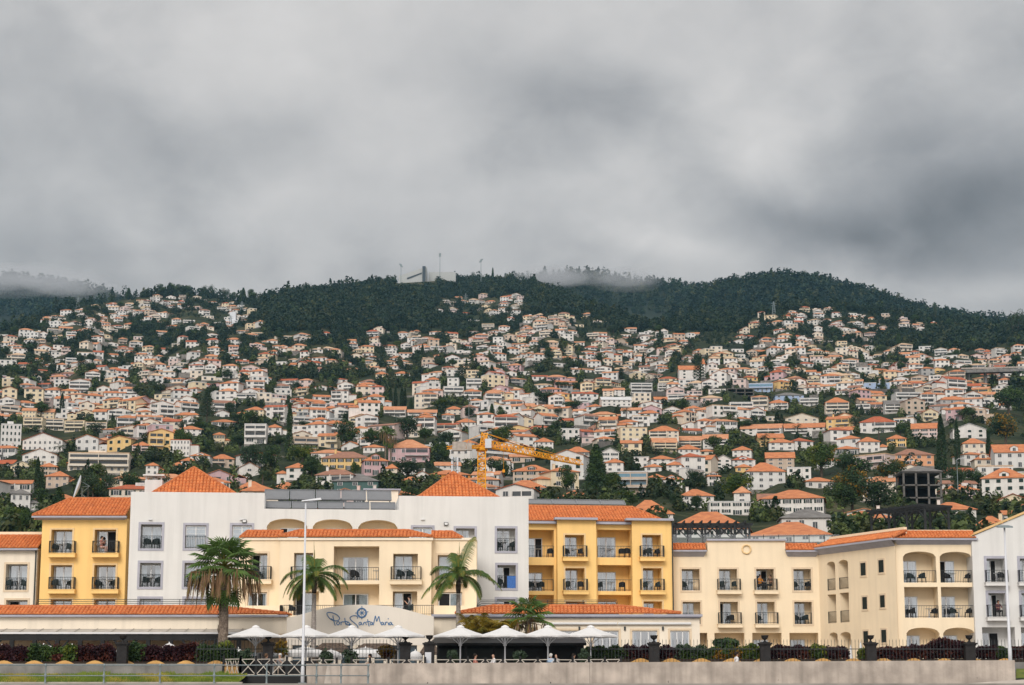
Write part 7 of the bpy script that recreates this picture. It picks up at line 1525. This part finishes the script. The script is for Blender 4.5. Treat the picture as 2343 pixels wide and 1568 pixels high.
# random trees in the gaps between houses
gt = []
for _ in range(6500):
    px = rh.uniform(-10, 2350); py = rh.uniform(690, 1215)
    if py < skyA(px) + 6: continue
    c = dens(px, py); 
    if c == 0 and py < 1000: continue
    if rh.random() < (.7 if py > 1040 else .35): continue
    wpx = rh.uniform(3.6, 8.0) * (.8 if py > 1040 else 1) / terrY(px, py) * F
    bad = any(abs(qx - px) < qw * .42 and -qw * .62 < py - qy < qw * .18 for qx, qy, qw in occ) or any(x0 - wpx * .25 < px < x1 + wpx * .25 and yt - 3 < py < yb + wpx * .75 for x0, x1, yt, yb, _ in PLACED)
    if bad and rh.random() > .03: continue
    if any(abs(qx - px) < (qw + wpx) * .33 and abs(qy - py) < wpx * .3 for qx, qy, qw in gt): continue
    gt.append((px, py, wpx))
gt.sort(key=lambda t: -t[2])
NT = max(0, 296 - len(TREES))
for px, py, wpx in gt[:NT]:
    k = rh.choice(['broad'] * 7 + ['open', 'yellow', 'bright', 'conifer', 'cypress', 'open', 'broad', 'araucaria' if py < 1000 else 'broad']); k = 'broad' if py < 780 else k; hpx = wpx * (rh.uniform(.7, 1.0) if k not in ('conifer', 'cypress', 'araucaria') else rh.uniform(1.2, 1.7)); put_tree(k, px, py - hpx, py, wpx * (1 if k != 'cypress' else .35))
print('trees', len(TREES), len(gt))
# fan palms and feather palms among the houses
for px, yt, yb, lab in ((882, 972, 1054, 'left one of two tall fan palms beside the pink mansion'), (894, 978, 1056, 'right one of two tall fan palms beside the pink mansion')):
    Y = terrY(px, yb); c = pt(px, yt + 14, Y); fan_palm(px, Y, yt + 14, 2.0, lab, nfr=20, ndead=22, r0=.22, r1=.18, leaf=1.0, zb=terr(px, yb).z - 1, dead_len=4.0)
def town_palm(px, yt, yb, L, lab):
    p = terr(px, yb); h = (yb - yt) / F * p.y; o = empty('palm_tree', p); mb = MB(); mb.tube([(0, 0, -1), (.1, 0, h * .5), (0, 0, h)], [.28, .2, .16], 8); mb.build('trunk', BARK, o); mb = MB()
    for k in range(15): frond_feather(mb, (0, 0, h), k * 2.4, R.uniform(-.1, 1.1), L * R.uniform(.85, 1.1), .2, nl=12, wl=.8)
    mb.build('crown', [PGD, PG], o); tag(o, lab, 'palm tree', 'palms among the houses')
PGD = leafmat('dark_palm_green', (.03, .06, .02), (.014, .03, .014))
for a in ((1364, 968, 1002, 3.4, 'dark feather palm in the middle of the white houses'), (1676, 948, 982, 3.2, 'dark feather palm cluster on the right middle slope'), (136, 1024, 1052, 3.2, 'feather palm in front of the wide white hall'), (1748, 1000, 1024, 2.6, 'small palm left of the yellow three-storey house'), (1825, 980, 1006, 3.0, 'palm in front of the long white row house'), (1476, 952, 972, 2.6, 'palm above the cream modern house'), (1432, 940, 962, 2.6, 'palm left of the cream modern house'), (1328, 944, 962, 2.4, 'palm left of the dark feather palm in the middle'), (1208 + 20, 940, 965, 2.4, 'palm above the white hipped house in the middle'), (655, 925, 950, 2.2, 'palm beside the tall narrow pine'), (2010, 985, 1010, 2.8, 'palm behind the big white house on the right'), (600, 1085, 1110, 2.2, 'palm below the white gabled house on the left')): town_palm(*a)
# woodland and scrub: one uncountable mass, built as leaf clumps of many far trees
rng = np.random.default_rng(77); PT = []; SZ = []; KI = []
def far_trees(n, gen, smin, smax, bias=0):
    k = 0
    while k < n:
        r = gen()
        if r is None: continue
        PT.append(r[0]); SZ.append(rng.uniform(smin, smax) * r[1]); KI.append(r[2]); k += 1
def gA():
    px = rng.uniform(-110, 2500); py = rng.uniform(640, 905); s = skyA(px)
    if py < s or (905 < px < 1000 and py < s + 17): return None
    c = dens(px, py)
    if rng.random() > (1.0 if c == 0 else .85 - c): return None
    grass = math.sin(px * .013 + 2) * math.sin(py * .05 + px * .006)
    if c > 0 and grass > .45: return None
    if any(x0 - 6 < px < x1 + 6 and yt < py < yb + 8 for x0, x1, yt, yb, _ in PLACED): return None
    if any(abs(qx - px) < qw * .5 and -qw * .5 < py - qy < qw * .3 for qx, qy, qw in occ if abs(qy - py) < 30): return None
    return terr(px, py), (1.0 if c == 0 else .72), 0
far_trees(11500, gA, 4.2, 7.6)
def gLow():
    px = rng.uniform(-30, 2375); py = rng.uniform(880, 1235)
    if py > 1035: return None
    if any(x0 - 4 < px < x1 + 4 and yt < py < yb + 14 for x0, x1, yt, yb, _ in PLACED): return None
    if any(abs(qx - px) < qw * .5 and -qw * .5 < py - qy < qw * .15 for qx, qy, qw in occ if abs(qy - py) < 50): return None
    return terr(px, py), .45, 0
far_trees(2600, gLow, 3.5, 6.5)
def gBush():
    r = None
    px = rng.uniform(-110, 2500); py = rng.uniform(700, 1235)
    if py < skyA(px) + 8 or any(x0 - 2 < px < x1 + 2 and yt < py < yb + 6 for x0, x1, yt, yb, _ in PLACED): return None
    if any(abs(qx - px) < qw * .5 and -qw * .5 < py - qy < qw * .06 for qx, qy, qw in occ if abs(qy - py) < 40): return None
    return terr(px, py), 1.0, 0
far_trees(11500, gBush, 1.5, 3.4)
def edge(sky, Yf, x0, x1, lo):
    def g():
        px = rng.uniform(x0, x1); s = float(sky(px)); py = s + abs(rng.normal(0, 1)) * lo if rng.random() < .4 else s + rng.uniform(0, lo * 5)
        if py > 800: return None
        return pt(px, py, Yf(px, py)), 1.0, 1
    return g
far_trees(2600, edge(skyB, YB, 1480, 2400, 14), 6, 11); far_trees(900, edge(skyC, YC, 1120, 1700, 14), 7, 12); far_trees(700, edge(skyD, YD, -60, 300, 16), 9, 16)
def gS():
    px = rng.uniform(-30, 2375); s = float(skyA(px)); 
    if 905 < px < 1000: return None
    if px < 540 and rng.random() < .65: return None
    return terr(px, s + rng.uniform(0, 4)), rng.uniform(.5, 1.15) * (1.3 if rng.random() < .06 else 1), 1
far_trees(1000, gS, 4.5, 8)
nT = len(PT); NL = 46; Qs = []; Ms = []
P_ = np.array([tuple(p) for p in PT]); S_ = np.array(SZ); K_ = np.array(KI)
v = rng.normal(size=(nT, NL, 3)); v /= np.linalg.norm(v, axis=2)[..., None]
rad = rng.uniform(.45, 1.0, (nT, NL, 1)) ** .5; asp = rng.uniform(.75, 1.5, nT) * np.where(K_ == 1, 1.25, 1.0)
con = (rng.random(nT) < .3)[:, None]
hgt = v[..., 2] * .5 + .5; taper = np.where(con, 1.15 - hgt, 1.0)
pos = np.empty((nT, NL, 3)); pos[..., 0] = v[..., 0] * rad[..., 0] * .5 * taper; pos[..., 1] = v[..., 1] * rad[..., 0] * .5 * taper; pos[..., 2] = (v[..., 2] * rad[..., 0] * .5 + .45) * asp[:, None]
pos *= S_[:, None, None]; pos += P_[:, None, :]
n_ = v + rng.normal(size=v.shape) * .5 + np.array([0, 0, .2]); n_ /= np.linalg.norm(n_, axis=2)[..., None]; t_ = np.cross(n_, rng.normal(size=v.shape)); t_ /= np.linalg.norm(t_, axis=2)[..., None]; b_ = np.cross(n_, t_)
ls = (S_[:, None] * rng.uniform(.10, .2, (nT, NL)))[..., None]
Q = np.stack([pos - t_ * ls, pos - b_ * ls * .8, pos + t_ * ls, pos + b_ * ls * .8], 2).reshape(-1, 4, 3)
PYs = np.array([proj(p)[1] for p in PT]); low = np.clip((PYs - 760) / 160, 0, 1); u_ = rng.random(nT); mt = np.where(u_ < .62 - .42 * low, 0, np.where(u_ < .90 - .25 * low, 1, 2)); mt = np.where((rng.random(nT) < .35 * low), 3, mt); mi = np.repeat(mt, NL)
o = link('woodland', leafmesh('woodland', Q, [leafmat('forest_leaf_dark', (.019, .041, .020), (.009, .022, .013), .05), leafmat('forest_leaf_green', (.032, .055, .018), (.014, .028, .012), .05), leafmat('forest_leaf_olive', (.075, .085, .028), (.035, .045, .018), .05), leafmat('scrub_leaf_light', (.12, .155, .045), (.06, .09, .028), .05)], mi)); tag(o, 'dark green woodland and scrub covering the hills above and between the houses', 'woodland', kind='stuff')
# ---------------------------------------------------------------- labels that single out each house and tree
LANDM += [(661, 985, 'the tall narrow pine'), (935, 1030, 'the pink mansion'), (812, 1108, 'the green stone house'), (788, 1052, 'the long yellow mansion'), (1364, 1075, 'the large dark conifer'), (1598, 848, 'the white church'), (473, 930, 'the big araucaria'), (24, 1000, 'the white office block'), (96, 1012, 'the wide white hall'), (225, 1060, 'the long cream apartment building'), (505, 1004, 'the pale yellow cube house'), (915, 910, 'the five dark cypresses'), (1038, 895, 'the white modern villa'),
 (1442, 1105, 'the blue glass apartments'), (1415, 1018, 'the tall grey retaining wall'), (1790, 985, 'the long white row house'), (1805, 908, 'the light blue house'), (1752, 1090, 'the large grey-white house'), (1698, 1135, 'the square tower house'), (2051, 1008, 'the bright yellow house'), (2091, 1046, 'the salmon house'), (2156, 1020, 'the tallest cypress'), (2112, 1130, 'the concrete frame building'), (2300, 1105, 'the white villa with green shutters'), (2300, 985, 'the huge orange tinged tree'), (1960, 1110, 'the big tree group'),
 (1694, 897, 'the unfinished concrete frame'), (2300, 850, 'the road viaduct'), (465, 885, 'the long brown retaining wall'), (178, 695, 'the left ridge pylon'), (1065, 686, 'the middle spur pylon'), (1770, 706, 'the right spur pylon'), (553, 702, 'the pylon beside the left ridge'), (532, 738, 'the small white tower block'), (1215, 1080, 'the old dormer house'), (180, 1120, 'the satellite dish'), (350, 1105, 'the white block chimney'), (1816, 1190, 'the grey-hipped white house'), (1983, 1190, 'the beige hipped house'), (1630, 1200, 'the left pergola'), (2050, 1200, 'the right pergola')]
NTH = ['nearest', 'second nearest', 'third nearest', 'fourth nearest', 'fifth nearest', 'sixth nearest', 'seventh nearest', 'eighth nearest', 'ninth nearest', 'tenth nearest', 'eleventh nearest', 'twelfth nearest', 'thirteenth nearest', 'fourteenth nearest']
def autolabel(items, desc):
    groups = {}
    for it in items:
        if it['label']: continue
        best = min(LANDM, key=lambda l: (l[0] - it['px']) ** 2 + (l[1] - it['py']) ** 2 * 2.5 + (1e9 if abs(l[0] - it['px']) + abs(l[1] - it['py']) < 3 else 0)); dx, dy = it['px'] - best[0], it['py'] - best[1]
        side = ('right of' if dx > 0 else 'left of') if abs(dx) > abs(dy) * 1.3 else ('below' if dy > 0 else 'above')
        groups.setdefault((desc(it), side, best[2]), []).append((math.hypot(dx, dy), it))
    for (d, s, l), v in groups.items():
        v.sort(key=lambda t: t[0])
        for i, (_, it) in enumerate(v):
            r = NTH[i] if i < len(NTH) else f'{i + 1}th nearest'; it['o']['label'] = f'{d}, {r} {s} {l}' if len(v) > 1 else f'{d}, {s} {l}'
STN = {1: 'one-storey', 2: 'two-storey', 3: 'three-storey', 4: 'four-storey', 6: 'tall'}
autolabel(HOUSES, lambda h: f"{WC[h['wk']][0]} {STN[h['st']]} house with " + ('flat roof' if h['kind'] == '0' else f"{RC[h['rk']][0]} {KN[h['kind']]} roof"))
autolabel(TREES, lambda t: KD[t['kind']])
# ---------------------------------------------------------------- air, sky, sun, camera
HAZED = 0.00004
mb = MB(); mb.box(-1600, 1600, -30, 2560, -4.2, 620); hz = mb.build('haze', [])
m = bpy.data.materials.new('haze_air'); m.use_nodes = True; nt = m.node_tree; nt.nodes.remove(nt.nodes['Principled BSDF'])
pv = nt.nodes.new('ShaderNodeVolumePrincipled'); pv.inputs['Color'].default_value = (.36, .72, 1.0, 1); pv.inputs['Density'].default_value = HAZED; pv.inputs['Anisotropy'].default_value = 0.2
nt.links.new(pv.outputs[0], nt.nodes['Material Output'].inputs['Volume']); hz.data.materials.append(m); tag(hz, kind='stuff'); tag(hz, 'thin bluish haze filling the air over the town', 'haze')
# low cloud lying on the far hilltops, behind the haze
LCM = bpy.data.materials.new('low_cloud_vapour'); LCM.use_nodes = True; nt = LCM.node_tree; nt.nodes.remove(nt.nodes['Principled BSDF'])
pv = nt.nodes.new('ShaderNodeVolumePrincipled'); pv.inputs['Color'].default_value = (.62, .63, .66, 1); pv.inputs['Density'].default_value = .0036; nt.links.new(pv.outputs[0], nt.nodes['Material Output'].inputs['Volume'])
rc = random.Random(4); LC = []
for k in range(16): LC.append((rc.uniform(-140, 210), rc.gauss(643, 9) + (8 if k < 8 else -6), rc.uniform(60, 150), rc.uniform(11, 22)))
for k in range(14): LC.append((rc.uniform(1225, 1450), rc.gauss(632, 6), rc.uniform(45, 110), rc.uniform(8, 16)))
for i, (px, py, rx, rz) in enumerate(LC):
    Y = 2680 + rc.uniform(-40, 40); p = pt(px, py, Y); mb = MB(); pr = [(math.cos(t), math.sin(t)) for t in np.linspace(-pi / 2 + .05, pi / 2 - .05, 10)]; mb.lathe(pr, (0, 0, 0), 20)
    mb.v = [tuple(Vector(q) * (1 + .22 * mnoise.noise(Vector(q) * 1.7 + Vector((i * 7., 0, 0))))) for q in mb.v]
    o = mb.build('low_cloud', LCM, smooth=True, loc=p); o.scale = (rx / F * Y, 60, rz / F * Y); tag(o, 'pale low cloud lying on a far hilltop', 'cloud', kind='stuff')
SUN_EL, SUN_AZ = 34, 194   # azimuth measured clockwise from +Y
w = bpy.data.worlds.new('World'); SC.world = w; w.use_nodes = True; nt = w.node_tree; N = nt.nodes; Lk = nt.links; N.clear()
def nd(t, **k):
    n = N.new(t)
    for a, b in k.items(): setattr(n, a, b)
    return n
def mth(op, a, b=None, c=None):
    n = nd('ShaderNodeMath', operation=op)
    for i, v in enumerate((a, b, c)):
        if v is None: continue
        if isinstance(v, (int, float)): n.inputs[i].default_value = v
        else: Lk.new(v, n.inputs[i])
    return n.outputs[0]
out = nd('ShaderNodeOutputWorld'); bg = nd('ShaderNodeBackground'); bg.inputs['Strength'].default_value = 0.1; Lk.new(bg.outputs[0], out.inputs[0])
tc = nd('ShaderNodeTexCoord'); sp = nd('ShaderNodeSeparateXYZ'); Lk.new(tc.outputs['Generated'], sp.inputs[0])
ax = mth('ARCTAN2', sp.outputs[0], sp.outputs[1]); el = mth('ARCSINE', sp.outputs[2])
cmb = nd('ShaderNodeCombineXYZ'); Lk.new(ax, cmb.inputs[0]); Lk.new(mth('MULTIPLY', el, 1.35), cmb.inputs[1])
n1 = nd('ShaderNodeTexNoise'); n1.inputs['Scale'].default_value = 5.5; n1.inputs['Detail'].default_value = 7; n1.inputs['Roughness'].default_value = .48; n1.inputs['Distortion'].default_value = .25
mp = nd('ShaderNodeMapping'); mp.inputs['Rotation'].default_value = (0, 0, math.radians(-24)); mp.inputs['Location'].default_value = (3.1, 1.7, 0); Lk.new(cmb.outputs[0], mp.inputs[0]); Lk.new(mp.outputs[0], n1.inputs['Vector'])
n2 = nd('ShaderNodeTexNoise'); n2.inputs['Scale'].default_value = 15; n2.inputs['Detail'].default_value = 6; n2.inputs['Roughness'].default_value = .5; Lk.new(mp.outputs[0], n2.inputs['Vector'])
def dirof(px, py): r = Vector(ray(px, py)).normalized(); return math.atan2(r.x, r.y), math.asin(r.z)
n3 = nd('ShaderNodeTexNoise'); n3.inputs['Scale'].default_value = 26; n3.inputs['Detail'].default_value = 8; n3.inputs['Roughness'].default_value = .55; n3.inputs['Distortion'].default_value = .6; Lk.new(mp.outputs[0], n3.inputs['Vector'])
mr = nd('ShaderNodeMapRange', interpolation_type='SMOOTHSTEP'); mr.inputs['From Min'].default_value = .40; mr.inputs['From Max'].default_value = .58; Lk.new(mth('ADD', n1.outputs[0], mth('MULTIPLY', mth('SUBTRACT', n3.outputs[0], .5), .10)), mr.inputs['Value'])
bil = mth('ADD', mth('MULTIPLY', mth('SUBTRACT', mr.outputs[0], .5), .20), mth('MULTIPLY', mth('SUBTRACT', n3.outputs[0], .5), .20))
val = mth('ADD', mth('ADD', bil, mth('MULTIPLY', mth('SUBTRACT', n1.outputs[0], .5), .45)), mth('MULTIPLY', mth('SUBTRACT', n2.outputs[0], .5), .5))
# cloud banks of this particular sky: bearing, height, size, tilt, lighter or darker
for px, py, sx, sy, rot, a in ((1270, 215, 250, 85, 10, -.40), (570, 340, 260, 80, -20, -.22), (2230, 480, 330, 130, -10, -.47), (1900, 520, 330, 60, 18, -.26), (2100, 60, 420, 90, 0, -.10), (1730, 300, 170, 110, 40, .20), (1540, 560, 190, 40, 12, .26), (300, 120, 420, 120, -14, .13), (120, 430, 220, 90, 0, .10), (1320, 400, 260, 60, -10, .10), (820, 200, 200, 120, 0, .06), (2290, 660, 160, 35, 0, .25), (930, 520, 300, 60, 0, -.10), (2050, 330, 200, 50, -15, -.10), (250, 610, 500, 80, 0, -.16), (1000, 600, 300, 50, 0, -.10), (1650, 640, 300, 45, 5, .10)):
    A, E = dirof(px, py); c, s = math.cos(math.radians(rot)), math.sin(math.radians(rot)); wx, wy = sx / F, sy / F
    dx = mth('SUBTRACT', ax, A); dy = mth('SUBTRACT', el, E); u = mth('DIVIDE', mth('ADD', mth('MULTIPLY', dx, c), mth('MULTIPLY', dy, -s)), wx); v = mth('DIVIDE', mth('ADD', mth('MULTIPLY', dx, s), mth('MULTIPLY', dy, c)), wy)
    g = mth('POWER', 2.718, mth('MULTIPLY', mth('ADD', mth('MULTIPLY', u, u), mth('MULTIPLY', v, v)), -1.0)); val = mth('ADD', val, mth('MULTIPLY', g, a))
base = mth('MAXIMUM', mth('MULTIPLY', mth('ADD', val, 1.0), 1.0), .3)
# overcast: brighter towards the zenith and the side of the hidden sun
zen = mth('MAXIMUM', mth('SUBTRACT', sp.outputs[2], .36), 0); back = mth('MAXIMUM', mth('MULTIPLY', sp.outputs[1], -1.0), 0)
lift = mth('ADD', 1.0, mth('ADD', mth('MULTIPLY', zen, ZEN), mth('MULTIPLY', back, BACK)))
lum = mth('MULTIPLY', base, mth('MULTIPLY', lift, SKYV))
cc = nd('ShaderNodeMix', data_type='RGBA'); cc.inputs['A'].default_value = (1.01, .995, .995, 1); cc.inputs['B'].default_value = (1.03, .99, .955, 1); Lk.new(mth('MULTIPLY', mth('SUBTRACT', base, .6), 1.6), cc.inputs['Factor'])
vm = nd('ShaderNodeVectorMath', operation='SCALE'); Lk.new(cc.outputs['Result'], vm.inputs[0]); Lk.new(lum, vm.inputs['Scale'])
sky = nd('ShaderNodeTexSky', sky_type='NISHITA', sun_disc=False); sky.sun_elevation = math.radians(SUN_EL); sky.sun_rotation = math.radians(SUN_AZ); sky.air_density = 1.0; sky.dust_density = 3.0
mx = nd('ShaderNodeMix', data_type='RGBA'); mx.inputs['Factor'].default_value = .94; Lk.new(sky.outputs[0], mx.inputs['A']); Lk.new(vm.outputs[0], mx.inputs['B']); Lk.new(mx.outputs['Result'], bg.inputs['Color'])
sl = bpy.data.lights.new('sun', 'SUN'); sl.energy = SUNE; sl.angle = math.radians(24); sl.color = (1.0, .95, .88); so = bpy.data.objects.new('sun', sl); COL.objects.link(so)
az, e_ = math.radians(SUN_AZ), math.radians(SUN_EL); d = Vector((math.sin(az) * math.cos(e_), math.cos(az) * math.cos(e_), math.sin(e_))); so.rotation_euler = (-d).to_track_quat('-Z', 'Y').to_euler(); so.location = (0, -50, 80)
cam = bpy.data.cameras.new('camera'); co = bpy.data.objects.new('camera', cam); COL.objects.link(co); co.location = (0, 0, 0); co.rotation_euler = (pi / 2 + TH, 0, 0); cam.sensor_width = 36; cam.lens = 36 * F / W; cam.clip_end = 12000; cam.clip_start = .5; SC.camera = co
SC.view_settings.view_transform = 'Standard'; SC.view_settings.look = 'None'; SC.view_settings.exposure = EXPO; SC.view_settings.gamma = 1
SC.cycles.use_denoising = True; SC.cycles.max_bounces = 6; SC.cycles.diffuse_bounces = 3; SC.cycles.transparent_max_bounces = 12; SC.cycles.volume_bounces = 1; SC.cycles.transmission_bounces = 3; SC.cycles.glossy_bounces = 2
SC.cycles.caustics_reflective = False; SC.cycles.caustics_refractive = False
